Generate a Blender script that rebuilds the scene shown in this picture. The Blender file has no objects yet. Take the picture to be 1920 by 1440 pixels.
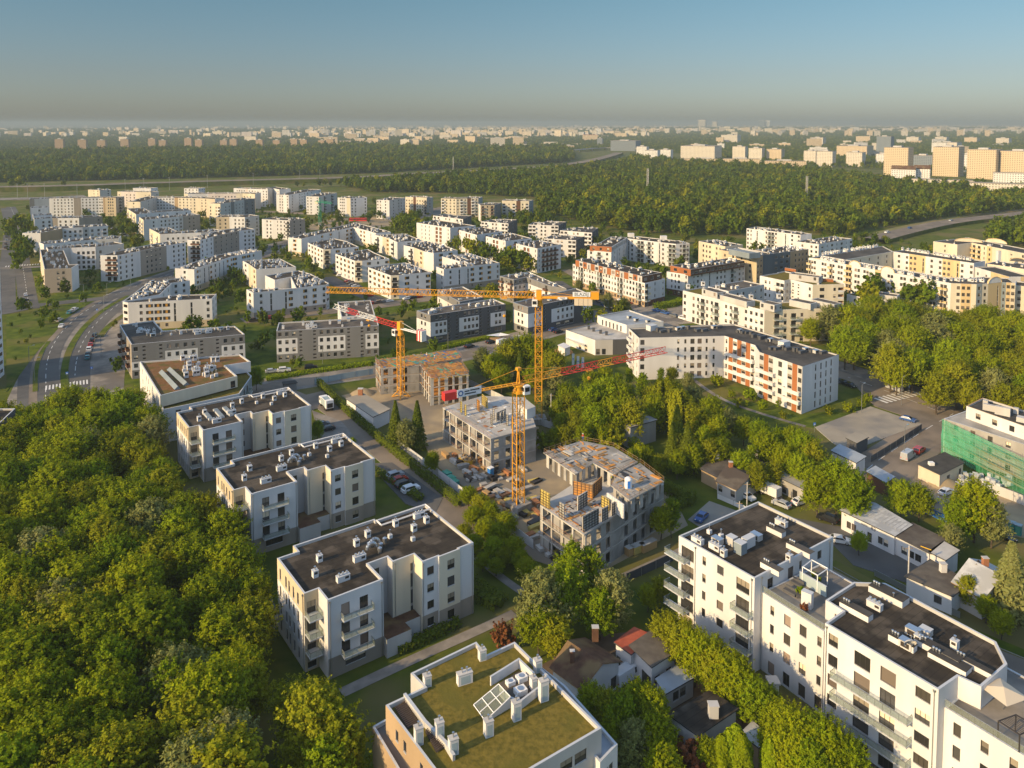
import bpy, math, random
import numpy as np
from mathutils import Matrix, Vector
R = math.radians
rnd = random.Random(7)
C = bpy.context.scene.collection
S = bpy.context.scene

# ---------------------------------------------------------------- camera
H, F, PIT = 90.0, 1450.0, R(3.7)
CX, V0 = 960.0, 230 + 1450.0 * math.tan(R(3.7))
cp, sp = math.cos(PIT), math.sin(PIT)
cam = bpy.data.cameras.new('camera'); camo = bpy.data.objects.new('camera', cam); C.objects.link(camo)
cam.sensor_width = 36; cam.lens = F / 1920 * 36; cam.shift_y = -(720 - V0) / 1920
cam.clip_start = 1; cam.clip_end = 120000
camo.location = (0, 0, H); camo.rotation_euler = (R(90) - PIT, 0, 0)
S.camera = camo

# ---------------------------------------------------------------- sky, sun, exposure
SUN_EL, SUN_TRAVEL = R(22), R(57.5)      # light travels towards this azimuth (from +Y towards +X)
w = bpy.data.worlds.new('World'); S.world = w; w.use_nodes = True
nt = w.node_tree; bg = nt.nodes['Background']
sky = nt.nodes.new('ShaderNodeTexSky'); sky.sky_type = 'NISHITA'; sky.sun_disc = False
sky.sun_elevation = SUN_EL; sky.sun_rotation = SUN_TRAVEL + math.pi
sky.altitude = 90; sky.air_density = 1.0; sky.dust_density = 0.8; sky.ozone_density = 1.0
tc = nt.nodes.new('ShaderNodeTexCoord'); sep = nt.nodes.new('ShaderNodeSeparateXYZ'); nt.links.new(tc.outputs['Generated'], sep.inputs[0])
rp = nt.nodes.new('ShaderNodeValToRGB'); e = rp.color_ramp.elements          # sky tint: dimmed and greyer low down, brightened overhead as added fill light
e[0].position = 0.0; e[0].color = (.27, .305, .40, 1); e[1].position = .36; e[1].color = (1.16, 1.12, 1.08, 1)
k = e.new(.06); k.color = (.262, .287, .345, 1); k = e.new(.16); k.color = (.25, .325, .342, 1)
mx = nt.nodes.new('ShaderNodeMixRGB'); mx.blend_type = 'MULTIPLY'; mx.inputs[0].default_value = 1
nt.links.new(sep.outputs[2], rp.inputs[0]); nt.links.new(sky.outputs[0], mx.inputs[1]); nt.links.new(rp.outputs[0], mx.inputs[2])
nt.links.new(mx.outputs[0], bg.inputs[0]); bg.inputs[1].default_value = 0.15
sun = bpy.data.lights.new('sun', 'SUN'); sun.energy = 3.6; sun.angle = R(0.5); sun.color = (1.0, 0.725, 0.37)
suno = bpy.data.objects.new('sun', sun); C.objects.link(suno)
ld = Vector((math.sin(SUN_TRAVEL) * math.cos(SUN_EL), math.cos(SUN_TRAVEL) * math.cos(SUN_EL), -math.sin(SUN_EL)))
suno.rotation_euler = ld.to_track_quat('-Z', 'Y').to_euler(); suno.location = (-200, -150, 300)
S.view_settings.view_transform = 'Standard'; S.view_settings.look = 'None'
S.view_settings.exposure = 0.74; S.view_settings.gamma = 1.0
cy = S.cycles
cy.max_bounces = 5; cy.diffuse_bounces = 2; cy.glossy_bounces = 2; cy.transmission_bounces = 2
cy.transparent_max_bounces = 8; cy.volume_bounces = 0
cy.use_denoising = True
try: cy.denoiser = 'OPENIMAGEDENOISE'
except Exception: pass
S.render.threads_mode = 'AUTO'

# ---------------------------------------------------------------- helpers
def G(u, v, z=0.0):
    """photo pixel -> place on the level z"""
    a = (u - CX) / F; b = (v - V0) / F
    t = (z - H) / (-sp - b * cp)
    return (a * t, (cp - b * sp) * t)
def GV(u, v, z=0.0):
    p = G(u, v, z); return Vector((p[0], p[1], z))

class MB:
    def __init__(s): s.v = []; s.f = []; s.m = []; s.mats = []
    def mi(s, m):
        if m not in s.mats: s.mats.append(m)
        return s.mats.index(m)
    def quad(s, a, b, c, d, m):
        i = len(s.v); s.v += [a, b, c, d]; s.f.append((i, i+1, i+2, i+3)); s.m.append(s.mi(m))
    def poly(s, pts, m):
        i = len(s.v); s.v += list(pts); s.f.append(tuple(range(i, i+len(pts)))); s.m.append(s.mi(m))
    def box(s, x0, y0, z0, x1, y1, z1, m, M=None, bottom=True):
        p = [Vector(q) for q in ((x0,y0,z0),(x1,y0,z0),(x1,y1,z0),(x0,y1,z0),(x0,y0,z1),(x1,y0,z1),(x1,y1,z1),(x0,y1,z1))]
        if M is not None: p = [M @ q for q in p]
        i = len(s.v); s.v += [tuple(q) for q in p]; k = s.mi(m)
        fs = [(4,5,6,7),(0,1,5,4),(1,2,6,5),(2,3,7,6),(3,0,4,7)] + ([(3,2,1,0)] if bottom else [])
        for f in fs: s.f.append(tuple(i+j for j in f)); s.m.append(k)
    def bar(s, a, b, r, m, n=4):
        a = Vector(a); b = Vector(b); d = (b - a)
        if d.length < 1e-6: return
        d.normalize(); u = d.orthogonal().normalized(); w_ = d.cross(u); i = len(s.v); k = s.mi(m)
        for P in (a, b):
            for j in range(n):
                t = 2*math.pi*(j+.5)/n; s.v.append(tuple(P + u*(r*math.cos(t)) + w_*(r*math.sin(t))))
        for j in range(n):
            j2 = (j+1) % n; s.f.append((i+j, i+j2, i+n+j2, i+n+j)); s.m.append(k)
        s.f.append(tuple(i+n+j for j in range(n))); s.m.append(k); s.f.append(tuple(i+n-1-j for j in range(n))); s.m.append(k)
    def lathe(s, prof, m, n=10, M=None):
        i = len(s.v); k = s.mi(m)
        for r, z in prof:
            for j in range(n):
                t = 2*math.pi*j/n; p = Vector((r*math.cos(t), r*math.sin(t), z)); s.v.append(tuple(M @ p if M is not None else p))
        for q in range(len(prof)-1):
            for j in range(n):
                j2 = (j+1) % n; s.f.append((i+q*n+j, i+q*n+j2, i+(q+1)*n+j2, i+(q+1)*n+j)); s.m.append(k)
        e = len(prof)-1; s.f.append(tuple(i+e*n+j for j in range(n))); s.m.append(k)
    def prism(s, pts, z0, z1, m, mt=None):
        n = len(pts)
        for j in range(n):
            a, b = pts[j], pts[(j+1) % n]
            s.quad((a[0],a[1],z0),(b[0],b[1],z0),(b[0],b[1],z1),(a[0],a[1],z1), m)
        s.poly([(p[0],p[1],z1) for p in pts], mt or m); s.poly([(p[0],p[1],z0) for p in reversed(pts)], m)
    def mesh(s, name, smooth=False):
        me = bpy.data.meshes.new(name); me.from_pydata(s.v, [], s.f)
        for m in s.mats: me.materials.append(MAT[m])
        me.polygons.foreach_set('material_index', s.m)
        if smooth: me.polygons.foreach_set('use_smooth', [True]*len(s.f))
        me.update(); return me
    def build(s, name, parent=None, smooth=False):
        return ob(name, s.mesh(name, smooth), parent)

def ob(name, me, parent=None, M=None):
    o = bpy.data.objects.new(name, me); C.objects.link(o)
    if parent is not None: o.parent = parent
    if M is not None: o.matrix_local = M
    return o
def tag(o, label=None, cat=None, group=None, kind=None):
    if label: o['label'] = label
    if cat: o['category'] = cat
    if group: o['group'] = group
    if kind: o['kind'] = kind
    return o
def thing(name, label, cat, loc=(0,0,0), rz=0, group=None):
    o = bpy.data.objects.new(name, None); C.objects.link(o); o.empty_display_size = .5
    o.location = loc; o.rotation_euler = (0, 0, rz); return tag(o, label, cat, group)
def copy_tree(o, parent=None):
    c = o.copy(); C.objects.link(c)
    if parent is not None: c.parent = parent
    for ch in list(o.children): copy_tree(ch, c)
    return c
def inpoly(x, y, P):
    c = False; n = len(P); j = n-1
    for i in range(n):
        xi, yi = P[i][0], P[i][1]; xj, yj = P[j][0], P[j][1]
        if (yi > y) != (yj > y) and x < (xj-xi)*(y-yi)/(yj-yi)+xi: c = not c
        j = i
    return c
def area(P): return .5*sum(P[i][0]*P[(i+1)%len(P)][1]-P[(i+1)%len(P)][0]*P[i][1] for i in range(len(P)))
def offset(P, d, closed=True):
    """move every vertex of a CCW outline inwards by d (mitred); open: to the left"""
    n = len(P); out = []
    for i in range(n):
        p = Vector(P[i][:2]); a = Vector(P[i-1][:2]) if (closed or i > 0) else None; b = Vector(P[(i+1) % n][:2]) if (closed or i < n-1) else None
        n1 = n2 = None
        if a is not None: e = (p-a).normalized(); n1 = Vector((-e.y, e.x))
        if b is not None: e = (b-p).normalized(); n2 = Vector((-e.y, e.x))
        if n1 is None: n1 = n2
        if n2 is None: n2 = n1
        m = (n1+n2); k = m.length_squared/2
        out.append(tuple(p + m*(d/max(k, .35))))
    return out

# ---------------------------------------------------------------- materials
MAT = {}
def newmat(name):
    m = bpy.data.materials.new(name); m.use_nodes = True; MAT[name] = m
    return m, m.node_tree, m.node_tree.nodes['Principled BSDF']
def noise_mat(name, c1, c2, scale=.5, rough=.85, c3=None, scale2=.06, spec=.3, metal=0.0, detail=4, obj=False, bump=0, stretch=None):
    m, nt, b = newmat(name); N = nt.nodes.new; L = nt.links.new
    g = N('ShaderNodeNewGeometry') if not obj else N('ShaderNodeTexCoord')
    src = g.outputs['Position'] if not obj else g.outputs['Object']
    if stretch:
        mp = N('ShaderNodeMapping'); mp.inputs['Scale'].default_value = stretch; L(src, mp.inputs[0]); src = mp.outputs[0]
    n1 = N('ShaderNodeTexNoise'); n1.inputs['Scale'].default_value = scale; n1.inputs['Detail'].default_value = detail; L(src, n1.inputs['Vector'])
    r1 = N('ShaderNodeValToRGB'); r1.color_ramp.elements[0].position = .35; r1.color_ramp.elements[1].position = .65
    r1.color_ramp.elements[0].color = (*c1, 1); r1.color_ramp.elements[1].color = (*c2, 1); L(n1.outputs['Fac'], r1.inputs[0]); out = r1.outputs[0]
    if c3 is not None:
        n2 = N('ShaderNodeTexNoise'); n2.inputs['Scale'].default_value = scale2; n2.inputs['Detail'].default_value = 3; L(src, n2.inputs['Vector'])
        r2 = N('ShaderNodeValToRGB'); r2.color_ramp.elements[0].position = .48; r2.color_ramp.elements[1].position = .6; L(n2.outputs['Fac'], r2.inputs[0])
        mx = N('ShaderNodeMixRGB'); L(r2.outputs[0], mx.inputs[0]); L(out, mx.inputs[1]); mx.inputs[2].default_value = (*c3, 1); out = mx.outputs[0]
    L(out, b.inputs['Base Color']); b.inputs['Roughness'].default_value = rough
    b.inputs['Specular IOR Level'].default_value = spec; b.inputs['Metallic'].default_value = metal
    if bump:
        bp = N('ShaderNodeBump'); bp.inputs['Strength'].default_value = bump; bp.inputs['Distance'].default_value = .1; L(n1.outputs['Fac'], bp.inputs['Height']); L(bp.outputs[0], b.inputs['Normal'])
    return m
def wall_mat(name, c, var=.085):
    a = tuple(x*(1-var) for x in c); b = tuple(min(1, x*(1+var*.4)) for x in c)
    return noise_mat(name, a, b, .35, .9, tuple(x*(1-var*1.6) for x in c), .11, .15, stretch=(1, 1, .12))
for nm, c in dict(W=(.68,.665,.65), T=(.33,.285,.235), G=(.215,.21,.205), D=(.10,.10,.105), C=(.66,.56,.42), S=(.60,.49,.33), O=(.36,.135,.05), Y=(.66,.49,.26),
                  K=(.36,.34,.31), B=(.15,.075,.045), P=(.68,.60,.54), N=(.52,.50,.47), A=(.10,.125,.145), L=(.36,.44,.46), I=(.70,.62,.47), Q=(.42,.30,.18), Z=(.24,.28,.30)).items(): wall_mat(nm, c)
def simple(name, c, rough=.6, metal=0, spec=.4, alpha=None):
    m, nt, b = newmat(name); b.inputs['Base Color'].default_value = (*c, 1); b.inputs['Roughness'].default_value = rough
    b.inputs['Metallic'].default_value = metal; b.inputs['Specular IOR Level'].default_value = spec
    return m
noise_mat('bitumen', (.033,.027,.021), (.056,.045,.034), .5, .92, (.098,.08,.061), .28, .2)
m = MAT['bitumen']; nt = m.node_tree; pb = nt.nodes['Principled BSDF']; src = pb.inputs['Base Color'].links[0].from_socket; gm = nt.nodes.new('ShaderNodeNewGeometry'); mp = nt.nodes.new('ShaderNodeMapping'); mp.inputs['Rotation'].default_value = (0, 0, R(-36)); bk = nt.nodes.new('ShaderNodeTexBrick')
bk.inputs['Scale'].default_value = 1; bk.inputs['Brick Width'].default_value = 9; bk.inputs['Row Height'].default_value = 1.1; bk.inputs['Mortar Size'].default_value = .035; bk.inputs['Color1'].default_value = (1,1,1,1); bk.inputs['Color2'].default_value = (.78,.78,.78,1); bk.inputs['Mortar'].default_value = (.45,.45,.45,1)
mx = nt.nodes.new('ShaderNodeMixRGB'); mx.blend_type = 'MULTIPLY'; mx.inputs[0].default_value = 1; nt.links.new(gm.outputs['Position'], mp.inputs[0]); nt.links.new(mp.outputs[0], bk.inputs[0]); nt.links.new(src, mx.inputs[1]); nt.links.new(bk.outputs[0], mx.inputs[2]); nt.links.new(mx.outputs[0], pb.inputs['Base Color'])
noise_mat('bitumen_grey', (.048,.044,.04), (.072,.066,.059), .5, .9, (.095,.086,.076), .1, .2)
noise_mat('roof_sheet', (.30,.33,.36), (.36,.385,.41), .3, .6, (.25,.27,.29), .1, .4)
noise_mat('sedum', (.115,.095,.018), (.20,.15,.03), 1.6, .95, (.135,.115,.022), .18, .1, bump=.8, detail=9)
noise_mat('sedum_red', (.17,.085,.035), (.22,.115,.05), 1.0, .95, (.13,.10,.03), .3, .1, bump=.5)
simple('coping', (.52,.53,.54), .5)
simple('coping_dark', (.06,.062,.066), .5)
simple('metal', (.55,.56,.57), .35, .9)
simple('rail', (.30,.31,.31), .4, .6)
simple('white', (.78,.77,.75), .6)
simple('frame', (.035,.03,.028), .5)
simple('frame_white', (.7,.7,.68), .5)
simple('timber', (.42,.26,.11), .7)
simple('orange', (.38,.145,.04), .7)
simple('amber', (.55,.27,.035), .7)
simple('brown_door', (.11,.07,.05), .6)
def glass_mat(name, ca, cb, rough=.08):
    m, nt, b = newmat(name); N = nt.nodes.new
    oi = N('ShaderNodeObjectInfo'); r = N('ShaderNodeValToRGB'); r.color_ramp.interpolation = 'CONSTANT'
    e = r.color_ramp.elements; e[0].color = (*ca, 1); e[1].position = .55; e[1].color = (*cb, 1)
    x = e.new(.8); x.color = (ca[0]*2.6, ca[1]*2.6, ca[2]*2.6, 1)
    nt.links.new(oi.outputs['Random'], r.inputs[0]); nt.links.new(r.outputs[0], b.inputs['Base Color'])
    b.inputs['Roughness'].default_value = rough; b.inputs['Specular IOR Level'].default_value = .5
glass_mat('glass', (.030,.029,.028), (.075,.066,.055)); glass_mat('blind', (.30,.25,.18), (.18,.15,.115), .6); glass_mat('shutter', (.12,.09,.07), (.16,.125,.095), .6)
m = simple('balcony_glass', (.30,.33,.28), .2, 0, .5); nt = m.node_tree; tr = nt.nodes.new('ShaderNodeBsdfTransparent'); tr.inputs[0].default_value = (.86,.92,.86,1); ms = nt.nodes.new('ShaderNodeMixShader'); ms.inputs[0].default_value = .42
nt.links.new(tr.outputs[0], ms.inputs[1]); nt.links.new(nt.nodes['Principled BSDF'].outputs[0], ms.inputs[2]); nt.links.new(ms.outputs[0], nt.nodes['Material Output'].inputs[0])
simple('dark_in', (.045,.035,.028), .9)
noise_mat('concrete', (.30,.285,.26), (.40,.375,.34), .35, .9, (.24,.225,.2), .15, .2)
noise_mat('concrete_light', (.44,.42,.38), (.54,.51,.46), .3, .9, (.37,.34,.3), .12, .2)
noise_mat('plywood', (.46,.21,.05), (.60,.27,.06), .8, .85, (.28,.17,.08), .3, .2)
noise_mat('block_yellow', (.46,.36,.10), (.56,.42,.12), 1.5, .8)
noise_mat('rebar_rust', (.33,.14,.06), (.42,.19,.08), 1.0, .9)
noise_mat('net_teal', (.05,.27,.17), (.09,.33,.24), .8, .8)
simple('blue_tarp', (.05,.16,.32), .6)
noise_mat('asphalt', (.085,.083,.080), (.115,.11,.104), .25, .9, (.13,.124,.115), .04, .25)
noise_mat('asphalt_old', (.165,.138,.11), (.22,.18,.14), .2, .92, (.26,.21,.16), .05, .2)
noise_mat('paving', (.23,.205,.175), (.30,.265,.225), .6, .92, (.155,.14,.125), .09, .2)
noise_mat('yard', (.30,.235,.15), (.42,.32,.19), .15, .95, (.24,.20,.15), .05, .1, bump=.3)
noise_mat('slab', (.30,.265,.21), (.37,.325,.255), .1, .92, (.22,.205,.185), .06, .2)
simple('marking', (.72,.71,.68), .7)
simple('kerb', (.34,.33,.31), .8)
noise_mat('grass', (.060,.085,.010), (.115,.130,.016), .18, .95, (.15,.13,.045), .035, .1, bump=.6, detail=8)
noise_mat('lawn', (.050,.080,.008), (.115,.145,.014), .22, .95, (.15,.135,.035), .05, .1, bump=.6, detail=8)
noise_mat('field', (.30,.22,.11), (.36,.27,.14), .01, .95, (.16,.17,.06), .004, .1)
noise_mat('soil', (.10,.07,.05), (.15,.11,.075), .4, .95)
noise_mat('bark', (.06,.045,.032), (.11,.085,.06), 2.0, .95)
noise_mat('rust_roof', (.10,.05,.03), (.15,.08,.045), .8, .85, (.20,.13,.06), .25, .2)
noise_mat('red_roof', (.33,.07,.035), (.42,.10,.05), .8, .8)
noise_mat('slate_white', (.42,.42,.41), (.55,.55,.53), .9, .8, (.36,.36,.35), .3)
noise_mat('brown_roof', (.095,.08,.065), (.14,.12,.095), .5, .92, (.075,.06,.05), .15)
noise_mat('brick', (.30,.12,.06), (.38,.17,.085), 2.0, .9)
simple('crane_yellow', (.74,.34,.02), .45)
simple('crane_red', (.62,.04,.03), .45)
simple('crane_white', (.75,.74,.70), .5)
simple('sign_white', (.74,.76,.78), .5)
simple('ink', (.03,.035,.05), .6)
simple('ink_blue', (.04,.12,.35), .6)
simple('sign_blue', (.03,.16,.55), .5)
simple('sign_yellow', (.70,.42,.03), .5)
simple('tyre', (.02,.02,.02), .8)
simple('car_glass', (.02,.024,.028), .1, 0, .6)
for nm, c in dict(white=(.72,.72,.71), silver=(.42,.43,.44), grey=(.16,.165,.17), black=(.018,.018,.02), red=(.42,.03,.02), blue=(.04,.10,.28), brown=(.14,.09,.06), teal=(.05,.22,.24)).items(): simple('car_'+nm, c, .25, .1 if nm != 'white' else 0, .6)
simple('hedge_leaf', (.10,.14,.01), .8)
simple('skin', (.5,.3,.2), .7)
simple('hivis', (.62,.72,.05), .7)
simple('umbrella', (.62,.52,.38), .8)
simple('teal_plastic', (.02,.20,.20), .5)
simple('blue_plastic', (.04,.22,.42), .5)
simple('green_canopy', (.05,.30,.15), .6)
noise_mat('bag_grey', (.42,.43,.44), (.58,.58,.58), 1.2, .6)
m, nt, b = newmat('net_green')
b.inputs['Base Color'].default_value = (.05,.46,.24,1); b.inputs['Roughness'].default_value = .7
tr = nt.nodes.new('ShaderNodeBsdfTransparent'); ms = nt.nodes.new('ShaderNodeMixShader'); nz = nt.nodes.new('ShaderNodeTexNoise'); nz.inputs['Scale'].default_value = .8; mr = nt.nodes.new('ShaderNodeMapRange'); mr.inputs[1].default_value = .35; mr.inputs[2].default_value = .65; mr.inputs[3].default_value = .12; mr.inputs[4].default_value = .55; nt.links.new(nz.outputs[0], mr.inputs[0]); nt.links.new(mr.outputs[0], ms.inputs[0])
nt.links.new(tr.outputs[0], ms.inputs[1]); nt.links.new(b.outputs[0], ms.inputs[2]); nt.links.new(ms.outputs[0], nt.nodes['Material Output'].inputs[0])
# facades of the far towers: a grid of windows is their surface pattern
def tower_mat(name, wall, win, sx=3.2, sz=2.9):
    m, nt, b = newmat(name); N = nt.nodes.new; L = nt.links.new
    tc = N('ShaderNodeTexCoord'); sep = N('ShaderNodeSeparateXYZ'); L(tc.outputs['UV'], sep.inputs[0])
    def band(src, per, lo, hi):
        d = N('ShaderNodeMath'); d.operation = 'DIVIDE'; d.inputs[1].default_value = per; L(src, d.inputs[0])
        f = N('ShaderNodeMath'); f.operation = 'FRACT'; L(d.outputs[0], f.inputs[0])
        a = N('ShaderNodeMath'); a.operation = 'GREATER_THAN'; a.inputs[1].default_value = lo; L(f.outputs[0], a.inputs[0])
        c = N('ShaderNodeMath'); c.operation = 'LESS_THAN'; c.inputs[1].default_value = hi; L(f.outputs[0], c.inputs[0])
        e = N('ShaderNodeMath'); e.operation = 'MULTIPLY'; L(a.outputs[0], e.inputs[0]); L(c.outputs[0], e.inputs[1]); return e.outputs[0]
    q = N('ShaderNodeMath'); q.operation = 'MULTIPLY'; L(band(sep.outputs[0], sx, .25, .72), q.inputs[0]); L(band(sep.outputs[1], sz, .35, .8), q.inputs[1])
    mx = N('ShaderNodeMixRGB'); L(q.outputs[0], mx.inputs[0]); mx.inputs[1].default_value = (*wall, 1); mx.inputs[2].default_value = (*win, 1)
    L(mx.outputs[0], b.inputs['Base Color']); b.inputs['Roughness'].default_value = .85; b.inputs['Specular IOR Level'].default_value = .15
tower_mat('tower_sand', (.62,.50,.34), (.26,.20,.14)); tower_mat('tower_pale', (.66,.60,.50), (.24,.21,.18)); tower_mat('tower_brown', (.40,.29,.19), (.17,.12,.085)); tower_mat('tower_white', (.72,.70,.66), (.22,.22,.22)); tower_mat('tower_glass', (.22,.25,.28), (.08,.10,.12))
LEAF = (1.02, 1.04)
# leaves: colour by leaf, by tree, light passes through
def leaf_mat(name, c_dark, c_mid, c_light, trans=.35):
    trans *= .6; c_dark, c_mid, c_light = [(c[0]*LEAF[0], c[1]*LEAF[1], c[2]) for c in (c_dark, c_mid, c_light)]
    m, nt, b = newmat(name); N = nt.nodes.new; L = nt.links.new
    at = N('ShaderNodeAttribute'); at.attribute_name = 'tint'
    oi = N('ShaderNodeObjectInfo'); ad = N('ShaderNodeMath'); ad.operation = 'MULTIPLY_ADD'; ad.inputs[1].default_value = .55
    ml = N('ShaderNodeMath'); ml.operation = 'MULTIPLY'; ml.inputs[1].default_value = .45; L(oi.outputs['Random'], ml.inputs[0])
    L(at.outputs['Fac'], ad.inputs[0]); L(ml.outputs[0], ad.inputs[2])
    r = N('ShaderNodeValToRGB'); e = r.color_ramp.elements; e[0].color = (*c_dark, 1); e[1].color = (*c_light, 1); k = e.new(.5); k.color = (*c_mid, 1)
    L(ad.outputs[0], r.inputs[0]); L(r.outputs[0], b.inputs['Base Color']); b.inputs['Roughness'].default_value = .6; b.inputs['Specular IOR Level'].default_value = .06
    t = N('ShaderNodeBsdfTranslucent'); L(r.outputs[0], t.inputs[0]); mxs = N('ShaderNodeMixShader'); mxs.inputs[0].default_value = trans
    L(b.outputs[0], mxs.inputs[1]); L(t.outputs[0], mxs.inputs[2]); L(mxs.outputs[0], nt.nodes['Material Output'].inputs[0])
leaf_mat('leaf', (.11,.155,.002), (.235,.275,.004), (.36,.37,.007), .5)
leaf_mat('leaf_olive', (.14,.155,.004), (.25,.26,.008), (.36,.35,.015), .48)
leaf_mat('leaf_silver', (.15,.165,.045), (.23,.24,.07), (.31,.30,.11), .4)
leaf_mat('leaf_bright', (.12,.18,.003), (.22,.29,.006), (.34,.39,.010), .5)
leaf_mat('leaf_dark', (.065,.095,.008), (.11,.14,.010), (.16,.18,.014))
leaf_mat('leaf_rust', (.16,.045,.02), (.22,.075,.03), (.20,.12,.04))
leaf_mat('leaf_far', (.038,.078,.006), (.11,.165,.008), (.25,.285,.012), .4)

# ---------------------------------------------------------------- ground, roads, lawns
def ground():
    rs = [0, 15, 40, 80, 130, 200, 300, 450, 700, 1000, 1500, 2200, 3200, 5000, 8000, 13000, 20000, 32000, 60000]; n = 48
    b = MB(); b.v = [(0, 0, 0)]
    for r in rs[1:]:
        for j in range(n): b.v.append((r*math.cos(2*math.pi*j/n), r*math.sin(2*math.pi*j/n), 0))
    for j in range(n): b.f.append((0, 1+j, 1+(j+1) % n)); b.m.append(b.mi('grass'))
    for q in range(len(rs)-2):
        for j in range(n): b.f.append((1+q*n+j, 1+(q+1)*n+j, 1+(q+1)*n+(j+1) % n, 1+q*n+(j+1) % n)); b.m.append(0)
    o = b.build('ground'); o['kind'] = 'structure'
ground()
LEVEL = [0]; WAYS = []; HWAY = []
def sheet(name, P, mat, z, edge=None):
    """a flat patch of ground; an edge gives it a kerb"""
    b = MB(); P = list(P)
    if area(P) < 0: P.reverse()
    LEVEL[0] += 1; z = z + (LEVEL[0] % 12)*.0045
    b.poly([(p[0], p[1], z) for p in P], mat)
    for i in range(len(P)):
        a, c = P[i], P[(i+1) % len(P)]; b.quad((a[0],a[1],-.05),(c[0],c[1],-.05),(c[0],c[1],z),(a[0],a[1],z), edge or mat)
    o = b.build(name); o['kind'] = 'structure'; return o
def px(pts, z=0): return [G(u, v, z) for u, v in pts]
def smooth(P, it=2):
    for _ in range(it):
        Q = [P[0]]
        for i in range(len(P)-1):
            a, b = P[i], P[i+1]; Q += [(a[0]*.75+b[0]*.25, a[1]*.75+b[1]*.25), (a[0]*.25+b[0]*.75, a[1]*.25+b[1]*.75)]
        P = Q + [P[-1]]
    return P
def strip(name, pts, width, mat, z, edge=None, lines=None):
    P = smooth(px(pts, z if z > 1 else 0)); HWAY.append((P, width)) if name == 'highway' else None; WAYS.append((P, width)) if name in ('road','lane','cycle_path','path') else None; a = offset(P, width/2, False); b_ = offset(P, -width/2, False)
    b = MB(); LEVEL[0] += 1; z = z + (LEVEL[0] % 12)*.0045
    for i in range(len(P)-1):
        b.quad((*b_[i], z), (*b_[i+1], z), (*a[i+1], z), (*a[i], z), mat)
        if edge:
            for q in (a, b_): b.quad((*q[i], -.05), (*q[i+1], -.05), (*q[i+1], z), (*q[i], z), edge)
    o = b.build(name); o['kind'] = 'structure'
    if lines:
        for off, dash in lines:
            l = MB(); Q = offset(P, off, False); acc = 0.0
            for i in range(len(Q)-1):
                p, q = Vector(Q[i]), Vector(Q[i+1]); d = q-p; L = d.length
                if L < 1e-3: continue
                d /= L; n = Vector((-d.y, d.x))*.09; t = 0
                while t < L:
                    s = min(L, t+(4 if dash else L))
                    if not dash or int((acc+t)/4) % 2 == 0:
                        A, B = p+d*t, p+d*s
                        l.quad((*(A-n), z+.02), (*(B-n), z+.02), (*(B+n), z+.02), (*(A+n), z+.02), 'marking')
                    t = s if not dash else t+4
                acc += L
            if l.f: l.build('road_marking')['kind'] = 'structure'
    return o
def zebra(p0, p1, width, n):
    a, b_ = GV(*p0), GV(*p1); d = (b_-a); L = d.length; d.normalize(); nn = Vector((-d.y, d.x, 0))*width/2; l = MB()
    for i in range(n):
        s = a+d*(L*(i+.0)/n); e = a+d*(L*(i+.5)/n); up = Vector((0,0,.135))
        l.quad(tuple(s-nn+up), tuple(e-nn+up), tuple(e+nn+up), tuple(s+nn+up), 'marking')
    l.build('crosswalk_marking')['kind'] = 'structure'

# lawns and yards of the estates
sheet('yard_ground', px([(640,742),(700,726),(893,738),(905,765),(880,790),(1010,800),(1016,850),(1250,905),(1290,985),(1105,1085),(1000,1050),(940,985),(872,915),(812,868),(790,820),(700,775)]), 'yard', .02)
sheet('estate_ground', px([(20,760),(10,520),(50,395),(260,372),(520,380),(760,385),(1000,400),(1120,430),(1290,455),(1300,560),(1180,600),(1060,612),(900,650),(700,690),(500,718)]), 'lawn', .02)
sheet('estate_ground', px([(1060,612),(1180,590),(1300,560),(1300,455),(1420,450),(1600,445),(1930,480),(1930,620),(1700,560),(1560,620),(1590,700),(1500,770),(1320,710),(1180,660)]), 'lawn', .02)
# streets
strip('pavement', [(480,728),(600,708),(720,692),(820,674),(910,653),(1000,628),(1075,606),(1130,585)], 17, 'paving', .03, 'kerb')
strip('road', [(440,738),(500,726),(600,713),(720,696),(820,678),(910,657),(1000,632),(1075,611),(1130,590),(1200,566)], 7.5, 'asphalt_old', .08)
strip('pavement', [(120,760),(135,700),(160,640),(215,580),(300,530),(430,487),(540,460),(650,432),(760,408),(840,392)], 34, 'paving', .03, 'kerb')
strip('road', [(135,765),(140,715),(142,680),(152,645),(178,607),(215,575),(265,543),(335,511),(430,483),(540,456),(650,430),(760,407),(840,392)], 9.5, 'asphalt', .08, None, [(0, True)])
strip('road', [(85,765),(86,720),(86,688),(96,650),(124,612),(164,580),(215,553),(285,525),(420,480)], 8.0, 'asphalt', .08, None, [(0, True)])
strip('road', [(46,765),(46,710),(52,670),(80,640),(110,612)], 4.2, 'asphalt', .08)
strip('cycle_path', [(62,765),(62,710),(70,670),(92,640),(140,590),(200,556)], 2.4, 'asphalt_old', .1)
strip('road', [(-40,592),(20,585),(60,574),(130,566),(195,560),(250,551)], 8.5, 'asphalt', .1)
strip('road', [(55,580),(49,540),(42,495),(37,450),(32,415),(20,388)], 8.5, 'asphalt', .08, None, [(0, True)])
strip('road', [(10,588),(12,540),(14,495),(18,450),(18,415),(10,390)], 8.5, 'asphalt', .08)
for a, b_ in (((-30,505),(78,500)), ((-30,470),(72,462)), ((-30,455),(70,448))): strip('road', [a, b_], 7, 'paving', .12)
strip('grass_verge', [(122,735),(120,690),(132,650),(158,612),(195,580),(240,555)], 2.4, 'lawn', .2, 'kerb')
strip('grass_verge', [(66,735),(66,700),(75,665),(92,640)], 1.5, 'lawn', .2, 'kerb')
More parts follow.
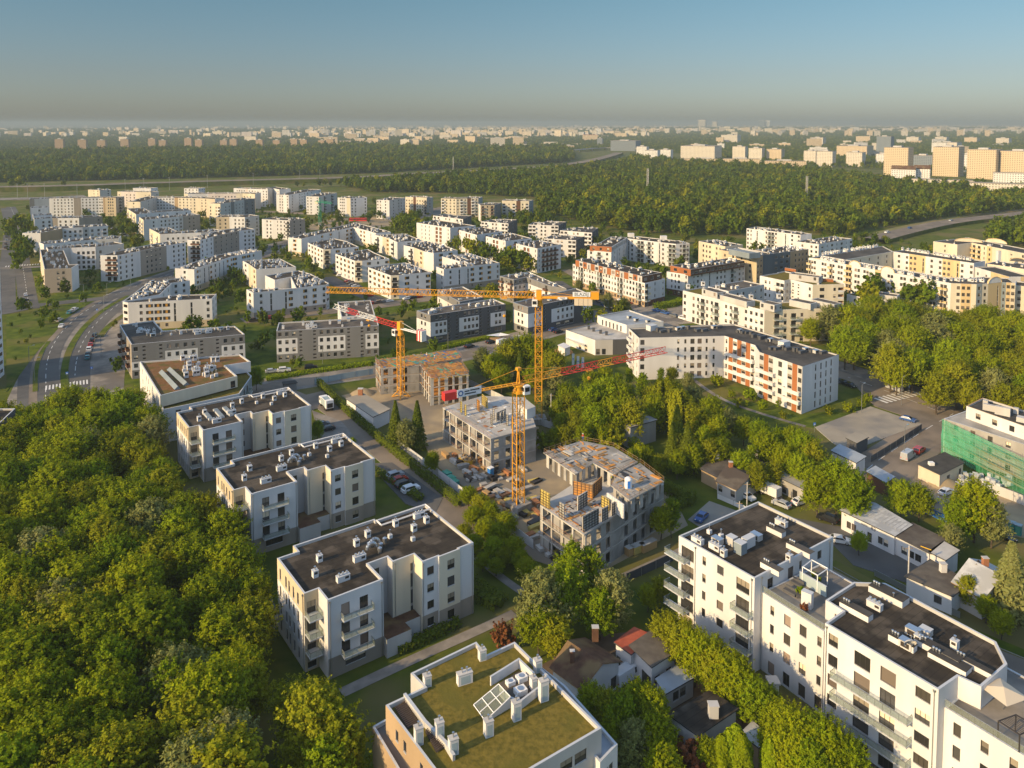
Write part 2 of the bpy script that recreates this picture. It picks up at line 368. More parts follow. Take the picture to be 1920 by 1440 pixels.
strip('grass_verge', [(188,632),(200,615),(225,595),(262,575)], 2.6, 'lawn', .2, 'kerb')
sheet('lawn', px([(12,735),(12,600),(60,590),(120,605),(70,660),(40,700)]), 'lawn', .12)
sheet('lawn', px([(85,540),(135,538),(230,532),(205,550),(110,556)]), 'lawn', .14)
zebra((85,728), (168,716), 5, 13); zebra((10,500), (80,495), 4, 14)
strip('road', [(455,602),(520,593),(640,582),(720,572),(800,560),(830,556),(900,545)], 11, 'asphalt_old', .08)
strip('road', [(612,520),(660,545),(700,560),(740,570)], 9, 'asphalt', .09)
strip('road', [(575,462),(620,495),(660,530),(690,556)], 6, 'asphalt', .10)
strip('road', [(120,398),(250,393),(360,394),(500,396),(620,404),(760,398),(860,386)], 12, 'asphalt_old', .08)
sheet('yard_ground', px([(560,428),(620,410),(760,404),(800,414),(780,424),(700,424),(650,422),(590,432)]), 'yard', .12)
strip('road', [(1040,528),(1090,560),(1150,575),(1230,590),(1290,606)], 9, 'asphalt', .1)
strip('road', [(1060,506),(1120,540),(1200,583),(1260,610),(1290,625)], 6, 'asphalt_old', .12)
sheet('paving', px([(1150,592),(1230,566),(1290,575),(1300,606),(1240,612)]), 'paving', .14)
strip('pavement', [(1540,680),(1640,712),(1720,742),(1800,775),(1900,812)], 15, 'paving', .03, 'kerb')
strip('road', [(1540,690),(1630,722),(1710,752),(1790,784),(1900,828)], 6.5, 'asphalt_old', .09, None, [(0, True)])
strip('road', [(1600,905),(1640,868),(1690,835),(1745,800),(1790,775)], 10, 'asphalt_old', .1, None, [(0, True)])
sheet('paving', px([(1600,720),(1650,700),(1800,762),(1880,800),(1800,822),(1730,792),(1640,762)]), 'asphalt_old', .06); sheet('paving', px([(1590,905),(1640,862),(1735,805),(1800,800),(1762,850),(1722,880),(1690,930)]), 'asphalt_old', .06)
sheet('car_park', px([(1528,802),(1632,763),(1730,796),(1588,848),(1560,830)]), 'slab', .14, 'kerb')
zebra((1650,752), (1720,735), 5, 9); zebra((1720,800),(1765,790), 4, 7)
strip('lane', [(585,738),(640,775),(700,826),(770,885),(830,935),(882,985),(905,1010)], 8.5, 'asphalt_old', .09, 'kerb')
strip('lane', [(500,690+30),(560,745),(600,765)], 6, 'asphalt_old', .1)
sheet('car_park', px([(585,770),(640,790),(690,850),(640,860),(600,820)]), 'paving', .13)
sheet('car_park', px([(690,870),(735,868),(830,935),(815,965),(760,945)]), 'asphalt', .13)
strip('path', [(640,1300),(720,1262),(800,1225),(880,1190),(965,1150)], 2.2, 'paving', .06)
strip('path', [(895,1045),(935,1080),(985,1115),(1060,1160)], 1.8, 'paving', .06)
strip('path', [(470,1070),(490,1130),(510,1180)], 4, 'paving', .06)
strip('path', [(1295,708),(1330,735),(1370,757),(1440,780),(1510,800)], 1.6, 'paving', .06)
strip('path', [(1170,1080),(1260,1040),(1290,1025)], 1.6, 'paving', .06)
sheet('lawn', px([(1290,700),(1500,780),(1640,755),(1530,805),(1380,770)]), 'lawn', .04)
strip('lane', [(1545,1075),(1620,1115),(1720,1170),(1820,1215),(1940,1262)], 5.0, 'asphalt_old', .08)
strip('grass_verge', [(1560,1055),(1640,1098),(1740,1150),(1830,1190),(1940,1235)], 2.4, 'lawn', .12, 'kerb')
sheet('courtyard', px([(1430,960),(1560,985),(1640,1000),(1780,1065),(1720,1100),(1600,1060),(1560,1020),(1480,1000)]), 'asphalt', .08)
sheet('courtyard', px([(1290,975),(1330,940),(1400,965),(1330,1000)]), 'slab', .1)
sheet('yard_ground', px([(1660,905),(1740,865),(1930,930),(1930,1010),(1860,1000),(1760,960)]), 'yard', .07)
sheet('garden_soil', px([(1010,1250),(1120,1190),(1260,1180),(1480,1330),(1700,1450),(1300,1500),(1130,1420)]), 'soil', .03)
# far roads and fields
strip('highway', [(-200,352),(100,349),(300,342),(480,337),(660,333),(760,326),(870,321),(1000,314),(1090,305),(1140,293),(1160,286)], 26, 'asphalt_old', 6, 'grass')
strip('highway', [(-200,376),(60,373),(160,368)], 30, 'paving', .3)
strip('highway', [(1640,448),(1700,432),(1780,415),(1860,406),(1930,398)], 17, 'asphalt_old', 3, 'grass')
strip('highway_verge', [(1640,440),(1700,425),(1780,409),(1860,400),(1930,392)], 9, 'field', .25)
sheet('field', px([(-60,318),(-60,303),(60,304),(90,309),(70,316)]), 'field', .2)
sheet('field', px([(140,322),(145,315),(215,318),(300,319),(300,322),(230,323)]), 'field', .2)

# ---------------------------------------------------------------- windows, balconies, roof furniture (shared shapes)
CACHE = {}; FOOT = []
WT = {'w': (1.35, 1.5, .85), 'W': (2.3, 1.5, .85), 'n': (.75, 1.5, .85), 't': (1.5, 2.25, .1), 'o': (3.1, 1.45, .85), 'r': (2.6, 2.2, .15), 'x': (1.0, .8, 1.0),
      'b': (2.2, 2.25, .1), 'l': (2.7, 2.3, .12), 'j': (2.7, 2.3, .12), 'u': (1.2, 1.5, .85), 'd': (1.5, 2.1, .08), 'p': (.8, 2.25, .1), 'm': (2.9, 2.35, .1), 'v': (.75, 2.0, .5), 'c': (1.5, 1.75, .7), 'q': (2.9, 1.5, .85)}
def win_mesh(t, w_, h, var):
    k = (t, round(w_, 1), round(h, 1), var)
    if k in CACHE: return CACHE[k]
    b = MB(); x = w_/2; d = -.16
    g = 'glass'; fr = 'frame'
    if t in 'lj':      # loggia: a recessed balcony
        d = -1.3
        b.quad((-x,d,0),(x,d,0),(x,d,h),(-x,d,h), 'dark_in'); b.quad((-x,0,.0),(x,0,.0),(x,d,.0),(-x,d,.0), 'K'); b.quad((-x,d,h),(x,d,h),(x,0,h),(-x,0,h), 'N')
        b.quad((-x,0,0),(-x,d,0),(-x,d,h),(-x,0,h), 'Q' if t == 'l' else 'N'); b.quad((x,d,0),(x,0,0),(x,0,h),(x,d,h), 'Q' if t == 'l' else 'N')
        b.quad((-x*.9,d+.03,.05),(-.1,d+.03,.05),(-.1,d+.03,2.1),(-x*.9,d+.03,2.1), 'glass')
        if t == 'l': b.box(.1, d+.02, .0, x*.85, d+.06, 2.2, 'O')
        b.box(-x, -.1, .0, x, .02, 1.0, 'W' if t == 'l' else 'coping_dark')
    else:
        if t == 'x':
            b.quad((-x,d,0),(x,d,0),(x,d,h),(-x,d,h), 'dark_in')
        elif t in 'oqr' :
            a = w_/3
            pan = 'amber' if t in 'oq' else 'orange'
            for i in range(3):
                xx = -x+a*i; m = pan if (i == 1) else g
                if t == 'q': m = pan if i == var % 3 else g
                b.quad((xx,d,0),(xx+a,d,0),(xx+a,d,h),(xx,d,h), m)
        else:
            f = {0: 0, 1: 0, 2: .55, 3: 1.0}[var]
            if f < 1: b.quad((-x,d,0),(x,d,0),(x,d,h*(1-f)),(-x,d,h*(1-f)), g)
            if f > 0: b.quad((-x,d,h*(1-f)),(x,d,h*(1-f)),(x,d,h),(-x,d,h), 'blind' if var == 2 else 'shutter')
        e = d+.03; q = .07
        for (a0, a1, c0, c1) in ((-x,x,0,q),(-x,x,h-q,h),(-x,-x+q,q,h-q),(x-q,x,q,h-q)): b.quad((a0,e,c0),(a1,e,c0),(a1,e,c1),(a0,e,c1), fr)
        if w_ > 1.1 and t not in 'x' and var != 3:
            for s in ([0] if w_ < 2 else [-x/3, x/3]): b.quad((s-.035,e+.004,q),(s+.035,e+.004,q),(s+.035,e+.004,h-q),(s-.035,e+.004,h-q), fr)
        if h > 3:
            for s in range(1, int(h/3)+1): b.quad((-x,e+.006,s*3-.5),(x,e+.006,s*3-.5),(x,e+.006,s*3),(-x,e+.006,s*3), 'K')
    if t not in 'lbx': b.box(-x, -.15, -.05, x, .05, -.003, 'coping')
    CACHE[k] = b.mesh('window'); return CACHE[k]
def balcony_mesh(w_, dp, mat):
    k = ('bal', round(w_, 1), dp, mat)
    if k in CACHE: return CACHE[k]
    b = MB(); x = w_/2
    b.box(-x, .005, -.18, x, dp, 0, 'coping' if mat != 'W' else 'W')
    if mat in ('rail', 'balcony_glass'):
        z0, z1 = .08, .98
        b.quad((-x,dp-.03,z0),(x,dp-.03,z0),(x,dp-.03,z1),(-x,dp-.03,z1), 'balcony_glass' if mat != 'rail' else 'frame')
        for s in (-x+.03, x-.03): b.quad((s,.03,z0),(s,dp-.05,z0),(s,dp-.05,z1),(s,.03,z1), 'balcony_glass' if mat != 'rail' else 'frame')
        b.box(-x, dp-.07, z1, x, dp, z1+.06, 'rail'); b.box(-x, .02, z1, -x+.06, dp-.08, z1+.06, 'rail'); b.box(x-.06, .02, z1, x, dp-.08, z1+.06, 'rail')
        n = max(2, int(w_/1.1))
        for i in range(n+1): s = -x+.03+(w_-.06)*i/n; b.bar((s,dp-.015,0),(s,dp-.015,z1), .025, 'rail')
    else:
        b.box(-x, dp-.1, .0, x, dp, 1.0, mat); b.box(-x, .005, .0, -x+.1, dp-.1, 1.0, mat); b.box(x-.1, .005, .0, x, dp-.1, 1.0, mat)
    CACHE[k] = b.mesh('balcony'); return CACHE[k]
def roof_meshes():
    b = MB(); b.box(-.45,-.45,0,.45,.45,1.15,'W'); b.box(-.5,-.5,1.15,.5,.5,1.23,'coping'); b.lathe([(.12,1.23),(.12,1.75),(.2,1.76),(.2,1.84)],'metal',8); b.quad((-.3,-.452,.6),(.3,-.452,.6),(.3,-.452,1.0),(-.3,-.452,1.0),'dark_in'); CACHE['chimney'] = [b.mesh('chimney')]
    b = MB(); b.box(-1.1,-.45,0,1.1,.45,.95,'W'); b.box(-1.15,-.5,.95,1.15,.5,1.03,'coping')
    for i in range(3): b.lathe([(.13,1.03),(.13,1.35),(.21,1.36),(.17,1.5)],'metal',8, Matrix.Translation((-.7+.7*i,0,0)))
    b.quad((.2,-.452,.4),(.9,-.452,.4),(.9,-.452,.8),(.2,-.452,.8),'dark_in'); CACHE['chimney'].append(b.mesh('chimney'))
    b = MB(); b.box(-.35,-.35,0,.35,.35,.7,'W'); b.lathe([(.1,.7),(.1,1.5),(.17,1.5),(.17,1.6)],'metal',8); CACHE['chimney'].append(b.mesh('chimney'))
    b = MB(); b.box(-.9,-.6,.15,.9,.6,1.15,'N'); b.box(-.95,-.65,1.15,.95,.65,1.2,'metal'); b.box(-.8,-.5,0,-.7,.5,.15,'frame'); b.box(.7,-.5,0,.8,.5,.15,'frame'); b.quad((-.6,-.602,.3),(.6,-.602,.3),(.6,-.602,1.0),(-.6,-.602,1.0),'dark_in'); CACHE['unit'] = [b.mesh('air_unit')]
    b = MB(); b.lathe([(.32,0),(.32,.5),(.42,.52),(.42,.95),(.2,1.1)],'metal',12); CACHE['unit'].append(b.mesh('air_unit'))
    b = MB(); b.box(-.8,-.8,0,.8,.8,.35,'N'); b.box(-.7,-.7,.35,.7,.7,.5,'L'); CACHE['unit'].append(b.mesh('air_unit'))
    b = MB(); b.box(-.5,-.5,0,.5,.5,1.3,'D'); b.box(-.55,-.55,1.3,.55,.55,1.38,'coping_dark'); CACHE['dark'] = [b.mesh('chimney')]
    b = MB(); b.box(-1.3,-.5,0,1.3,.5,.9,'D'); b.box(-1.35,-.55,.9,1.35,.55,.98,'coping_dark'); CACHE['dark'].append(b.mesh('chimney'))
roof_meshes()

# ---------------------------------------------------------------- the building kit
def parse(pat, L, floors):
    """'W:wwb T:.w' -> [(wall codes, x0, x1, cells)]; a star repeats the pattern to about 3.3 m per cell"""
    rep = pat.endswith('*'); pat = pat.rstrip('*'); segs = []
    for s in pat.split():
        m, c = s.split(':') if ':' in s else ('', s)
        segs.append((m, c))
    n = sum(len(c) for m, c in segs)
    k = max(1, round(L/3.3/n)) if rep else 1
    segs = segs*k; n *= k; cw = L/n; x = 0; out = []
    for m, c in segs: out.append((m, x, x+cw*len(c), c)); x += cw*len(c)
    return out, cw
class Bld:
    def __init__(s, name, label, cat, loc, group=None):
        s.root = thing(name, label, cat, loc, 0, group); s.o = Vector(loc); s.wall = MB(); s.roof = MB(); s.nw = 0; s.extra = {}
    def rel(s, p): return (p[0]-s.o.x, p[1]-s.o.y, p[2]-s.o.z)
    def place(s, nm, me, M):
        o = ob(nm, me, s.root); o.matrix_local = Matrix.Translation(-s.o) @ M; return o
    def window(s, me, M, name='window'):
        s.nw += 1
        if s.nw <= 98: s.place(name, me, M)
        else: s.extra.setdefault(name, []).append((me, M))
    def facade(s, a, b, z0, z1, pat, base, floors, fh, gf=None, first=0.0, bal='rail', reveal=.16, items=None, win=True):
        a = Vector((a[0], a[1], 0)); b = Vector((b[0], b[1], 0)); d = b-a; L = d.length
        if L < .05: return
        t = d/L; n = Vector((t.y, -t.x, 0))          # outward for CCW outlines
        holes = []; segs = [(base, 0, L, '')]; cw = L
        if win and pat:
            segs, cw = parse(pat, L, floors); segs = [(m or base, x0, x1, c) for m, x0, x1, c in segs]
            for m, x0, x1, c in segs:
                for i, ch in enumerate(c):
                    if ch in '._': continue
                    xc = x0+cw*(i+.5)
                    if ch == 's':
                        holes.append((xc-min(.4, cw*.3), xc+min(.4, cw*.3), z0+fh*(1 if gf else .35)+first, z0+fh*floors-.5, 's', 0)); continue
                    for f in range(floors):
                        w_, h, sill = WT[ch]; w_ = min(w_, cw*(.98 if ch in 'lj' else .86))
                        if f == 0 and gf is not None:
                            if gf == '': continue
                            if gf in WT: w_, h, sill = WT[gf]; w_ = min(w_, cw*.86)
                        zz = z0+first+f*fh+sill
                        if zz+h > z1-.25: continue
                        if ch == 'x':
                            holes.append((xc-w_/2, xc+w_/2, zz-.4, zz-.4+.65, 'x', f)); holes.append((xc-w_/2, xc+w_/2, zz+.9, min(zz+1.55, z1-.3), 'x', f)); continue
                        holes.append((xc-w_/2, xc+w_/2, zz, zz+h, ch if not (f == 0 and gf) else gf, f))
        for it in (items or []):                      # explicit openings: kind, x fraction, first floor, last floor [, width]
            ch, fx, f0, f1 = it[:4]; w_, h, sill = WT[ch]; w_ = it[4] if len(it) > 4 else w_
            for f in range(f0, f1+1):
                zz = z0+first+f*fh+sill; holes.append((fx*L-w_/2, fx*L+w_/2, zz, zz+h, ch, f))
        holes = [h for h in holes if h[0] > .05 and h[1] < L-.05]
        rd = lambda v: round(v, 3)
        mats_change = any(len(m) > 1 for m, *_ in segs)
        xs = sorted({rd(v) for v in [0, L]+[q for sg in segs for q in (sg[1], sg[2])]+[q for h in holes for q in h[:2]]})
        zs = {z0, z1} | {q for h in holes for q in h[2:4]}
        if mats_change: zs |= {z0+first+fh*f for f in range(1, floors)}
        zs = sorted({rd(v) for v in zs if z0-1e-4 <= v <= z1+1e-4})
        ix = {v: i for i, v in enumerate(xs)}; iz = {v: i for i, v in enumerate(zs)}; void = set()
        for h in holes:
            for i in range(ix[rd(h[0])], ix[rd(h[1])]):
                for j in range(iz[rd(h[2])], iz[rd(h[3])]): void.add((i, j))
        P = lambda x, z, dep=0: s.rel(a+t*x+n*dep+Vector((0, 0, z)))
        for i in range(len(xs)-1):
            xm = (xs[i]+xs[i+1])/2; m = base
            for sg in segs:
                if sg[1] <= xm <= sg[2]: m = sg[0]; break
            j = 0
            while j < len(zs)-1:
                if (i, j) in void: j += 1; continue
                def mat_at(q):
                    if len(m) == 1: return m
                    zf = ((zs[q]+zs[q+1])/2-z0-first)/fh; return m[max(0, min(len(m)-1, int(zf)))]
                k = j
                while k+1 < len(zs)-1 and (i, k+1) not in void and mat_at(k+1) == mat_at(j): k += 1
                s.wall.quad(P(xs[i], zs[j]), P(xs[i+1], zs[j]), P(xs[i+1], zs[k+1]), P(xs[i], zs[k+1]), mat_at(j)); j = k+1
        basis = Matrix((( t.x, n.x, 0, 0), (t.y, n.y, 0, 0), (0, 0, 1, 0), (0, 0, 0, 1)))
        for h in holes:
            x0, x1, za, zb, ch, f = h; dep = -reveal
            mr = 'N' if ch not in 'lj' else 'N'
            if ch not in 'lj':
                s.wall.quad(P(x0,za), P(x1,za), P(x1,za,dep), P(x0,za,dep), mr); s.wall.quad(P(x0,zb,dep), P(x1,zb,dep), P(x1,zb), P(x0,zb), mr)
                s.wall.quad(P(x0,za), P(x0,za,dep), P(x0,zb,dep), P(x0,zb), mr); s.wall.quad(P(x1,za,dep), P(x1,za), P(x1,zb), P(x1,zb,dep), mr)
            q = a+t*((x0+x1)/2)+Vector((0, 0, za)); M = Matrix.Translation(q) @ basis
            var = rnd.choice((0, 0, 1, 2, 2, 3)) if ch in 'wWuncdtv' else (rnd.randrange(3) if ch == 'q' else 0)
            s.window(win_mesh(ch, x1-x0, zb-za, var), M, 'loggia' if ch in 'lj' else ('louvre' if ch == 'x' else 'window'))
            if ch in 'bm' and f > 0:
                s.place('balcony', balcony_mesh((x1-x0)+(1.0 if ch == 'b' else .3), 1.25, bal), Matrix.Translation(q-Vector((0, 0, .1))) @ basis)
    def wing(s, P, h, pats, base='W', z0=0.0, floors=4, fh=3.0, roof='bitumen', coping='coping', clutter=0, kinds=('chimney','chimney','unit'), first=.3, gf=None, bal='rail', items=None, parapet=.45, default='', back=False, skip=()):
        P = [tuple(p[:2]) for p in P]; n = len(P); rev = area(P) < 0; FOOT.append(P)
        for i in range(n):
            if i in skip: continue
            a, b = P[i], P[(i+1) % n]
            pat = pats.get(i, default) if isinstance(pats, dict) else pats
            A, B = (b, a) if rev else (a, b)
            d = Vector((B[0]-A[0], B[1]-A[1])); nrm = Vector((d.y, -d.x)); mid = Vector(((A[0]+B[0])/2, (A[1]+B[1])/2))
            see = nrm.dot(-mid) > -.05*nrm.length*mid.length
            m = base[i % len(base)] if isinstance(base, (list, tuple)) else base
            if rev and pat and '*' not in pat: pat = ' '.join(q.split(':')[0]+':'+q.split(':')[1][::-1] if ':' in q else q[::-1] for q in reversed(pat.split()))
            s.facade(A, B, z0, h, pat if (see or back) else '', m, floors, fh, gf, first, bal, items=(items or {}).get(i), win=True)
        Q = P[::-1] if rev else P
        I = offset(Q, .32); zr = h-parapet
        for i in range(n):
            j = (i+1) % n
            s.roof.quad(s.rel((*Q[i], h+.002)), s.rel((*Q[j], h+.002)), s.rel((*I[j], h+.002)), s.rel((*I[i], h+.002)), coping)
            s.roof.quad(s.rel((*I[i], h+.002)), s.rel((*I[j], h+.002)), s.rel((*I[j], zr)), s.rel((*I[i], zr)), 'N')
        s.roof.poly([s.rel((*p, zr)) for p in I], roof)
        if clutter: s.scatter(I, zr, clutter, kinds)
        return I
    def scatter(s, I, zr, count, kinds, seed=None):
        r = random.Random(seed if seed is not None else int(abs(I[0][0]*7+I[0][1]*13)))
        J = I; xs = [p[0] for p in J]; ys = [p[1] for p in J]; done = []; tries = 0
        e = Vector((J[1][0]-J[0][0], J[1][1]-J[0][1])); ang = math.atan2(e.y, e.x)
        while len(done) < count and tries < count*40:
            tries += 1; x = r.uniform(min(xs), max(xs)); y = r.uniform(min(ys), max(ys))
            if not inpoly(x, y, J): continue
            if any(not inpoly(x+dx, y+dy, J) for dx, dy in ((1.2,0),(-1.2,0),(0,1.2),(0,-1.2))): continue
            if any((x-a)**2+(y-b)**2 < 3.2 for a, b in done): continue
            done.append((x, y)); k = r.choice(kinds); me = r.choice(CACHE[k])
            s.place('chimney' if k != 'unit' else 'air_unit', me, Matrix.Translation((x, y, zr)) @ Matrix.Rotation(ang+r.choice((0, math.pi/2)), 4, 'Z'))
    def downpipes(s, P, h, idx):
        for i, t in idx:
            a, b = Vector((*P[i], 0)), Vector((*P[(i+1) % len(P)], 0)); d = (b-a).normalized(); n = Vector((d.y, -d.x, 0)); q = a.lerp(b, t)+n*.09-s.o; m = MB(); m.bar((q.x, q.y, .1), (q.x, q.y, h-.5), .06, 'metal', 6); m.box(q.x-.14, q.y-.14, h-.55, q.x+.14, q.y+.14, h-.25, 'metal'); m.build('downpipe', s.root)
    def done(s):
        s.wall.build('wall', s.root)
        if s.roof.f: s.roof.build('roof', s.root)
        for name, lst in s.extra.items():
            b = MB()
            for me, M in lst:
                i = len(b.v); MM = Matrix.Translation(-s.o) @ M
                b.v += [tuple(MM @ v.co) for v in me.vertices]
                ks = [b.mi(m.name) for m in me.materials]
                for p in me.polygons: b.f.append(tuple(i+v for v in p.vertices)); b.m.append(ks[p.material_index])
            o = b.build('window', s.root) if name == 'window' else b.build(name, s.root); o['kind'] = 'stuff'
        return s.root
def ribbon(P, depth):
    """front outline (left to right, seen from the camera) plus the depth behind it"""
    return list(P) + list(reversed(offset(P, depth, False)))
def estate(label, h, pix, pats, depth=None, group=None, cat='apartment block', name='apartment_building', **kw):
    Pw = px(pix, h)
    if depth: Pw = ribbon(Pw, depth)
    c = (sum(p[0] for p in Pw)/len(Pw), sum(p[1] for p in Pw)/len(Pw), 0)
    b = Bld(name, label, cat, c, group); b.wing(Pw, h, pats, **kw); return b
def more(b, h, pix, pats, depth=None, **kw):
    Pw = px(pix, h)
    if depth: Pw = ribbon(Pw, depth)
    b.wing(Pw, h, pats, **kw)

# ================================================================ near blocks beside the wood (three of one design)
def uv_frame(o, deg):
    u = Vector((math.cos(R(deg)), math.sin(R(deg)))); v = Vector((-u.y, u.x)); o = Vector(o)
    return lambda a, b: tuple(o + u*a + v*b)
def villa_block(pix, label, skylights=False, seed=1):
    h = 13.4; L = uv_frame(G(*pix, h), 36.0)
    b = Bld('apartment_building', label, 'apartment block', (*L(13, 9), 0), 'flat roofed blocks in a row along the wood')
    P = [(1.3,19),(1.3,16.7),(-2.4,16.7),(-2.4,3.9),(0,3.9),(0,0),(9.9,0),(9.9,5.7),(13.5,5.7),(13.5,3.7),(17.7,3.7),(17.7,.6),(20.9,.6),(20.9,.25),(25.3,.25),(25.3,.6),(28.4,.6),(28.4,18.3),(17.5,18.3),(17.5,19)]
    it = {2: [('v',.12,0,3),('v',.34,0,3),('v',.46,0,3),('v',.62,0,3),('v',.78,0,3)], 4-1: [('d',.5,0,3)], 5: [('d',.31,1,3),('d',.64,1,3),('W',.48,0,0,3.6)], 7: [('u',.4,1,3)],
          9: [], 11: [('w',.52,0,3)], 13: [('c',.56,0,3)]}
    base = ['S','S','WWWS','S','W','TWWW','W','N','N','N','I','W','TWWW','S','TIII','S','TWWW','W','W','W']
    pats = {2: 'WWWS:............', 5: 'TWWW:....', 11: 'TWWW:..', 13: 'TIII:..', 15: 'TWWW:..', 9: 'I:....s'}
    I = b.wing([L(*p) for p in P], h, pats, base=[q[0] if len(q) == 1 else q[-1] for q in base], floors=4, fh=3.1, first=.35, items=it, parapet=.5, coping='coping')
    b.downpipes([L(*p) for p in P], h, [(5,.04),(5,.97),(11,.05),(15,.9),(2,.97),(9,.12)])
    basis = lambda x, y, z, deg=36.0: Matrix.Translation((*L(x, y), z)) @ Matrix.Rotation(R(deg), 4, 'Z') @ Matrix.Diagonal((1, -1, 1, 1))
    for f in (1, 2, 3): b.place('balcony', balcony_mesh(5.4, 1.35, 'balcony_glass'), basis(4.9, 0, .35+3.1*f))
    for f in (1, 2, 3): b.place('balcony', balcony_mesh(2.2, 2.2, 'balcony_glass'), basis(-1.25, 3.9, .35+3.1*f))
    # entrance porch with a flat brown roof
    m = MB(); q = [L(9.95,-1.0), L(14.6,-1.0), L(14.6,1.2), L(17.6,1.2), L(17.6,3.6), L(13.4,3.6), L(13.4,5.6), L(9.95,5.6)]
    m.prism([b.rel((*p, 0)) for p in q], 0, 3.3, 'N', 'rust_roof'); m.build('porch', b.root)
    # raised parapet box along the back edge
    m = MB(); q = [L(17.6,16.2), L(28.35,16.2), L(28.35,18.25), L(17.6,18.25)]
    for i in range(4):
        a, c = q[i], q[(i+1) % 4]; m.bar(b.rel((*a, h-.1)), b.rel((*c, h-.1)), .2, 'W')
    m.build('parapet', b.root)
    zr = h-.5; T = lambda x, y, k, j, a=0: b.place('chimney' if k == 'chimney' else 'air_unit', CACHE[k][j], Matrix.Translation((*L(x, y), zr)) @ Matrix.Rotation(R(36+a), 4, 'Z'))
    for x, y, j in ((3.6,12.2,0),(1.2,8.2,0),(4.6,4.4,1),(11.0,13.0,0),(14.0,14.6,0),(9.4,8.3,1),(20.0,15.0,0),(20.2,8.5,2),(22.0,11.4,0),(25.4,12.6,0),(25.2,15.2,1),(17.2,11.8,2)): T(x, y, 'chimney', j)
    if skylights:
        for x in (3.8, 6.6, 9.0):
            m = MB(); M = Matrix.Translation(Vector((*L(x, 10), zr))-b.o) @ Matrix.Rotation(R(36), 4, 'Z')
            m.box(-.55,-3.4,0,.55,3.4,.45,'coping', M); m.box(-.45,-3.3,.45,.45,3.3,.55,'Z', M); m.build('skylight', b.root)
    else:
        for x, y in ((12.6,11.0),(14.2,9.6),(15.6,10.8),(13.4,8.4)): T(x, y, 'unit', 1)
        for x, y, dz in ((12.2,9.2,0),(13.2,10.2,.1)):
            m = MB(); M = Matrix.Translation(Vector((*L(x, y), zr+.9))-b.o) @ Matrix.Rotation(R(36), 4, 'Z'); pr = None
            for i in range(9):
                t = math.pi*i/8; p = M @ Vector((-.9*math.cos(t), 0, .9*math.sin(t)))
                if pr is not None: m.bar(pr, p, .32, 'metal', 8)
                pr = p
            m.build('duct', b.root)
    return b.done()
villa_block((613.9,1125.8), 'nearest of the three white and cream blocks along the wood, shiny ducts on its roof')
villa_block((470,926.7), 'middle one of the three flat roofed white and cream blocks along the wood')
villa_block((380,806.7), 'white and cream block with long roof skylights, farthest of three along the wood', True)

# brown roofed block at the street corner
b = estate('white block with reddish brown planted roof crowded with white chimneys', 13, [(262,678),(300,741.7),(445,705),(422,685),(470,678),(450,664)],
    {0: 'W:.n.nn.n..n', 1: 'I:.......d', 2: 'I:..', 3: 'W:..'}, base=['W','I','W','W','W','W'], z0=9.6, floors=1, fh=3, first=.05, roof='sedum_red', clutter=0, parapet=.5)
more(b, 9.6, [(262,696),(306,768),(449,738),(472,705),(450,684)], {0: 'W:.n.nn.n..n', 1: 'W:.w..w..w', 2: 'Z:.bb.'}, floors=3, roof='sedum', clutter=0, bal='balcony_glass')
r = random.Random(3)
for i in range(26):
    u, v = r.uniform(338,408), r.uniform(678,712)
    p = G(u, v-3, 12.5); b.place('chimney', CACHE['chimney'][r.choice((0,0,2))], Matrix.Translation((*p, 12.5)) @ Matrix.Rotation(R(35), 4, 'Z') @ Matrix.Scale(1.35, 4))
for u0, v0, u1, v1 in ((303,698,333,730),(318,693,350,722)):
    m = MB(); A, B = GV(u0, v0, 12.6), GV(u1, v1, 12.6); m.bar(b.rel(A), b.rel(B), .9, 'Z'); m.build('skylight', b.root)
b.done()

# block with the grass roof, at the bottom edge
h = 13.4; zr = h-.55
b = estate('flat block with a mossy grass covered roof and tall white chimneys, lowest in the view', h, [(770,1262),(795,1288),(723,1322),(869,1516),(1128,1365),(965,1203),(913,1227),(893,1203)],
    {2: 'Q:.nn.n.nn.', 3: 'N:.WW.W.WW.'}, base=['N','N','Q','W','W','W','W','W'], floors=4, fh=3.1, first=.3, roof='sedum', parapet=.55)
def wallbox(b, pts, h0, h1, mat, name, th=.22, cap='coping'):
    m = MB()
    for i in range(len(pts)-1):
        a, c = Vector((*pts[i], 0)), Vector((*pts[i+1], 0)); d = (c-a); Ln = d.length; d.normalize(); M = Matrix.Translation(a-b.o) @ Matrix.Rotation(math.atan2(d.y, d.x), 4, 'Z')
        e = .001*i
        m.box(-th/2+e, -th/2, h0, Ln+th/2-e, th/2, h1-e, mat, M); m.box(-th/2-.03, -th/2-.03, h1, Ln+th/2+.03, th/2+.03, h1+.04+e, cap, M)
    return m.build(name, b.root)
def tall(b, u, v, ht, sx, sy, deg, z, double=False):
    p = GV(u, v, z); m = MB(); M = Matrix.Translation(p-b.o) @ Matrix.Rotation(R(deg), 4, 'Z')
    m.box(-sx/2,-sy/2,0,sx/2,sy/2,ht,'W',M); m.box(-sx/2-.05,-sy/2-.05,ht,sx/2+.05,sy/2+.05,ht+.07,'N',M); m.box(-sx*.32,-sy/2-.02,.15,sx*.32,-sy/2-.005,ht*.8,'L',M)
    for s in ((-.35,.35) if double else (0,)): m.lathe([(.1,ht+.07),(.1,ht+.6),(.16,ht+.6),(.16,ht+.7)],'metal',8,M @ Matrix.Translation((s,0,0)))
    m.build('chimney', b.root)
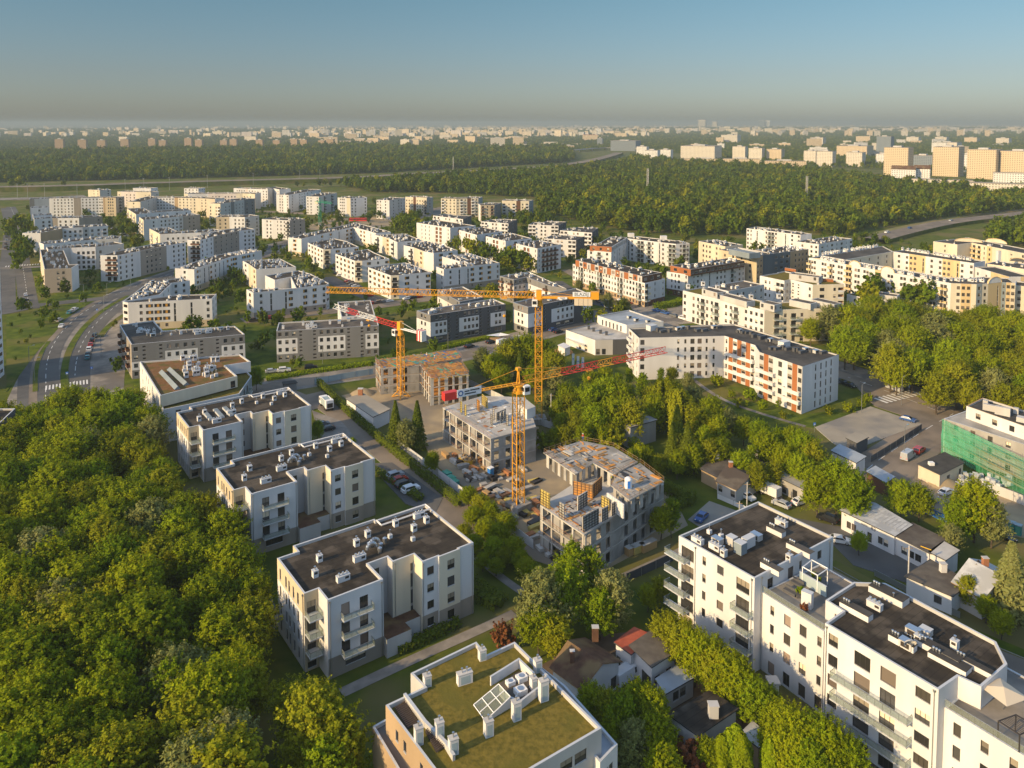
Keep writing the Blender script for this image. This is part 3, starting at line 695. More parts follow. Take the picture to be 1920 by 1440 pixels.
for u, v, ht, sx, dbl in ((904,1236,1.5,1.0,0),(801,1285,1.5,1.0,0),(871,1280,1.5,2.1,1),(916,1378,2.0,1.1,0),(968,1348,2.4,1.1,0),(1000,1292,1.7,.8,0),(1008,1258,1.7,1.0,0),(1019,1312,2.8,1.2,0),(824,1383,2.2,1.0,0),(785,1394,2.2,1.0,0),(850,1412,2.0,1.1,0)):
    tall(b, u, v, ht, sx, .9, 24, zr, dbl)
q = [G(*p, zr) for p in ((921,1285),(973,1252),(1000,1278))]; wallbox(b, q, zr, zr+1.3, 'W', 'terrace_wall')
q = [G(*p, zr) for p in ((1016,1298),(975,1330),(952,1320))]; wallbox(b, q, zr, zr+1.1, 'W', 'terrace_wall')
m = MB(); m.poly([b.rel((*G(*p, zr+.06), zr+.06)) for p in ((925,1288),(973,1258),(1012,1292),(975,1322))], 'brown_roof'); m.build('terrace_floor', b.root)
m = MB(); lo = [b.rel((*G(*p, zr+.25), zr+.25)) for p in ((910,1352),(888,1322))]; hi = [b.rel((*G(*p, zr+1.5), zr+1.5)) for p in ((935,1283),(957,1307))]
A, B, Cc, D = [Vector(p) for p in (lo[1], lo[0], hi[1], hi[0])]
m.quad(tuple(A), tuple(B), tuple(Cc), tuple(D), 'balcony_glass')
for t in (0, .33, .66, 1): m.bar(A.lerp(D, t)+Vector((0,0,.04)), B.lerp(Cc, t)+Vector((0,0,.04)), .07, 'white'); 
for t in (0, .5, 1): m.bar(A.lerp(B, t)+Vector((0,0,.05)), D.lerp(Cc, t)+Vector((0,0,.05)), .08, 'white')
for P_, Q_ in ((A, D), (B, Cc)):
    m.quad((P_.x,P_.y,zr), (Q_.x,Q_.y,zr), tuple(Q_), tuple(P_), 'W')
m.quad((D.x,D.y,zr),(Cc.x,Cc.y,zr),tuple(Cc),tuple(D),'W'); m.build('skylight', b.root)
for corners in (((740,1328),(760,1316),(786,1356),(764,1368)), ((797,1372),(808,1362),(836,1400),(818,1412))):
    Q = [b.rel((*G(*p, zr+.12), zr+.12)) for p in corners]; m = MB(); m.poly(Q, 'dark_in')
    for i in range(13):
        t = (i+.5)/13; m.bar(Vector(Q[0]).lerp(Vector(Q[3]), t)+Vector((0,0,.25)), Vector(Q[1]).lerp(Vector(Q[2]), t)+Vector((0,0,.25)), .06, 'brown_door')
    m.build('pergola', b.root)
wallbox(b, [G(*p, zr) for p in ((760,1312),(797,1362),(836,1402),(850,1425))], zr, zr+.75, 'N', 'parapet', .35)
for p, s in (((957,1283),.45),((978,1275),.55),((976,1300),.6)):
    m = MB(); M = Matrix.Translation(GV(*p, zr+.07)-b.o) @ Matrix.Rotation(R(30), 4, 'Z'); m.box(-s*1.3,-s,0,s*1.3,s,s*1.2,'white',M); m.lathe([(s*.7,s*1.2),(s*.75,s*1.3),(s*.3,s*1.32)],'metal',12,M); m.build('air_unit', b.root)
# lower storeys left and right
more(b, 9.9, [(698,1362),(742,1337),(800,1420),(870,1520),(815,1560)], {0: '', 3: 'Q:.nn..'}, base='Q', floors=3, roof='paving', clutter=0)
more(b, 10.3, [(1012,1248),(1060,1285),(1158,1395),(1125,1430),(1100,1400)], {2: 'W:.tt.', 3: 'W:tt'}, floors=3, roof='roof_sheet', bal='rail')
b.done()

# white stepped block, bottom right
b = estate('long white stepped block with railed balconies and dark roofs, bottom right corner', 16.2, [(1272.8,1004.5),(1415,1084.4),(1562.7,1006.7),(1421.6,940)], {1: 'W:.d.dn.u.'}, floors=5, fh=3.1, first=.25,
    items={0: [('d',.13,0,4,2.8),('n',.36,1,4),('w',.575,1,4),('d',.57,0,0),('d',.86,0,4,2.6)]}, bal='rail', roof='bitumen', parapet=.5)
ax = Vector(G(1415,1084.4,16.2))-Vector(G(1272.8,1004.5,16.2)); deg = math.degrees(math.atan2(ax.y, ax.x))
def outm(fx, A, B, z):
    a = Vector((*G(*A, 16.2), 0)).lerp(Vector((*G(*B, 16.2), 0)), fx); a.z = z
    return Matrix.Translation(a) @ Matrix.Rotation(R(deg), 4, 'Z') @ Matrix.Diagonal((1, -1, 1, 1))
wc = ((1272.8,1004.5), (1415,1084.4)); wd = ((1547,1168), (1760,1293.5))
for f in (1, 2, 3, 4): b.place('balcony', balcony_mesh(4.6, 1.6, 'balcony_glass'), outm(.02, *wc, .35+3.1*f))
for f in (0, 1, 2, 3): b.place('balcony', balcony_mesh(3.6, 1.4, 'balcony_glass'), outm(.88, *wc, .35+3.1*f))
b.downpipes(px([(1272.8,1004.5),(1415,1084.4),(1562.7,1006.7),(1421.6,940)], 16.2), 16.2, [(0,.24),(0,.97),(1,.08),(1,.95)]); b.downpipes(px([(1547,1168),(1760,1293.5)], 16.2)+[(200,200)], 16.2, [(0,.02),(0,.97)])
more(b, 13.2, [(1428,1109.5),(1545,1184)], {0: 'W:.n.c.c.n'}, 15, floors=4, fh=3.1, first=.25, gf='d', roof='paving', parapet=.12)
more(b, 16.2, [(1547,1168),(1760,1293.5),(1797,1268),(1840,1288),(1889,1245),(1868,1203),(1660,1093),(1601,1091),(1548,1125),(1580,1145)], {8: 'W:.u', 1: 'W:..'}, floors=5, fh=3.1, first=.25, parapet=.5,
    items={0: [('c',.085,0,4),('d',.36,0,4,2.4),('d',.59,0,4,2.2),('W',.88,0,4,2.0)]})
for f in (1, 2, 3): b.place('balcony', balcony_mesh(11.2, 1.5, 'balcony_glass'), outm(.46, *wd, .35+3.1*f))
more(b, 13.2, [(1771,1326),(1990,1460)], {0: 'W:.c..W..c..W.'}, 15, floors=4, fh=3.1, first=.25, roof='paving', parapet=.12)
zr = 15.7
for u, v, sx, sy, ht, k in ((1388,1036,1.6,1.6,1.9,'Z'),(1372,1020,1.5,1.4,1.4,'N'),(1403,1024,1.2,2.4,1.7,'W'),(1455,1000,3.2,1.3,.9,'W'),(1500,1035,4.6,1.4,.9,'W'),(1447,1070,3.6,1.3,.9,'W'),(1605,1150,4.6,1.4,.9,'W'),(1666,1120,5.4,2.2,1.0,'W'),(1692,1210,3.6,1.1,.9,'W'),(1760,1225,6.0,1.6,.8,'W'),(1780,1245,5.0,1.8,.7,'W'),(1735,1190,1.5,1.5,.9,'N'),(1825,1252,4.8,1.0,.7,'W')):
    m = MB(); M = Matrix.Translation(GV(u, v, zr)-b.o) @ Matrix.Rotation(R(deg), 4, 'Z'); m.box(-sx/2,-sy/2,0,sx/2,sy/2,ht,k,M); m.box(-sx/2-.04,-sy/2-.04,ht,sx/2+.04,sy/2+.04,ht+.06,'bitumen_grey' if sx > 2 else 'coping',M)
    if sx > 2.3:
        for i in range(3): m.lathe([(.12,ht),(.12,ht+.45),(.2,ht+.46),(.15,ht+.6)],'metal',8,M @ Matrix.Translation((-sx/2+.35+.4*i,0,0)))
    m.build('chimney', b.root)
for u, v in ((1308,1018),(1330,1000),(1341,1030),(1357,1043),(1465,985),(1480,1052),(1352,1008),(1640,1140),(1722,1205),(1675,1130),(1790,1215),(1742,1205)):
    b.place('chimney', CACHE['chimney'][rnd.choice((0,2,1))], Matrix.Translation((*G(u, v, zr), zr)) @ Matrix.Rotation(R(deg), 4, 'Z'))
for u, v in ((1418,1012),(1345,1020),(1700,1215),(1712,1192)):
    b.place('air_unit', CACHE['unit'][0], Matrix.Translation((*G(u, v, zr), zr)) @ Matrix.Rotation(R(deg), 4, 'Z'))
m = MB(); A = GV(1708,1219,zr)-b.o; m.bar(A, A+Vector((0,0,2.2)), .07, 'metal'); m.lathe([(.9,0),(.7,.25),(.35,.42),(.05,.48)],'N',14,Matrix.Translation(A+Vector((-.4,-.5,1.3))) @ Matrix.Rotation(R(-60),4,'X')); m.build('satellite_dish', b.root)
# roof terrace rails, pergola frame, planters
m = MB(); zt = 13.2
for A, B in (((1428,1108),(1545,1182)),((1771,1324),(1990,1458))):
    a, c = GV(*A, zt+.01)-b.o, GV(*B, zt+.01)-b.o; n_ = 18
    for i in range(n_+1): q = a.lerp(c, i/n_); m.bar(q, q+Vector((0,0,1)), .03, 'rail')
    m.bar(a+Vector((0,0,1)), c+Vector((0,0,1)), .05, 'rail'); m.quad(tuple(a+Vector((0,0,.1))), tuple(c+Vector((0,0,.1))), tuple(c+Vector((0,0,.95))), tuple(a+Vector((0,0,.95))), 'balcony_glass')
m.build('railing', b.root)
m = MB(); q = [GV(*p, 16.0)-b.o for p in ((1505,1063),(1522,1050),(1552,1066),(1533,1079))]
for i in range(4): m.bar(q[i], q[(i+1)%4], .1, 'white'); m.bar(q[i], q[i]-Vector((0,0,2.8)), .09, 'white')
m.build('pergola', b.root)
wallbox(b, [G(*p, 13.2) for p in ((1500,1090),(1548,1118))], 13.1, 14.9, 'L', 'screen'); wallbox(b, [G(*p, 13.2) for p in ((1510,1135),(1517,1138))], 13.1, 15.6, 'W', 'chimney', 1.0)
m = MB(); q = [GV(*p, 15.4)-b.o for p in ((1872,1352),(1905,1340),(1945,1362),(1912,1378))]
for i in range(4): m.bar(q[i], q[(i+1)%4], .1, 'frame'); m.bar(q[i], q[i]-Vector((0,0,2.3)), .1, 'frame')
for i in range(10): t = (i+.5)/10; m.bar(q[0].lerp(q[1], t), q[3].lerp(q[2], t), .05, 'frame')
m.build('pergola', b.root)
b.done()
def tub(u, v, z, label, col='leaf_bright', s=.6):
    p = GV(u, v, z); t = thing('potted_plant', label, 'plant', p, 0, 'plants on the roof terraces'); m = MB(); m.box(-s*.6,-s*.5,0,s*.6,s*.5,.5,'D'); m.build('planter', t); return t, s, col
TUBS = [tub(*a) for a in ((1500,1118,13.1,'yellow green shrub in a long planter on the white block roof terrace','leaf_bright',1.1),(1508,1150,13.1,'orange flowering shrub in a planter by the roof terrace rail','leaf_rust',.9),(1524,1088,13.1,'clipped round bush in a pot by the glass screen on the roof terrace','leaf',.5),(1535,1098,13.1,'small bush in a pot, second along the glass screen','leaf',.5))]
for p, sc, lb in (((1482,1112),1,'grey lounge sofa set beside the yellow shrub on the roof terrace'),((1495,1097),.9,'grey lounge sofa set near the terrace door of the tall wing')):
    t = thing('lounge_sofa', lb, 'sofa', GV(*p, 13.12), R(deg), 'terrace furniture'); m = MB(); m.box(-1.1*sc,-.45,0,1.1*sc,.45,.42,'D'); m.build('seat', t); m = MB(); m.box(-1.1*sc,.3,.42,1.1*sc,.5,.85,'D'); m.build('backrest', t)
t = thing('parasol', 'cream square parasol open over the roof terrace at the right edge', 'parasol', GV(1880,1330,13.1), R(20)); m = MB(); m.bar((0,0,0),(0,0,3.0),.05,'metal'); m.build('pole', t)
m = MB(); cs = [(-2,-2,2.4),(2,-2,2.4),(2,2,2.4),(-2,2,2.4)]
for i in range(4): m.poly([cs[i], cs[(i+1)%4], (0,0,3.1)], 'umbrella')
m.build('canopy', t)

# ================================================================ blocks of the middle distance
b = estate('white L shaped block with orange panels and long white balconies, in the middle right', 15, [(1179,615),(1198,633.3),(1358.6,629.7),(1415.6,647),(1424,660),(1504.7,687.5),(1573,665),(1378,607.5),(1330,609)],
    {0: 'W:lnn', 1: 'W:c....nnccnn.', 2: 'W:n O:. W:W O:. N:W O:. W:w', 4: 'N:W O:. N:W W:. W:c W:. N:W O:. N:w', 5: 'W:._vvvv_'}, floors=5, fh=2.9, first=.15, roof='bitumen_grey', coping='coping_dark', clutter=0, gf=None)
for (A, B, k) in (((1225,622),(1350,618),12),((1380,622),(1480,650),16),((1440,655),(1545,664),12)):
    for i in range(k):
        t = (i+rnd.random())/k; p = G(A[0]+(B[0]-A[0])*t, A[1]+(B[1]-A[1])*t+rnd.uniform(-3,3), 14.5); b.place('chimney', rnd.choice(CACHE['dark']+CACHE['unit'][:1]), Matrix.Translation((*p, 14.5)) @ Matrix.Rotation(R(30), 4, 'Z'))
for u, v in ((1222,619),(1470,650)):
    m = MB(); M = Matrix.Translation(GV(u, v, 14.5)-b.o) @ Matrix.Rotation(R(32), 4, 'Z'); m.box(-1.7,-1.2,0,1.7,1.2,1.9,'W',M); m.box(-1.8,-1.3,1.9,1.8,1.3,1.98,'coping',M); m.build('roof_hatch', b.root)
a_, c_ = Vector((*G(1198,633.3,15),0)), Vector((*G(1179,615,15),0)); dd = (c_-a_).normalized(); ang = math.atan2(dd.y, dd.x)
for (u0, v0), (u1, v1), f0, f1, t0, t1 in (((1358.6,629.7),(1415.6,647),1,4,.08,1.0),((1424,660),(1504.7,687.5),1,4,-.04,.40),((1424,660),(1504.7,687.5),1,3,.62,.99)):
    p_, q_ = Vector((*G(u0, v0, 15),0)), Vector((*G(u1, v1, 15),0)); L_ = (q_-p_).length
    for f in range(f0, f1): b.place('balcony', balcony_mesh(L_*(t1-t0), 1.3, 'W'), Matrix.Translation(p_.lerp(q_, (t0+t1)/2)+Vector((0,0,.15+2.9*f))) @ Matrix.Rotation(math.atan2(q_.y-p_.y, q_.x-p_.x), 4, 'Z') @ Matrix.Diagonal((1,-1,1,1)))
for f in range(1, 5): b.place('balcony', balcony_mesh(4.2, 1.6, 'W'), Matrix.Translation(a_.lerp(c_, .62)+Vector((0,0,.15+2.9*f))) @ Matrix.Rotation(ang, 4, 'Z') )
b.done()

b = estate('low white shop building with a stepped flat roof beside the orange panelled block', 6, [(1061,618.3),(1116,637.5),(1182,636),(1205,612),(1122,605)], {0: 'W:..tt.', 1: 'N:tt.D:...'.replace('.D:', '. D:')}, floors=1, fh=4.5, first=.1, roof='concrete_light', coping='coping_dark', name='shop_building', cat='shop')
more(b, 9, [(1120,591.7),(1175,609.5),(1244,602.5),(1180,581)], {0: 'W:.pppppp.'}, floors=1, fh=3, z0=0, first=5.6, roof='roof_sheet', coping='coping')
for u, v in ((1104,617),(1113,621),(1126,625),(1137,628)): b.place('air_unit', CACHE['dark'][0], Matrix.Translation((*G(u, v, 5.6), 5.6)))
for u, v in ((1180,597),(1193,602),(1215,605)): b.place('air_unit', CACHE['unit'][0], Matrix.Translation((*G(u, v, 8.6), 8.6)) @ Matrix.Rotation(R(30),4,'Z'))
m = MB(); m.quad(b.rel((*G(1063,631,3),3)), b.rel((*G(1098,646,3),3)), b.rel((*G(1094,649,2.8),2.8)), b.rel((*G(1059,634,2.8),2.8)), 'metal'); m.build('canopy', b.root); b.done()

b = estate('long white block with a beige end, roof terraces and plants, beside the shop', 13.6, [(1280.4,544.6),(1433.5,581.8),(1589,576.5)], {0: 'W:w.uubuub.uwb.uwuw', 1: 'I:.bubu.WubW'}, 13, base='W', floors=4, fh=3.1, first=.3, bal='balcony_glass', roof='sedum', gf='t')
more(b, 13.6, [(1366,546),(1433,533.5)], {0: 'N:.uu.uu'}, 12, base='W', floors=4, fh=3.1, roof='brown_roof', clutter=4)
for pix, hh in (([(1316,541),(1345,549)],16),([(1350,553),(1400,566)],15.6),([(1425,566),(1452,572)],16.2),([(1480,562),(1520,570)],15.8),([(1520,561),(1565,571)],16)):
    more(b, hh, pix, 'N:u.u', 5, base='N', z0=13.2, floors=1, fh=2.6, first=.1, roof='brown_roof', parapet=.1)
for u, v in ((1318,536),(1345,543),(1390,562),(1460,560),(1290,541),(1408,561)): b.place('chimney', CACHE['chimney'][0], Matrix.Translation((*G(u, v, 13.2), 13.2)) @ Matrix.Scale(1.7, 4))
b.done()
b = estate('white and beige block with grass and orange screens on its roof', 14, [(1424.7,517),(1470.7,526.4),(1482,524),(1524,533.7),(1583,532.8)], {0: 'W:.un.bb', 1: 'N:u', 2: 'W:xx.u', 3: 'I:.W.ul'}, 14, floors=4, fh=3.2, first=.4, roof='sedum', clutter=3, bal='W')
more(b, 16.5, [(1480,513),(1535,520)], 'N:.u.u', 6, base='N', z0=13.6, floors=1, fh=2.6, roof='brown_roof')
wallbox(b, [G(*p, 13.6) for p in ((1522,526),(1562,529))], 13.6, 15, 'O', 'screen'); wallbox(b, [G(*p, 13.6) for p in ((1472,507),(1492,510))], 13.6, 15, 'O', 'screen'); b.done()
b = estate('low white pavilion block with planted roof, partly behind the trees, at the courtyard block', 7, [(1588,552),(1640,562),(1700,570)], 'W:.u.u.*', 12, floors=2, roof='sedum', clutter=2); more(b, 10, [(1625,549),(1682,556)], 'N:..', 7, base='N', z0=6.5, floors=1, roof='brown_roof'); b.done()
PENT = dict(z0=11.6, floors=1, fh=2.7, first=.1, parapet=.15)
b = estate('white block with an orange and glass top floor and street trees before it', 12, [(1074,495),(1209,531),(1247,522.5)], {0: 'QWWW:uuwbunwunwbuwwnuwbnuwwubw', 1: 'BWWW:b.n.n'}, 16, floors=4, fh=2.95, first=.1, bal='balcony_glass')
more(b, 15, [(1079,487.5),(1204,518),(1241,511)], {0: 'O:. N:W O:w N:p*', 1: 'B:WWW'}, 12, base='N', clutter=26, **PENT); b.done()
b = estate('pale blue white block with a brown and orange top floor, beside a hedge corner', 12, [(1250,509),(1290,515),(1397,497)], {0: 'BWWW:.nnu.n', 1: 'BWWW:.nwn.s.wuu.b.wn'}, 15, floors=4, fh=2.95, first=.1, bal='balcony_glass')
more(b, 15, [(1257,497.5),(1295,505.5),(1396,489)], {0: 'O:WW', 1: 'B:WW*'}, 11, base='B', clutter=22, **PENT); b.done()
b = estate('white courtyard block with green glass stairwells and an orange top floor', 12, [(1101,469),(1146,473),(1180,452)], {0: 'W:wbw', 1: 'W:.wsw.w.w'}, 14, floors=4, fh=2.95, first=.1, bal='balcony_glass'); more(b, 15, [(1106,460.5),(1147,463),(1176,445)], {0: 'O:www', 1: 'N:ww*'}, 11, base='O', clutter=14, **PENT)
more(b, 14.6, [(1176,447),(1267,457.5),(1293,456)], {0: 'W:sw.bb.bw.sw.bb', 1: 'W:.wbw'}, 13, floors=5, fh=2.85, first=.1, bal='balcony_glass', clutter=10)
for u, v in ((1183,444),(1244,449)):
    m = MB(); M = Matrix.Translation(GV(u, v, 14.2)-b.o); m.box(-2,-1.5,0,2,1.5,2.4,'W',M); m.build('roof_hatch', b.root)
b.done()
b = estate('beige office like block with dark rooftop plant rooms and an overhanging roof edge', 16.5, [(1310,452),(1360,462)], 'C:.www.ww.', 14, floors=5, fh=3.1, clutter=14, base='C')
more(b, 17.5, [(1348,468),(1419,480.5),(1453,475)], {0: 'S:.w.w.w.w.', 1: 'Q:ww.A:....'.replace('.A', ' A')}, 16, base='S', floors=5, fh=3.2, first=.5, roof='bitumen_grey', coping='coping_dark', clutter=10)
more(b, 20, [(1366,467),(1405,475)], '', 8, base='Z', z0=17, roof='Z', clutter=0)
more(b, 17, [(1450,475),(1482,471.5),(1516,467)], {0: 'A:WWW', 1: 'Q:.wwww'}, 14, base='Q', floors=5, fh=3.1, first=.5, clutter=22); b.done()
b = estate('white block with a row of pale balconies standing against the wood', 15, [(1400,428),(1501,440),(1522,438.5)], {0: 'W:wn.s..wbbw..s.w.w', 1: 'W:.'}, 13, floors=5, fh=2.9, clutter=22, bal='balcony_glass'); b.done()
b = estate('white block with tall dark loggia stacks, just left of the long courtyard block', 13, [(1492,452.5),(1535,458),(1598,447.5)], {0: 'W:.w.ww', 1: 'W:.W.n.W.n.W.n.W'}, 14, floors=4, fh=3, clutter=22); b.done()
# courtyard block in white, yellow and orange
Pj = [(1516,483),(1783,531),(1831,533),(1853,531.7),(1878,529),(1904,530.5)]
b = estate('very long white courtyard block with arched gables and yellow and orange bays', 16.2, Pj, {0: 'W:bww..ww.bw.ww. W:Y:'.split()[0]+' Y:bb W:.ww.ww.. Y:bb W:..ww..ww.ww.ww.ww.bb.', 1: 'I:.w Y:ww I:.', 2: 'Z:w I:w', 3: 'Y:.s', 4: 'Z:n Y:w I:w'}, 12, floors=5, fh=3.05, first=.4, bal='Y', roof='bitumen_grey', clutter=0)
more(b, 14.2, [(1904,535),(1935,538)], 'I:ww', 12, base='I', floors=4, fh=3.05)
b.wing([G(*p, 16.2) for p in ((1516,483),(1583,487.5),(1675,471.5),(1655,461))], 16.2, {1: 'I:.w.w.w.w.w.'}, base='I', floors=5, fh=3.05, roof='bitumen_grey')
more(b, 16.2, [(1675,471.7),(1826,493.5)], {0: 'W:.w.w Y:ww Y:.s W:.w.w Y:ww Y:.s W:w.w'}, 12, floors=5, fh=3.05, roof='bitumen_grey')
more(b, 14, [(1826,500),(1892,519)], 'W:ww Y:w.', 12, floors=4, roof='bitumen_grey')
def arch(b, A, B, z, r_, mat='W', th=.6):
    a, c = GV(*A, z)-b.o, GV(*B, z)-b.o; mid = (a+c)/2; d = (c-a); Ln = d.length/2; d.normalize(); n = Vector((-d.y, d.x, 0))*th; m = MB(); pts = []
    for i in range(13): t = math.pi*i/12; pts.append(mid-d*(Ln*math.cos(t))+Vector((0,0,r_*math.sin(t))))
    f = Vector((0,0,0))-n*.1
    m.poly([tuple(p+f) for p in pts], mat); m.poly([tuple(p+n) for p in reversed(pts)], mat)
    for i in range(12): m.quad(tuple(pts[i]+f), tuple(pts[i]+n), tuple(pts[i+1]+n), tuple(pts[i+1]+f), 'Y')
    for i in range(12): m.bar(pts[i]+f*1.3, pts[i+1]+f*1.3, .22, 'Y')
    m.build('arched_gable', b.root)
arch(b, (1592,496.6), (1614,500.5), 16.2, 2.6); arch(b, (1652,507.5), (1677,512), 16.2, 2.6); arch(b, (1853,531.7), (1878,529), 16.2, 2.8)
m = MB(); p = GV(1868,531,0)-b.o; M = Matrix.Translation(p) @ Matrix.Rotation(R(10),4,'Z'); m.box(-.9,-1.6,0,.9,.2,18.5,'W',M); m.build('pier', b.root)
for A, B, k in (((1535,487),(1775,530),22),((1540,481),(1650,464),14),((1690,470),(1820,490),14),((1780,528),(1845,530),6)):
    for i in range(k):
        t = (i+.2+.6*rnd.random())/k; p = G(A[0]+(B[0]-A[0])*t, A[1]+(B[1]-A[1])*t-1.5, 15.8); b.place('chimney', CACHE['chimney'][rnd.choice((1,1,0))], Matrix.Translation((*p, 15.8)) @ Matrix.Rotation(R(-57),4,'Z') @ Matrix.Scale(1.25, 4))
b.done()
b = estate('white and pale yellow block with curved parapets at the right edge, behind the courtyard block', 16, [(1750,452.5),(1795,458.5),(1822,455),(1935,478)], {0: 'I:.n.', 1: 'I:..', 2: 'I:bbn.Y:w I:.s.w.w.'.replace('.Y', ' Y')}, 14, floors=5, fh=3.05, roof='bitumen_grey', clutter=10, bal='Y')
arch(b, (1790,452), (1842,455), 16, 2.2, 'I'); arch(b, (1848,452), (1888,458), 16, 2.4, 'I'); b.done()
b = estate('white block cut off by the right edge, between the two yellow bay blocks', 14.5, [(1848,494),(1925,505),(1960,500)], {0: 'I:.w.w.W.w.'}, 14, floors=4, fh=3.1, roof='bitumen_grey', clutter=6); arch(b, (1893,489), (1925,492), 14.5, 2, 'D'); b.done()
# ================================================================ grey and white row along the street
GR = dict(floors=4, fh=2.95, first=.15, base='G', gf='u')
b = estate('grey and white corner block with many brown balconies, beside the wide avenue', 12.4, [(224,609),(246,646),(459,626.7),(440,611),(305,620),(288,601)], {0: 'T:bbb', 1: 'GWGG:w GGGG:x.x GWWG:uuuu GGGG:x.x GWWG:uuu'}, clutter=0, roof='bitumen_grey', bal='B', **GR)
b.scatter([G(*p, 11.9) for p in ((235,608),(252,640),(445,622),(430,614),(300,622),(284,603))], 11.95, 26, ('chimney','chimney','unit'))
for f in range(1, 4):
    for t in (.1, .5, .9): pass
b.done()
b = estate('grey and white block straight behind the red and white crane', 12, [(518,621),(710,610)], {0: 'GWWG:uuu GGGG:x.x GWWG:uuuu GGGG:x.x GWWG:uu'}, 13, clutter=12, roof='brown_roof', **GR); b.done()
b = estate('small grey roofed wing block right behind the tip of the red and white crane', 12, [(633,566),(640,594),(703,590),(695,562.5)], {0: 'W:.u.', 1: 'GWGW:.uu.u.'}, clutter=9, roof='brown_roof', **GR); b.done()
b = estate('dark grey block with three white panels and a shop floor, below the long yellow jib', 12, [(781,582.5),(807,591),(948,570),(925,560)], {0: 'GWWG:.uu.', 1: 'DWWD:.uuu DDDD:x.x DWWD:.uuuu DDDD:x.x DWWD:.uu.'}, clutter=14, roof='brown_roof', floors=4, fh=2.95, first=.15, base='D', gf='W'); b.done()
b = estate('dark grey and white block behind the mast of the tall yellow crane', 12, [(962,567),(990,576),(1108,552),(1080,540)], {0: 'GWWG:.uu.', 1: 'DWWG:.uu DDDD:x. DWWD:.uuuu DDDD:.. DWWG:uu'}, clutter=8, roof='brown_roof', floors=4, fh=2.95, first=.15, base='G', gf='W')
b.wing([G(*p, 12) for p in ((937,517.5),(963,524.5),(987,519.5),(1032,536),(1062,541),(992,509))], 12, {0: 'GPPG:bub', 1: 'GPPG:uuu', 2: 'GWWG:u.b', 3: ''}, clutter=16, roof='brown_roof', bal='B', **GR); b.done()
b = estate('narrow grey block between the dark grey row and the white block with amber panels', 12, [(820,544),(862,566),(907,557),(868,537)], {0: 'PPPG:u.u.u', 1: 'G:..'}, clutter=7, roof='brown_roof', **GR); b.done()

# ================================================================ white estate with amber panels
AM = dict(floors=4, fh=2.9, first=.15, gf='u')
CL = ('chimney', 'chimney', 'chimney', 'unit')
b = estate('white and sandstone block with amber window panels at the avenue bend', 12.3, [(230,565.5),(240,567.5),(397.5,560),(406,551),(330,553)], {0: 'SWWW:l', 1: 'SWWW:.uooos.s.u', 2: 'SWWW:u.u'}, clutter=9, kinds=CL, **AM)
b.wing([G(*p, 12.3) for p in ((230,565.5),(300,552),(322,531),(283,526))], 12.3, {1: 'W:.u.u.'}, clutter=34, kinds=CL, **AM)
more(b, 12.3, [(318,531),(356,526)], 'W:.u.u.', 10, clutter=6, **AM); b.done()
b = estate('long white block with amber panels, parallel to the avenue, second from its bend', 12.3, [(328,503),(364,505),(436,480.5),(470,474),(491,470)], {0: 'SWWW:.w.', 1: 'SWWW:.on.s.so.u.s.s.o.o', 2: 'SWWW:o.oo', 3: 'W:u.'}, 12, clutter=46, kinds=CL, **AM); b.done()
b = estate('white block with amber panels and a court, behind the tip of the yellow jib', 12.3, [(462,542.5),(475,549),(611.7,534),(617,531),(582,513),(545,519),(555,540)], {0: 'SWWW:.q.', 1: 'TWWW:.u.s..sq..q.q.u', 2: 'W:l'}, clutter=36, kinds=CL, **AM)
b.wing([G(*p, 12.3) for p in ((497,516.5),(515,525),(540,520),(582,513),(560,507))], 12.3, {0: 'W:.', 1: 'W:..'}, clutter=6, kinds=CL, **AM); b.done()
b = estate('white block with a notched court, left of the parked cars behind the jib tip', 12.3, [(455,489),(466,495),(480,505),(555,500),(526,485)], {0: 'W:l', 1: 'C:.q', 2: 'W:....'}, clutter=34, kinds=CL, **AM); b.done()
b = estate('long angled white block with an amber windowed end wall, facing the avenue crossing', 12.3, [(540,445),(565,447.5),(662,425.5),(705,437),(733,435)], {0: 'SWWW:.q.', 1: 'W:....q.q.s.qq', 2: 'SWWW:u.qq.s.', 3: 'W:.'}, 12, clutter=44, kinds=CL, **AM); b.done()
def white3(lbl, pix, c=30): 
    b = estate(lbl, 12.3, pix, {0: 'W:lqqql', 1: 'I:b', 2: 'W:.q.u.q'}, clutter=c, kinds=CL, bal='rail', **AM); b.done()
white3('white block with loggias along a green strip, farthest of the three in that row', [(577,455),(606,467.5),(620,467),(672.5,462.5),(650,452),(627,447)])
white3('white block with loggias along a green strip, middle of the three in that row', [(629,476),(665,489),(679,489),(730,485),(703,474),(690,467)])
white3('white block with loggias along a green strip, nearest of the three in that row', [(690,501),(732.5,516.7),(748,516),(807.5,510),(785,500),(760,492)], 34)
b = estate('white block with amber panels and a small court, nearest of its kind to the shop', 12.3, [(818,500),(832,505),(937,492.5),(880,474.5),(850,478),(880,494),(836,497)], {0: 'W:.u', 1: 'TWWW:.u.s.sq.q.q.u'}, clutter=34, kinds=CL, **AM)
b.wing([G(*p, 12.3) for p in ((829,481),(862,490),(880,487),(850,477))], 12.3, {0: 'W:..b', 1: 'W:q'}, clutter=6, kinds=CL, **AM); b.done()
b = estate('white block with stepped corner loggias, behind the two amber court blocks', 12.3, [(757,460),(776,464),(794,471),(813,474.5),(858,469),(823,457),(790,452)], {0: 'W:.b', 1: 'C:.q', 2: 'W:.', 3: 'W:.q.q.'}, clutter=34, kinds=CL, **AM); b.done()
b = estate('white block with stepped loggias at the inner corner of the angled block', 12.3, [(700,440),(717,443.5),(730,447),(745,454),(790,450),(760,438)], {0: 'W:b', 1: 'C:.q', 2: 'W:b', 3: 'W:.q.'}, clutter=30, kinds=CL, **AM); b.done()
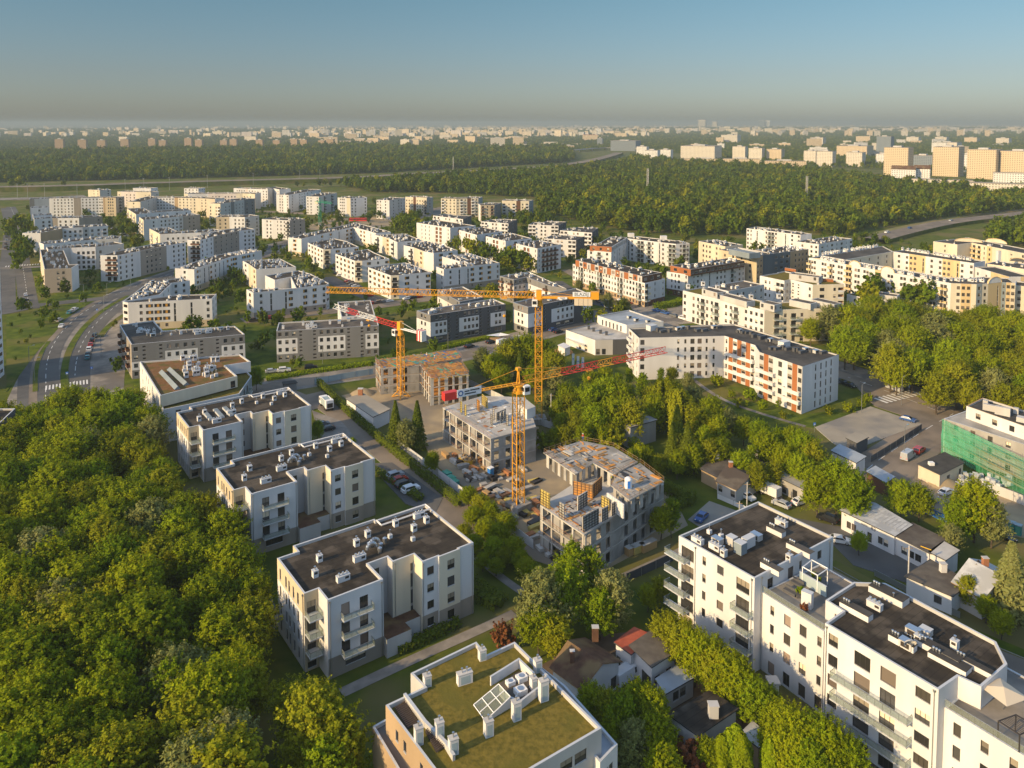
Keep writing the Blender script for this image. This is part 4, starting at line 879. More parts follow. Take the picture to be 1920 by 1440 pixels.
# four white blocks with an orange bay
OB = dict(floors=5, fh=2.85, first=.2)
for i, (lb, pix) in enumerate((('white block with an orange bay, leftmost and farthest of the four in the slanting row', [(781,417.5),(844,427),(892,423),(820,412)]), ('white block with an orange bay, second of the four in the slanting row', [(861,431),(894,440.5),(942,433.5),(905,425)]),
        ('white block with an orange bay, third of the four in the slanting row', [(911,443),(948,452),(997.5,446.7),(960,437)]), ('white block with an orange bay, nearest of the four in the slanting row', [(967.5,456.7),(1007.5,466),(1052,458),(1013,450)]))):
    b = estate(lb, 15, pix, {0: 'W:n.rr.n' if i else 'W:.nn.W:n.rr.n'.replace('.W', ' W'), 1: 'W:.bbb' if i < 3 else 'W:n W:bbbb W:.'}, clutter=16, kinds=CL, bal='B', group='white blocks with orange bays', **OB); b.done()
TR_ = dict(floors=4, fh=2.9, first=.15, coping='coping_dark', roof='bitumen_grey')
for lb, pix in (('white villa block with curved balcony bands, behind the leftmost orange bay block', [(902,415),(953,419),(970,411.5)]), ('white villa block with curved balcony bands against the wood, right of a small lawn', [(991,421),(1047,423),(1062,415.5)]),
                ('white villa block with a brown oval loggia, right of the nearest orange bay block', [(1020,447),(1080,450.5),(1096,443)]), ('white villa block with curved balcony bands, behind the brown oval loggia block', [(1050,431.7),(1110,436.5),(1122,427)]), ('low white villa block behind the far end of the orange bay row', [(812,404),(868,411),(884,404)])):
    b = estate(lb, 12, pix, {0: 'W:bb.ww.bb', 1: 'D:.u.'}, 16, clutter=12, bal='W', group='white villa blocks by the wood', **TR_); b.done()

# ================================================================ towers and estate at the back
def slab(lb, h, pix, pats, depth=12, c=8, grp='pale estate blocks at the back', **kw):
    kw.setdefault('floors', int((h-.4)//2.9)); kw.setdefault('fh', 2.9)
    b = estate(lb, h, pix, pats, depth, group=grp, clutter=c, **kw); b.done()
slab('white block standing first in the back row, left of the small green crane', 18, [(518,364.5),(541,365.5),(573,360),(602,355)], {0: 'W:.uu.u', 1: 'W:.u..uuu', 2: 'W:uu.u'}, 16)
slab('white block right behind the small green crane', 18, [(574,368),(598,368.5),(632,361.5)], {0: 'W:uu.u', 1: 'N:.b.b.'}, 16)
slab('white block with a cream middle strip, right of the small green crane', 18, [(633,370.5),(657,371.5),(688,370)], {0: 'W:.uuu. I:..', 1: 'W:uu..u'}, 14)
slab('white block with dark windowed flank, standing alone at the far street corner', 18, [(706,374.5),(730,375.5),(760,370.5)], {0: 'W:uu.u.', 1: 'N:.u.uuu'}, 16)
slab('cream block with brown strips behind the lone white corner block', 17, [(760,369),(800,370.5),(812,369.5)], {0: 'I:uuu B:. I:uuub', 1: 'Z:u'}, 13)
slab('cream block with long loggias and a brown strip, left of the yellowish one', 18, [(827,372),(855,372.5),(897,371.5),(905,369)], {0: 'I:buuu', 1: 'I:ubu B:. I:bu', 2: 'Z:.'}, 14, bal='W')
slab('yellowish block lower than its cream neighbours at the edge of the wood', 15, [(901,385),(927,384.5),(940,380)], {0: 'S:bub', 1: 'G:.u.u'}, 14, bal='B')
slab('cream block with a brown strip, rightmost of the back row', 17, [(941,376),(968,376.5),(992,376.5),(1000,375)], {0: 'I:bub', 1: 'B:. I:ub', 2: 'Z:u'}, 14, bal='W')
slab('small white block alone before the wood, at the far left of the back rows', 15, [(165,355.5),(187,356.5),(208,355.5)], {0: 'I:.uu', 1: 'N:.u'})
slab('cream block with pink strips, second from the left in the rearmost row', 17, [(220,359),(283,360.2),(298,358.5)], {0: 'I:u.P:.uuu I:..uu'.replace('.P', ' P'), 1: 'N:.u'})
slab('upper part of a white block seen over the cream block with pink strips', 20, [(249,352.5),(283,353)], 'W:..u.', 12, 3)
slab('long block in grey, white and sand bays across the left rear', 18, [(55,373.5),(92,372),(138,371.5),(185,370.5),(217,370.5),(233,368)], {0: 'T:..N:...'.replace('.N', ' N'), 1: 'W:.uuuuuu', 2: 'T:.. W:uuuuu', 3: 'W:uu Q:. S:.uuu.', 4: 'T:.bu'}, 13, 16)
slab('long block in white and sand bays, behind the stepped roofs of the left estate', 18, [(238,378),(263,378.5),(293,370.5),(327,370.5),(368,371.5),(403,373)], {0: 'I:.u.', 1: 'N:.uu', 2: 'W:uuuuuu', 3: 'Q:. I:uuuuu', 4: 'Q:.C:.uu..'.replace('.C', ' C')}, 13, 16)
slab('long cream block with pink strips, rearmost row, centre left', 17, [(345,363),(352,363.5),(390,363),(455,362.5),(478,363.5),(489,361)], {0: 'I:b', 1: 'W:.uuuu', 2: 'P:.uuu P:.uuuu I:..', 3: 'I:uuu.', 4: 'N:.'}, 13, 14)
slab('white block with stepped roof showing above the long cream block', 21, [(345,353),(372,353.5)], 'W:uuuu', 12, 8)
slab('white block in steps, rightmost of the rearmost row', 19, [(438,352.8),(460,353.5),(502,355),(513,353.5),(524,355)], {0: 'W:.uuuu', 1: 'P:. W:uuuu.uu', 2: 'N:..', 3: 'W:uu'}, 13, 12)
slab('white and dark grey block behind the two sand coloured ones', 20, [(392,381),(413,382),(433,379),(458,374),(478,372)], {0: 'I:u.ub', 1: 'N:.uu', 2: 'G:. N:uuu', 3: 'G:uu'}, 13, 12, bal='W')
slab('sand and white block with a curved glazed corner', 16, [(405,407),(430,406.5),(459,407),(486,404)], {0: 'S:.u.u.', 1: 'W:.uuu', 2: 'N:b.u'}, 14, 10)
slab('white block with a brick coloured flank before the building site of the green crane', 15, [(491,411),(517,412),(543,413.5),(572,410.5)], {0: 'W:.uu.', 1: 'W:nuub', 2: 'T:.u.u.'}, 13, 10)
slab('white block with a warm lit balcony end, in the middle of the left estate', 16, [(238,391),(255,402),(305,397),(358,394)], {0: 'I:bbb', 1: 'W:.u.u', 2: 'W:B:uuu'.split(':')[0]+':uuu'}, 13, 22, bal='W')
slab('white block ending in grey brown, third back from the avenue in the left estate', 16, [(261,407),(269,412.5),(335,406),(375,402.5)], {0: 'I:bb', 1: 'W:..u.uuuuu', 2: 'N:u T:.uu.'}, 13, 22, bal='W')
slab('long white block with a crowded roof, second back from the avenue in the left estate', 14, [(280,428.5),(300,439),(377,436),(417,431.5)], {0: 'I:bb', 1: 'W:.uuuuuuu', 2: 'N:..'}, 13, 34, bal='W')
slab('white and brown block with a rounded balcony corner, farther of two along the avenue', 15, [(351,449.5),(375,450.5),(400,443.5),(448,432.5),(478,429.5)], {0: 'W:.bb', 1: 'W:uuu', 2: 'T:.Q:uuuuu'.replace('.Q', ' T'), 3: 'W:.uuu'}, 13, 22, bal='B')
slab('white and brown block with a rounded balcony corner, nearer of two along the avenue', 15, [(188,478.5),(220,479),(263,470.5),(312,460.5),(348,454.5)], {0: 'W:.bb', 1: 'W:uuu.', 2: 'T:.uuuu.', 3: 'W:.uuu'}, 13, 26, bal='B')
slab('brown block with loggias at the street corner, near end of the left estate', 13, [(75,468),(83,504.5),(134,502.5)], {0: 'C:..w..w', 1: 'T:j.uu.'}, 12, 22)
slab('white block with large dark windows behind the brown corner block', 14, [(90,468),(133,464.5),(179,463),(232,456.5)], {0: 'N:..', 1: 'W:.cccc', 2: 'N:c.c'}, 13, 26)
slab('long white block, second row behind the brown corner block', 13, [(82,458),(177,449),(222,447)], {0: 'W:.cccccccc', 1: 'N:.c..'}, 13, 30)
slab('white block with grey joints, third row behind the brown corner block', 13.5, [(76,437),(117,428),(155,426),(202,423)], {0: 'Q:...', 1: 'W:cccc', 2: 'N:c W:ccb'}, 13, 26, bal='W')
slab('white and brown block, fourth row behind the brown corner block', 13.5, [(64,411),(98,409),(148,408.5),(192,405)], {0: 'W:.cc', 1: 'T:. W:cccc', 2: 'T:..u'}, 13, 24)
slab('small white block with a rusty flat roof at the rear left corner', 14, [(62,404.5),(98,402.5)], 'W:.cc', 14, 12)
slab('small white block at the foot of the long grey and white rear block', 16, [(57,390),(90,388.5)], 'W:.c.', 12, 10)
# the tower cut off by the left edge, and the block inside the wood, its shade put into dark walls
p0 = G(-30, 735, 0); b = Bld('tower_block', 'tall tower with orange panelled balconies cut off by the left edge', 'tower', (p0[0]-10, p0[1]+9, 0))
b.wing([(p0[0]-22, p0[1]), (p0[0], p0[1]), (p0[0]-5, p0[1]+18), (p0[0]-27, p0[1]+18)], 52, {0: 'G:.bb Q:ll', 1: 'W:llll'}, base='N', floors=17, fh=3, bal='W', clutter=6); b.done()
p0 = G(-14, 905, 0); b = Bld('apartment_building', 'dark flank of a block standing inside the wood at the left edge', 'apartment block', (p0[0]-8, p0[1]+8, 0))
b.wing([(p0[0]-18, p0[1]-2), (p0[0], p0[1]), (p0[0]-4, p0[1]+16), (p0[0]-22, p0[1]+16)], 13, {0: 'D:bjbjbj'}, base='D', floors=4, bal='rail', clutter=3); b.done()

# ================================================================ far towers and the city on the horizon
def far_block(lb, u0, u1, yt, yb, mat, turn=-22, depth=None, roof='T', grp='far tower blocks', name='tower_block', cat='tower', top=True):
    D = H*F/(yb-230); x0 = (u0-CX)*D/F; x1 = (u1-CX)*D/F; hh = (yb-yt)/(yb-230)*H; W_ = x1-x0
    az = math.degrees(math.atan2((x0+x1)/2, D)); dp = depth or max(11, W_*(.75 if az > 0 and turn == -22 else .42)); a = R((-14 if az > 0 else -27)-az if turn == -22 else turn); wd = max(6, (W_-abs(math.sin(a+R(az)))*dp)/math.cos(a+R(az))); c = Vector(((x0+x1)/2, D+dp/2, 0))
    t = thing(name, lb, cat, c, a, grp); me = MB(); hx, hy = wd/2, dp/2
    ring = [(-hx,-hy),(hx,-hy),(hx,hy),(-hx,hy)]
    for i in range(4): p, q = ring[i], ring[(i+1)%4]; me.quad((*p,0),(*q,0),(*q,hh),(*p,hh), mat)
    m = me.mesh('wall'); uv = m.uv_layers.new(name='UVMap')
    for i in range(4):
        Ln = wd if i % 2 == 0 else dp
        for k, (a_, c_) in enumerate(((0,0),(Ln,0),(Ln,hh),(0,hh))): uv.data[i*4+k].uv = (a_, c_)
    ob('wall', m, t); r_ = MB(); r_.box(-hx-.2,-hy-.2,hh,hx+.2,hy+.2,hh+.5,roof,bottom=False)
    if top: r_.box(-hx*.4,-hy*.4,hh+.5,hx*.3,hy*.4,hh+3,'N',bottom=False)
    r_.build('roof', t); return t
TW = [(1670,1720,277,331,'tower_sand'),(1764,1816,276,331,'tower_sand'),(1832,1889,281,336,'tower_sand'),(1897,1960,284,338,'tower_sand'),(1284,1360,274,301,'tower_pale'),(1377,1405,275,301,'tower_pale'),(1408,1437,278,303,'tower_pale'),(1442,1475,280,303,'tower_sand'),(1512,1538,283,309,'tower_pale'),(1538,1572,284,313,'tower_pale'),(1594,1628,286,313,'tower_pale'),(1648,1671,289,312,'tower_white'),
      (1720,1763,292,320,'tower_glass'),(1808,1832,290,322,'tower_white'),(1764,1810,267,290,'tower_pale'),(1582,1646,274,296,'tower_sand'),(1356,1392,253,270,'tower_pale'),(1524,1551,258,274,'tower_pale'),(1650,1680,256,290,'tower_glass'),(1705,1730,257,270,'tower_pale'),(1759,1782,257,268,'tower_pale'),(1815,1840,258,270,'tower_sand'),(1875,1900,259,272,'tower_pale'),(1423,1436,226,241,'tower_glass'),(1434,1446,226,241,'tower_white'),(1117,1130,241,256,'tower_white'),(1195,1218,275,300,'tower_white'),(1211,1240,282,306,'tower_white'),(1238,1264,281,303,'tower_white'),
      (1120,1132,259,274,'tower_glass'),(1148,1205,264,283,'tower_glass'),(1310,1326,225,243,'tower_pale'),(1336,1346,228,243,'tower_pale')]
for i in range(16):
    u = (102,145,181,225,277,297,345,365,412,430,479,511,544,562,596,612)[i]; TW.append((u, u+15+(2 if i < 4 else 0), 261+(i % 3)-(2 if i in (4,6) else 0), (287,285,283,280,277,279,279,280,277,280,280,282,283,284,280,283)[i], 'tower_brown'))
for i, (u0, u1, yt, yb, mt) in enumerate(TW):
    side = 'in the line of brown towers beyond the wood on the left' if mt == 'tower_brown' else ('on the right beyond the wood' if u0 > 1270 else 'beside the far flyover')
    kind = {'tower_sand': 'sand coloured concrete tower', 'tower_pale': 'pale cream slab block', 'tower_brown': 'brown tower', 'tower_white': 'white office block', 'tower_glass': 'dark glazed office block'}[mt]
    far_block(kind+' '+side, u0, u1, yt, yb, mt, grp='towers '+side)
far_block('red shopping hall far off beside the flyover', 1093, 1122, 253, 266, 'tower_sand', -8, 40, 'crane_red', 'far halls', 'shopping_hall', 'shop', False).children[0].data.materials[0] = MAT['crane_red']
r = random.Random(5)
def skyline(n, y0, y1, us, hh, mats, lb, grp):
    for i in range(n):
        yb = r.uniform(y0, y1); u = r.uniform(*us); D = H*F/(yb-230); wpx = (r.uniform(16, 38) if hh[0] == 30 else r.uniform(18, 60))*F/D; h_ = r.choice(hh)*r.uniform(.8, 1.2)
        far_block(lb, u, u+wpx, yb-h_/H*(yb-230), yb, r.choice(mats), r.uniform(-40, 5), 12, r.choice(('T','N')), grp, 'apartment_building', 'building', D < 3000)
skyline(44, 258, 276, (560, 980), (12, 18, 30), ('tower_sand','tower_pale','tower_sand'), 'small sand coloured block in the far town left of the flyover', 'far town left of the flyover')
skyline(18, 270, 282, (900, 1085), (7, 9, 12), ('tower_sand','tower_pale'), 'low pinkish terrace house in the far town beside the flyover', 'far terraces by the flyover')
skyline(30, 254, 268, (200, 900), (15, 25, 34), ('tower_sand','tower_pale'), 'tiny pale slab in the hazy town behind the brown towers', 'far town behind the brown towers')
skyline(34, 268, 296, (1290, 1900), (10, 14, 18, 30), ('tower_sand','tower_pale','tower_white'), 'low pale block among the towers on the right', 'blocks among the right towers')
skyline(90, 247, 260, (860, 1910), (30, 38, 46), ('tower_sand','tower_pale'), 'tiny pale tower on the hazy skyline at the right', 'skyline right')
for u0, u1, yt, yb in ((1284,1362,298,312),(1360,1425,298,314),(1438,1512,302,322)): far_block('low sand coloured slab block at the far edge of the right hand wood', u0, u1, yt, yb, 'tower_sand', -14, 12, 'T', 'low slabs behind the wood', 'apartment_building', 'apartment block')
for (u0, u1, yt, yb, mt, lb) in ((1680,1722,318,345,'tower_white','white gabled house with a brown tiled roof before the right hand towers'),(1722,1750,317,345,'tower_white','second white gabled house with a brown tiled roof before the right hand towers'),(1634,1690,335,350,'tower_white','low white house row at the edge of the right hand wood'),(1725,1840,338,360,'tower_pale','long pale house row with bay windows below the sand coloured towers'),(1836,1940,345,372,'tower_pale','pale house row at the right edge below the sand coloured towers'),(1876,1940,325,348,'tower_white','white terrace block at the right edge before the towers')):
    t = far_block(lb, u0, u1, yt, yb, mt, -30, 16, 'rust_roof' if 'gabled' in lb else 'T', 'houses before the right towers', 'house_row', 'house', False)
    if 'gabled' in lb:
        d = t.children[0].dimensions if False else None
        me = t.children[0].data; co = [v.co for v in me.vertices]; hx = max(v.x for v in co); hy = max(v.y for v in co); hz = max(v.z for v in co)
        m = MB(); m.quad((-hx,-hy,hz+.5),(hx,-hy,hz+.5),(hx,0,hz+5),(-hx,0,hz+5),'rust_roof'); m.quad((hx,hy,hz+.5),(-hx,hy,hz+.5),(-hx,0,hz+5),(hx,0,hz+5),'rust_roof'); m.poly([(-hx,hy,hz+.5),(-hx,-hy,hz+.5),(-hx,0,hz+5)],'W'); m.poly([(hx,-hy,hz+.5),(hx,hy,hz+.5),(hx,0,hz+5)],'W'); m.build('gable_roof', t)
# past the ones that show largest, the town runs on to the horizon as one mass
m = MB(); r = random.Random(11)
for i in range(5200):
    yb = 230+r.choice((r.uniform(4, 12), r.uniform(9, 20), r.uniform(15, 30))); D = H*F/(yb-230); u = r.uniform(-60, 1980)
    if u < 560 and r.random() < .6: continue
    if u < 1000 and 238 < yb < 246 and r.random() < .5: continue
    if u > 1200 and yb > 252: continue
    x = (u-CX)*D/F; wd = r.uniform(14, 70); dp = r.uniform(11, 16); hh = r.choice((9, 12, 15, 18, 30, 34, 34, 45))*r.uniform(.8, 1.15); a = r.uniform(-.8, .2)
    m.box(-wd/2,-dp/2,0,wd/2,dp/2,hh,r.choice(('I','C','C','P','S','N')), Matrix.Translation((x, D, 0)) @ Matrix.Rotation(a, 4, 'Z'), bottom=False)
o = m.build('distant_city'); tag(o, 'hazy mass of pale blocks along the whole horizon', 'city', None, 'stuff')
# flyover
m = MB(); P = smooth(px([(1075,286),(1130,281),(1180,282),(1215,285)])); z = 8
A, Bq = offset(P, 7, False), offset(P, -7, False)
for i in range(len(P)-1):
    m.quad((*Bq[i], z),(*Bq[i+1], z),(*A[i+1], z),(*A[i], z), 'slab'); m.quad((*Bq[i], z-1.6),(*Bq[i+1], z-1.6),(*Bq[i+1], z+.9),(*Bq[i], z+.9), 'concrete_light'); m.quad((*A[i], z-1.6),(*A[i+1], z-1.6),(*A[i+1], z+.9),(*A[i], z+.9), 'concrete_light')
t = thing('flyover', 'concrete flyover carrying the highway far off, right of centre', 'bridge', (0,0,0)); m.build('deck', t)
for i in range(0, len(P)-1, 2):
    m = MB(); m.box(P[i][0]-1.2, P[i][1]-1.2, 0, P[i][0]+1.2, P[i][1]+1.2, 6.4, 'concrete_light'); m.build('pier', t)

# ================================================================ trees
def leafmesh(name, cen, nrm, size, mat, seed, core=None, aspect=1.0):
    """many leaf-sized quads at the given places; nrm biases their facing"""
    g = np.random.default_rng(seed); n = len(cen)
    d = nrm + g.normal(0, .42, (n, 3)); d /= np.linalg.norm(d, axis=1)[:, None]
    t = np.cross(d, g.normal(0, 1, (n, 3))); t /= np.linalg.norm(t, axis=1)[:, None]; bt = np.cross(d, t)
    s = (size*g.uniform(.6, 1.25, n))[:, None]
    V = np.empty((n, 4, 3)); V[:, 0] = cen-t*s*.5-bt*s*.28*aspect; V[:, 1] = cen+t*s*.1-bt*s*.5*aspect; V[:, 2] = cen+t*s*.6; V[:, 3] = cen-t*s*.05+bt*s*.5*aspect
    me = bpy.data.meshes.new(name); nv = n*4
    me.vertices.add(nv); me.vertices.foreach_set('co', V.reshape(-1)); me.loops.add(nv); me.loops.foreach_set('vertex_index', np.arange(nv, dtype=np.int32))
    me.polygons.add(n); me.polygons.foreach_set('loop_start', np.arange(0, nv, 4, dtype=np.int32)); me.polygons.foreach_set('loop_total', np.full(n, 4, dtype=np.int32))
    a = me.attributes.new('tint', 'FLOAT', 'FACE'); a.data.foreach_set('value', np.clip(g.normal(.5, .22, n), 0, 1).astype(np.float32))
    me.materials.append(MAT[mat]); me.update(calc_edges=True); return me
def lobes_crown(name, seed, rad, z0, z1, nl, leaves, size, mat, shape='round', lobe=.42, up=.35):
    g = np.random.default_rng(seed); C_ = []; Rr = []
    for i in range(nl):
        t = (i+.5)/nl; z = z0+(z1-z0)*t
        if shape == 'round': pr = math.sin(math.pi*min(1, .12+.86*t))**.6
        elif shape == 'tall': pr = math.sin(math.pi*(.15+.8*t))**.8
        else: pr = 1-.5*t
        a = i*2.4+g.uniform(-.5, .5); q = rad*(1-lobe)*pr*math.sqrt(g.uniform(.15, 1))
        lr = rad*lobe*g.uniform(.75, 1.25)
        C_.append((q*math.cos(a), q*math.sin(a), z)); Rr.append(lr)
    C_ = np.array(C_); Rr = np.array(Rr); w_ = Rr**2; w_ /= w_.sum()
    # twigs: every lobe carries many short shoots that lean outwards and up; leaves sit along them
    nt_ = max(60, leaves//26); k = g.choice(nl, nt_, p=w_); d = g.normal(0, 1, (nt_, 3)); d[:, 2] += .35; d /= np.linalg.norm(d, axis=1)[:, None]
    st = C_[k]+d*(Rr[k]*g.uniform(.45, .85, nt_))[:, None]*np.array((1, 1, .85)); td = d*.7+np.array((.12, .08, .75))+g.normal(0, .22, (nt_, 3)); td /= np.linalg.norm(td, axis=1)[:, None]; tl = Rr[k]*g.uniform(.5, 1.3, nt_)
    j = g.integers(0, nt_, leaves); f = g.random(leaves)**.8; p = st[j]+td[j]*(tl[j]*f)[:, None]+g.normal(0, 1, (leaves, 3))*(.05+.12*(1-f))[:, None]*rad/4.6*1.6
    nr = d[j]*.9+np.array((0, 0, up)); return leafmesh(name, p, nr, np.full(leaves, size), mat, seed+1)
def conifer_crown(name, seed, rad, z0, z1, leaves, size, mat):
    g = np.random.default_rng(seed); t = g.random(leaves)**.8; nt_ = 16
    lay = np.floor(t*nt_)/nt_; inner = (t*nt_-np.floor(t*nt_)); z = z0+(z1-z0)*t
    arms = g.integers(0, 11, leaves); a = arms*2*math.pi/11+lay*37+g.normal(0, .14, leaves)
    r_ = rad*(1-lay)**.85*(.2+.85*g.random(leaves)**.6)*(1.05-.35*inner); zz = z-r_*.32
    p = np.stack((r_*np.cos(a), r_*np.sin(a), zz), 1); nr = np.stack((np.cos(a)*.5, np.sin(a)*.5, np.full(leaves, .8)), 1)
    return leafmesh(name, p, nr, np.full(leaves, size), mat, seed+1, aspect=.7)
def column_crown(name, seed, rad, z0, z1, leaves, size, mat):
    g = np.random.default_rng(seed); t = g.random(leaves); a = g.random(leaves)*2*math.pi; pr = np.sin(np.pi*np.clip(.08+.9*t, 0, 1))**.55
    r_ = rad*pr*(1-.25*g.random(leaves)**2)*(1+.12*np.sin(a*5+t*9)); p = np.stack((r_*np.cos(a), r_*np.sin(a), z0+(z1-z0)*t), 1)
    nr = np.stack((np.cos(a), np.sin(a), np.full(leaves, .5)), 1); return leafmesh(name, p, nr, np.full(leaves, size), mat, seed+1)
def willow_crown(name, seed, rad, z0, z1, leaves, size, mat):
    g = np.random.default_rng(seed); ns = 70; a = g.random(ns)*2*math.pi; q = rad*np.sqrt(g.random(ns)); top = z1-(q/rad)**2*(z1-z0)*.45-g.random(ns)*1.2; ln = (z1-z0)*(.25+.45*q/rad)
    k = g.integers(0, ns, leaves); t = g.random(leaves); x = q[k]*(1+.16*np.sqrt(t))*np.cos(a[k]); y = q[k]*(1+.16*np.sqrt(t))*np.sin(a[k]); z = top[k]-ln[k]*t
    p = np.stack((x, y, z), 1)+g.normal(0, .28, (leaves, 3)); nr = np.stack((np.cos(a[k]), np.sin(a[k]), np.full(leaves, .3)), 1); return leafmesh(name, p, nr, np.full(leaves, size), mat, seed+1, aspect=.6)
def trunk_mesh(seed, h, r0, limbs=5, spread=2.2):
    r = random.Random(seed); m = MB(); p = Vector((0,0,-.2)); seg = 4; q = None
    for i in range(seg):
        n = p+Vector((r.uniform(-.18,.18), r.uniform(-.18,.18), h*.62/seg)); ra, rb = r0*(1-.17*i), r0*(1-.17*(i+1)); k = len(m.v); mi = m.mi('bark')
        for P_, rr in ((p, ra), (n, rb)):
            for j in range(6): m.v.append((P_.x+rr*math.cos(j*math.pi/3), P_.y+rr*math.sin(j*math.pi/3), P_.z))
        for j in range(6): m.f.append((k+j, k+(j+1)%6, k+6+(j+1)%6, k+6+j)); m.m.append(mi)
        p = n
    for i in range(limbs):
        a = i*2.4+r.uniform(-.3,.3); b0 = Vector((0,0,h*r.uniform(.35,.6))); e = Vector((spread*math.cos(a), spread*math.sin(a), h*r.uniform(.68,.9))); mid = b0.lerp(e,.5)+Vector((0,0,-.3)); m.bar(b0, mid, r0*.42, 'bark', 5); m.bar(mid, e, r0*.24, 'bark', 5)
    return m.mesh('trunk')
PROTO = {}
def proto(kind, crown, h, tr): PROTO.setdefault(kind, []).append((crown, trunk_mesh(len(PROTO)*7+len(PROTO.get(kind, [])), h, tr[0], tr[1], tr[2]) if tr else None, h))
for i in range(5): proto('broad', lobes_crown('crown', 20+i, 4.6, 4.2, 11.2, 22+i*2, 24000, .27, ('leaf','leaf_bright','leaf','leaf','leaf_olive')[i], 'round', .40), 13, (.24, 6, 2.6))
for i in range(3): proto('olive', lobes_crown('crown', 40+i, 4.2, 3.5, 11.5, 24, 20000, .26, ('leaf_olive','leaf_olive','leaf_silver')[i], 'tall', .40), 13, (.22, 6, 2.2))
for i in range(2): proto('birch', lobes_crown('crown', 50+i, 2.9, 3.5, 13.2, 22, 13000, .24, 'leaf_bright', 'tall', .42), 14.5, (.16, 6, 1.6))
for i in range(2): proto('spruce', conifer_crown('crown', 60+i, 3.1, 1.2, 15.2, 7000, .5, 'leaf_dark'), 15.5, (.2, 0, 0))
proto('thuja', column_crown('crown', 70, 1.15, .1, 6.4, 3200, .28, 'leaf'), 6.5, (.09, 0, 0)); proto('thuja', column_crown('crown', 71, .95, .1, 5.6, 2800, .28, 'leaf_bright'), 5.7, (.09, 0, 0))
proto('willow', willow_crown('crown', 80, 5.2, 2.0, 13.5, 9000, .5, 'leaf_olive'), 13, (.3, 6, 2.6))
proto('silver', conifer_crown('crown', 82, 3.2, .6, 11.0, 6500, .5, 'leaf_silver'), 11.2, (.2, 0, 0))
for i in range(3): proto('bush', lobes_crown('crown', 90+i, 1.5, .4, 2.0, 9, 1500, .32, ('leaf','leaf_bright','leaf_olive')[i], 'round', .5), 2.6, None)
proto('rust', lobes_crown('crown', 95, 2.6, .8, 3.6, 14, 3000, .4, 'leaf_rust', 'round', .45), 5, (.12, 4, 1.2))
for i in range(2): proto('young', lobes_crown('crown', 97+i, 1.4, 1.6, 4.6, 10, 1400, .34, 'leaf_bright', 'tall', .45), 5, (.07, 3, .7))
TREE_N = [0]
def tree(kind, x, y, h, label, group, wide=1.0, name=None, cat=None, z=0.0):
    cr, tk, h0 = rnd.choice(PROTO[kind]); s = h/h0; TREE_N[0] += 1
    nm = name or {'spruce':'spruce_tree','silver':'spruce_tree','thuja':'thuja_tree','bush':'bush','birch':'birch_tree','willow':'willow_tree','young':'young_tree'}.get(kind, 'broadleaf_tree')
    t = thing(nm, label, cat or ('bush' if kind == 'bush' else 'tree'), (x, y, z), rnd.uniform(0, 6.28), group); t.scale = (s*wide, s*wide, s)
    ob('crown', cr, t)
    if tk: ob('trunk', tk, t)
    return t
def fill(poly, z, spacing, jit=.42, seed=1):
    P = px(poly, z); xs = [p[0] for p in P]; ys = [p[1] for p in P]; r = random.Random(seed); out = []; y = min(ys); row = 0
    while y < max(ys):
        x = min(xs)+(row % 2)*spacing/2
        while x < max(xs):
            a, b = x+r.uniform(-jit, jit)*spacing, y+r.uniform(-jit, jit)*spacing
            if inpoly(a, b, P): out.append((a, b))
            x += spacing
        y += spacing*.87; row += 1
    return out
WOOD = [(-60,760),(40,745),(120,742),(190,724),(268,738),(312,786),(338,850),(366,890),(412,915),(436,985),(466,1030),(500,1095),(536,1150),(578,1190),(622,1215),(662,1290),(688,1380),(676,1500),(-80,1500)]
HOLES = [(205,840,26),(160,850,18)]
wood = fill(WOOD, 11.0, 7.7, jit=.36, seed=4)
def near_wall(x, y): return min((Vector((x, y))-Vector(G(u, v, 10))).length for u, v in ((510,1080),(560,1140),(400,900),(440,960),(330,790),(350,840),(600,1190))) < 14
rnd.seed(12)
for x, y in wood:
    if y < 66: continue
    k = rnd.random(); edge = x > -50 and y < 112
    kind = 'olive' if (k < .18 or (edge and k < .7)) else ('birch' if k > .93 else 'broad')
    lb = {'olive': 'olive tinted rounded tree in the dense wood filling the lower left', 'birch': 'slender bright tree poking up in the dense wood filling the lower left', 'broad': 'bushy yellow green tree in the dense wood filling the lower left'}[kind]
    tree(kind, x, y, rnd.uniform(10.5, 14.5)*(.84 if near_wall(x, y) else 1), lb, 'trees of the lower left wood', rnd.uniform(1.2, 1.45))
RW = [(1520,628),(1560,596),(1640,566),(1720,578),(1800,592),(1960,600),(1960,752),(1850,748),(1790,742),(1720,712),(1640,680),(1590,650)]
for x, y in fill(RW, 9, 9.6, seed=9):
    kind = 'olive' if rnd.random() < .22 else 'broad'
    tree(kind, x, y, rnd.uniform(11, 16), 'olive tinted tree in the wood on the right, before the courtyard block' if kind == 'olive' else 'bushy green tree in the wood on the right, before the courtyard block', 'trees of the right hand wood', rnd.uniform(1.1, 1.4))
def tp(kind, u, vtop, h, label, group=None, wide=1.0, **kw):
    x, y = G(u, vtop, h*.97); return tree(kind, x, y, h, label, group, wide, **kw)
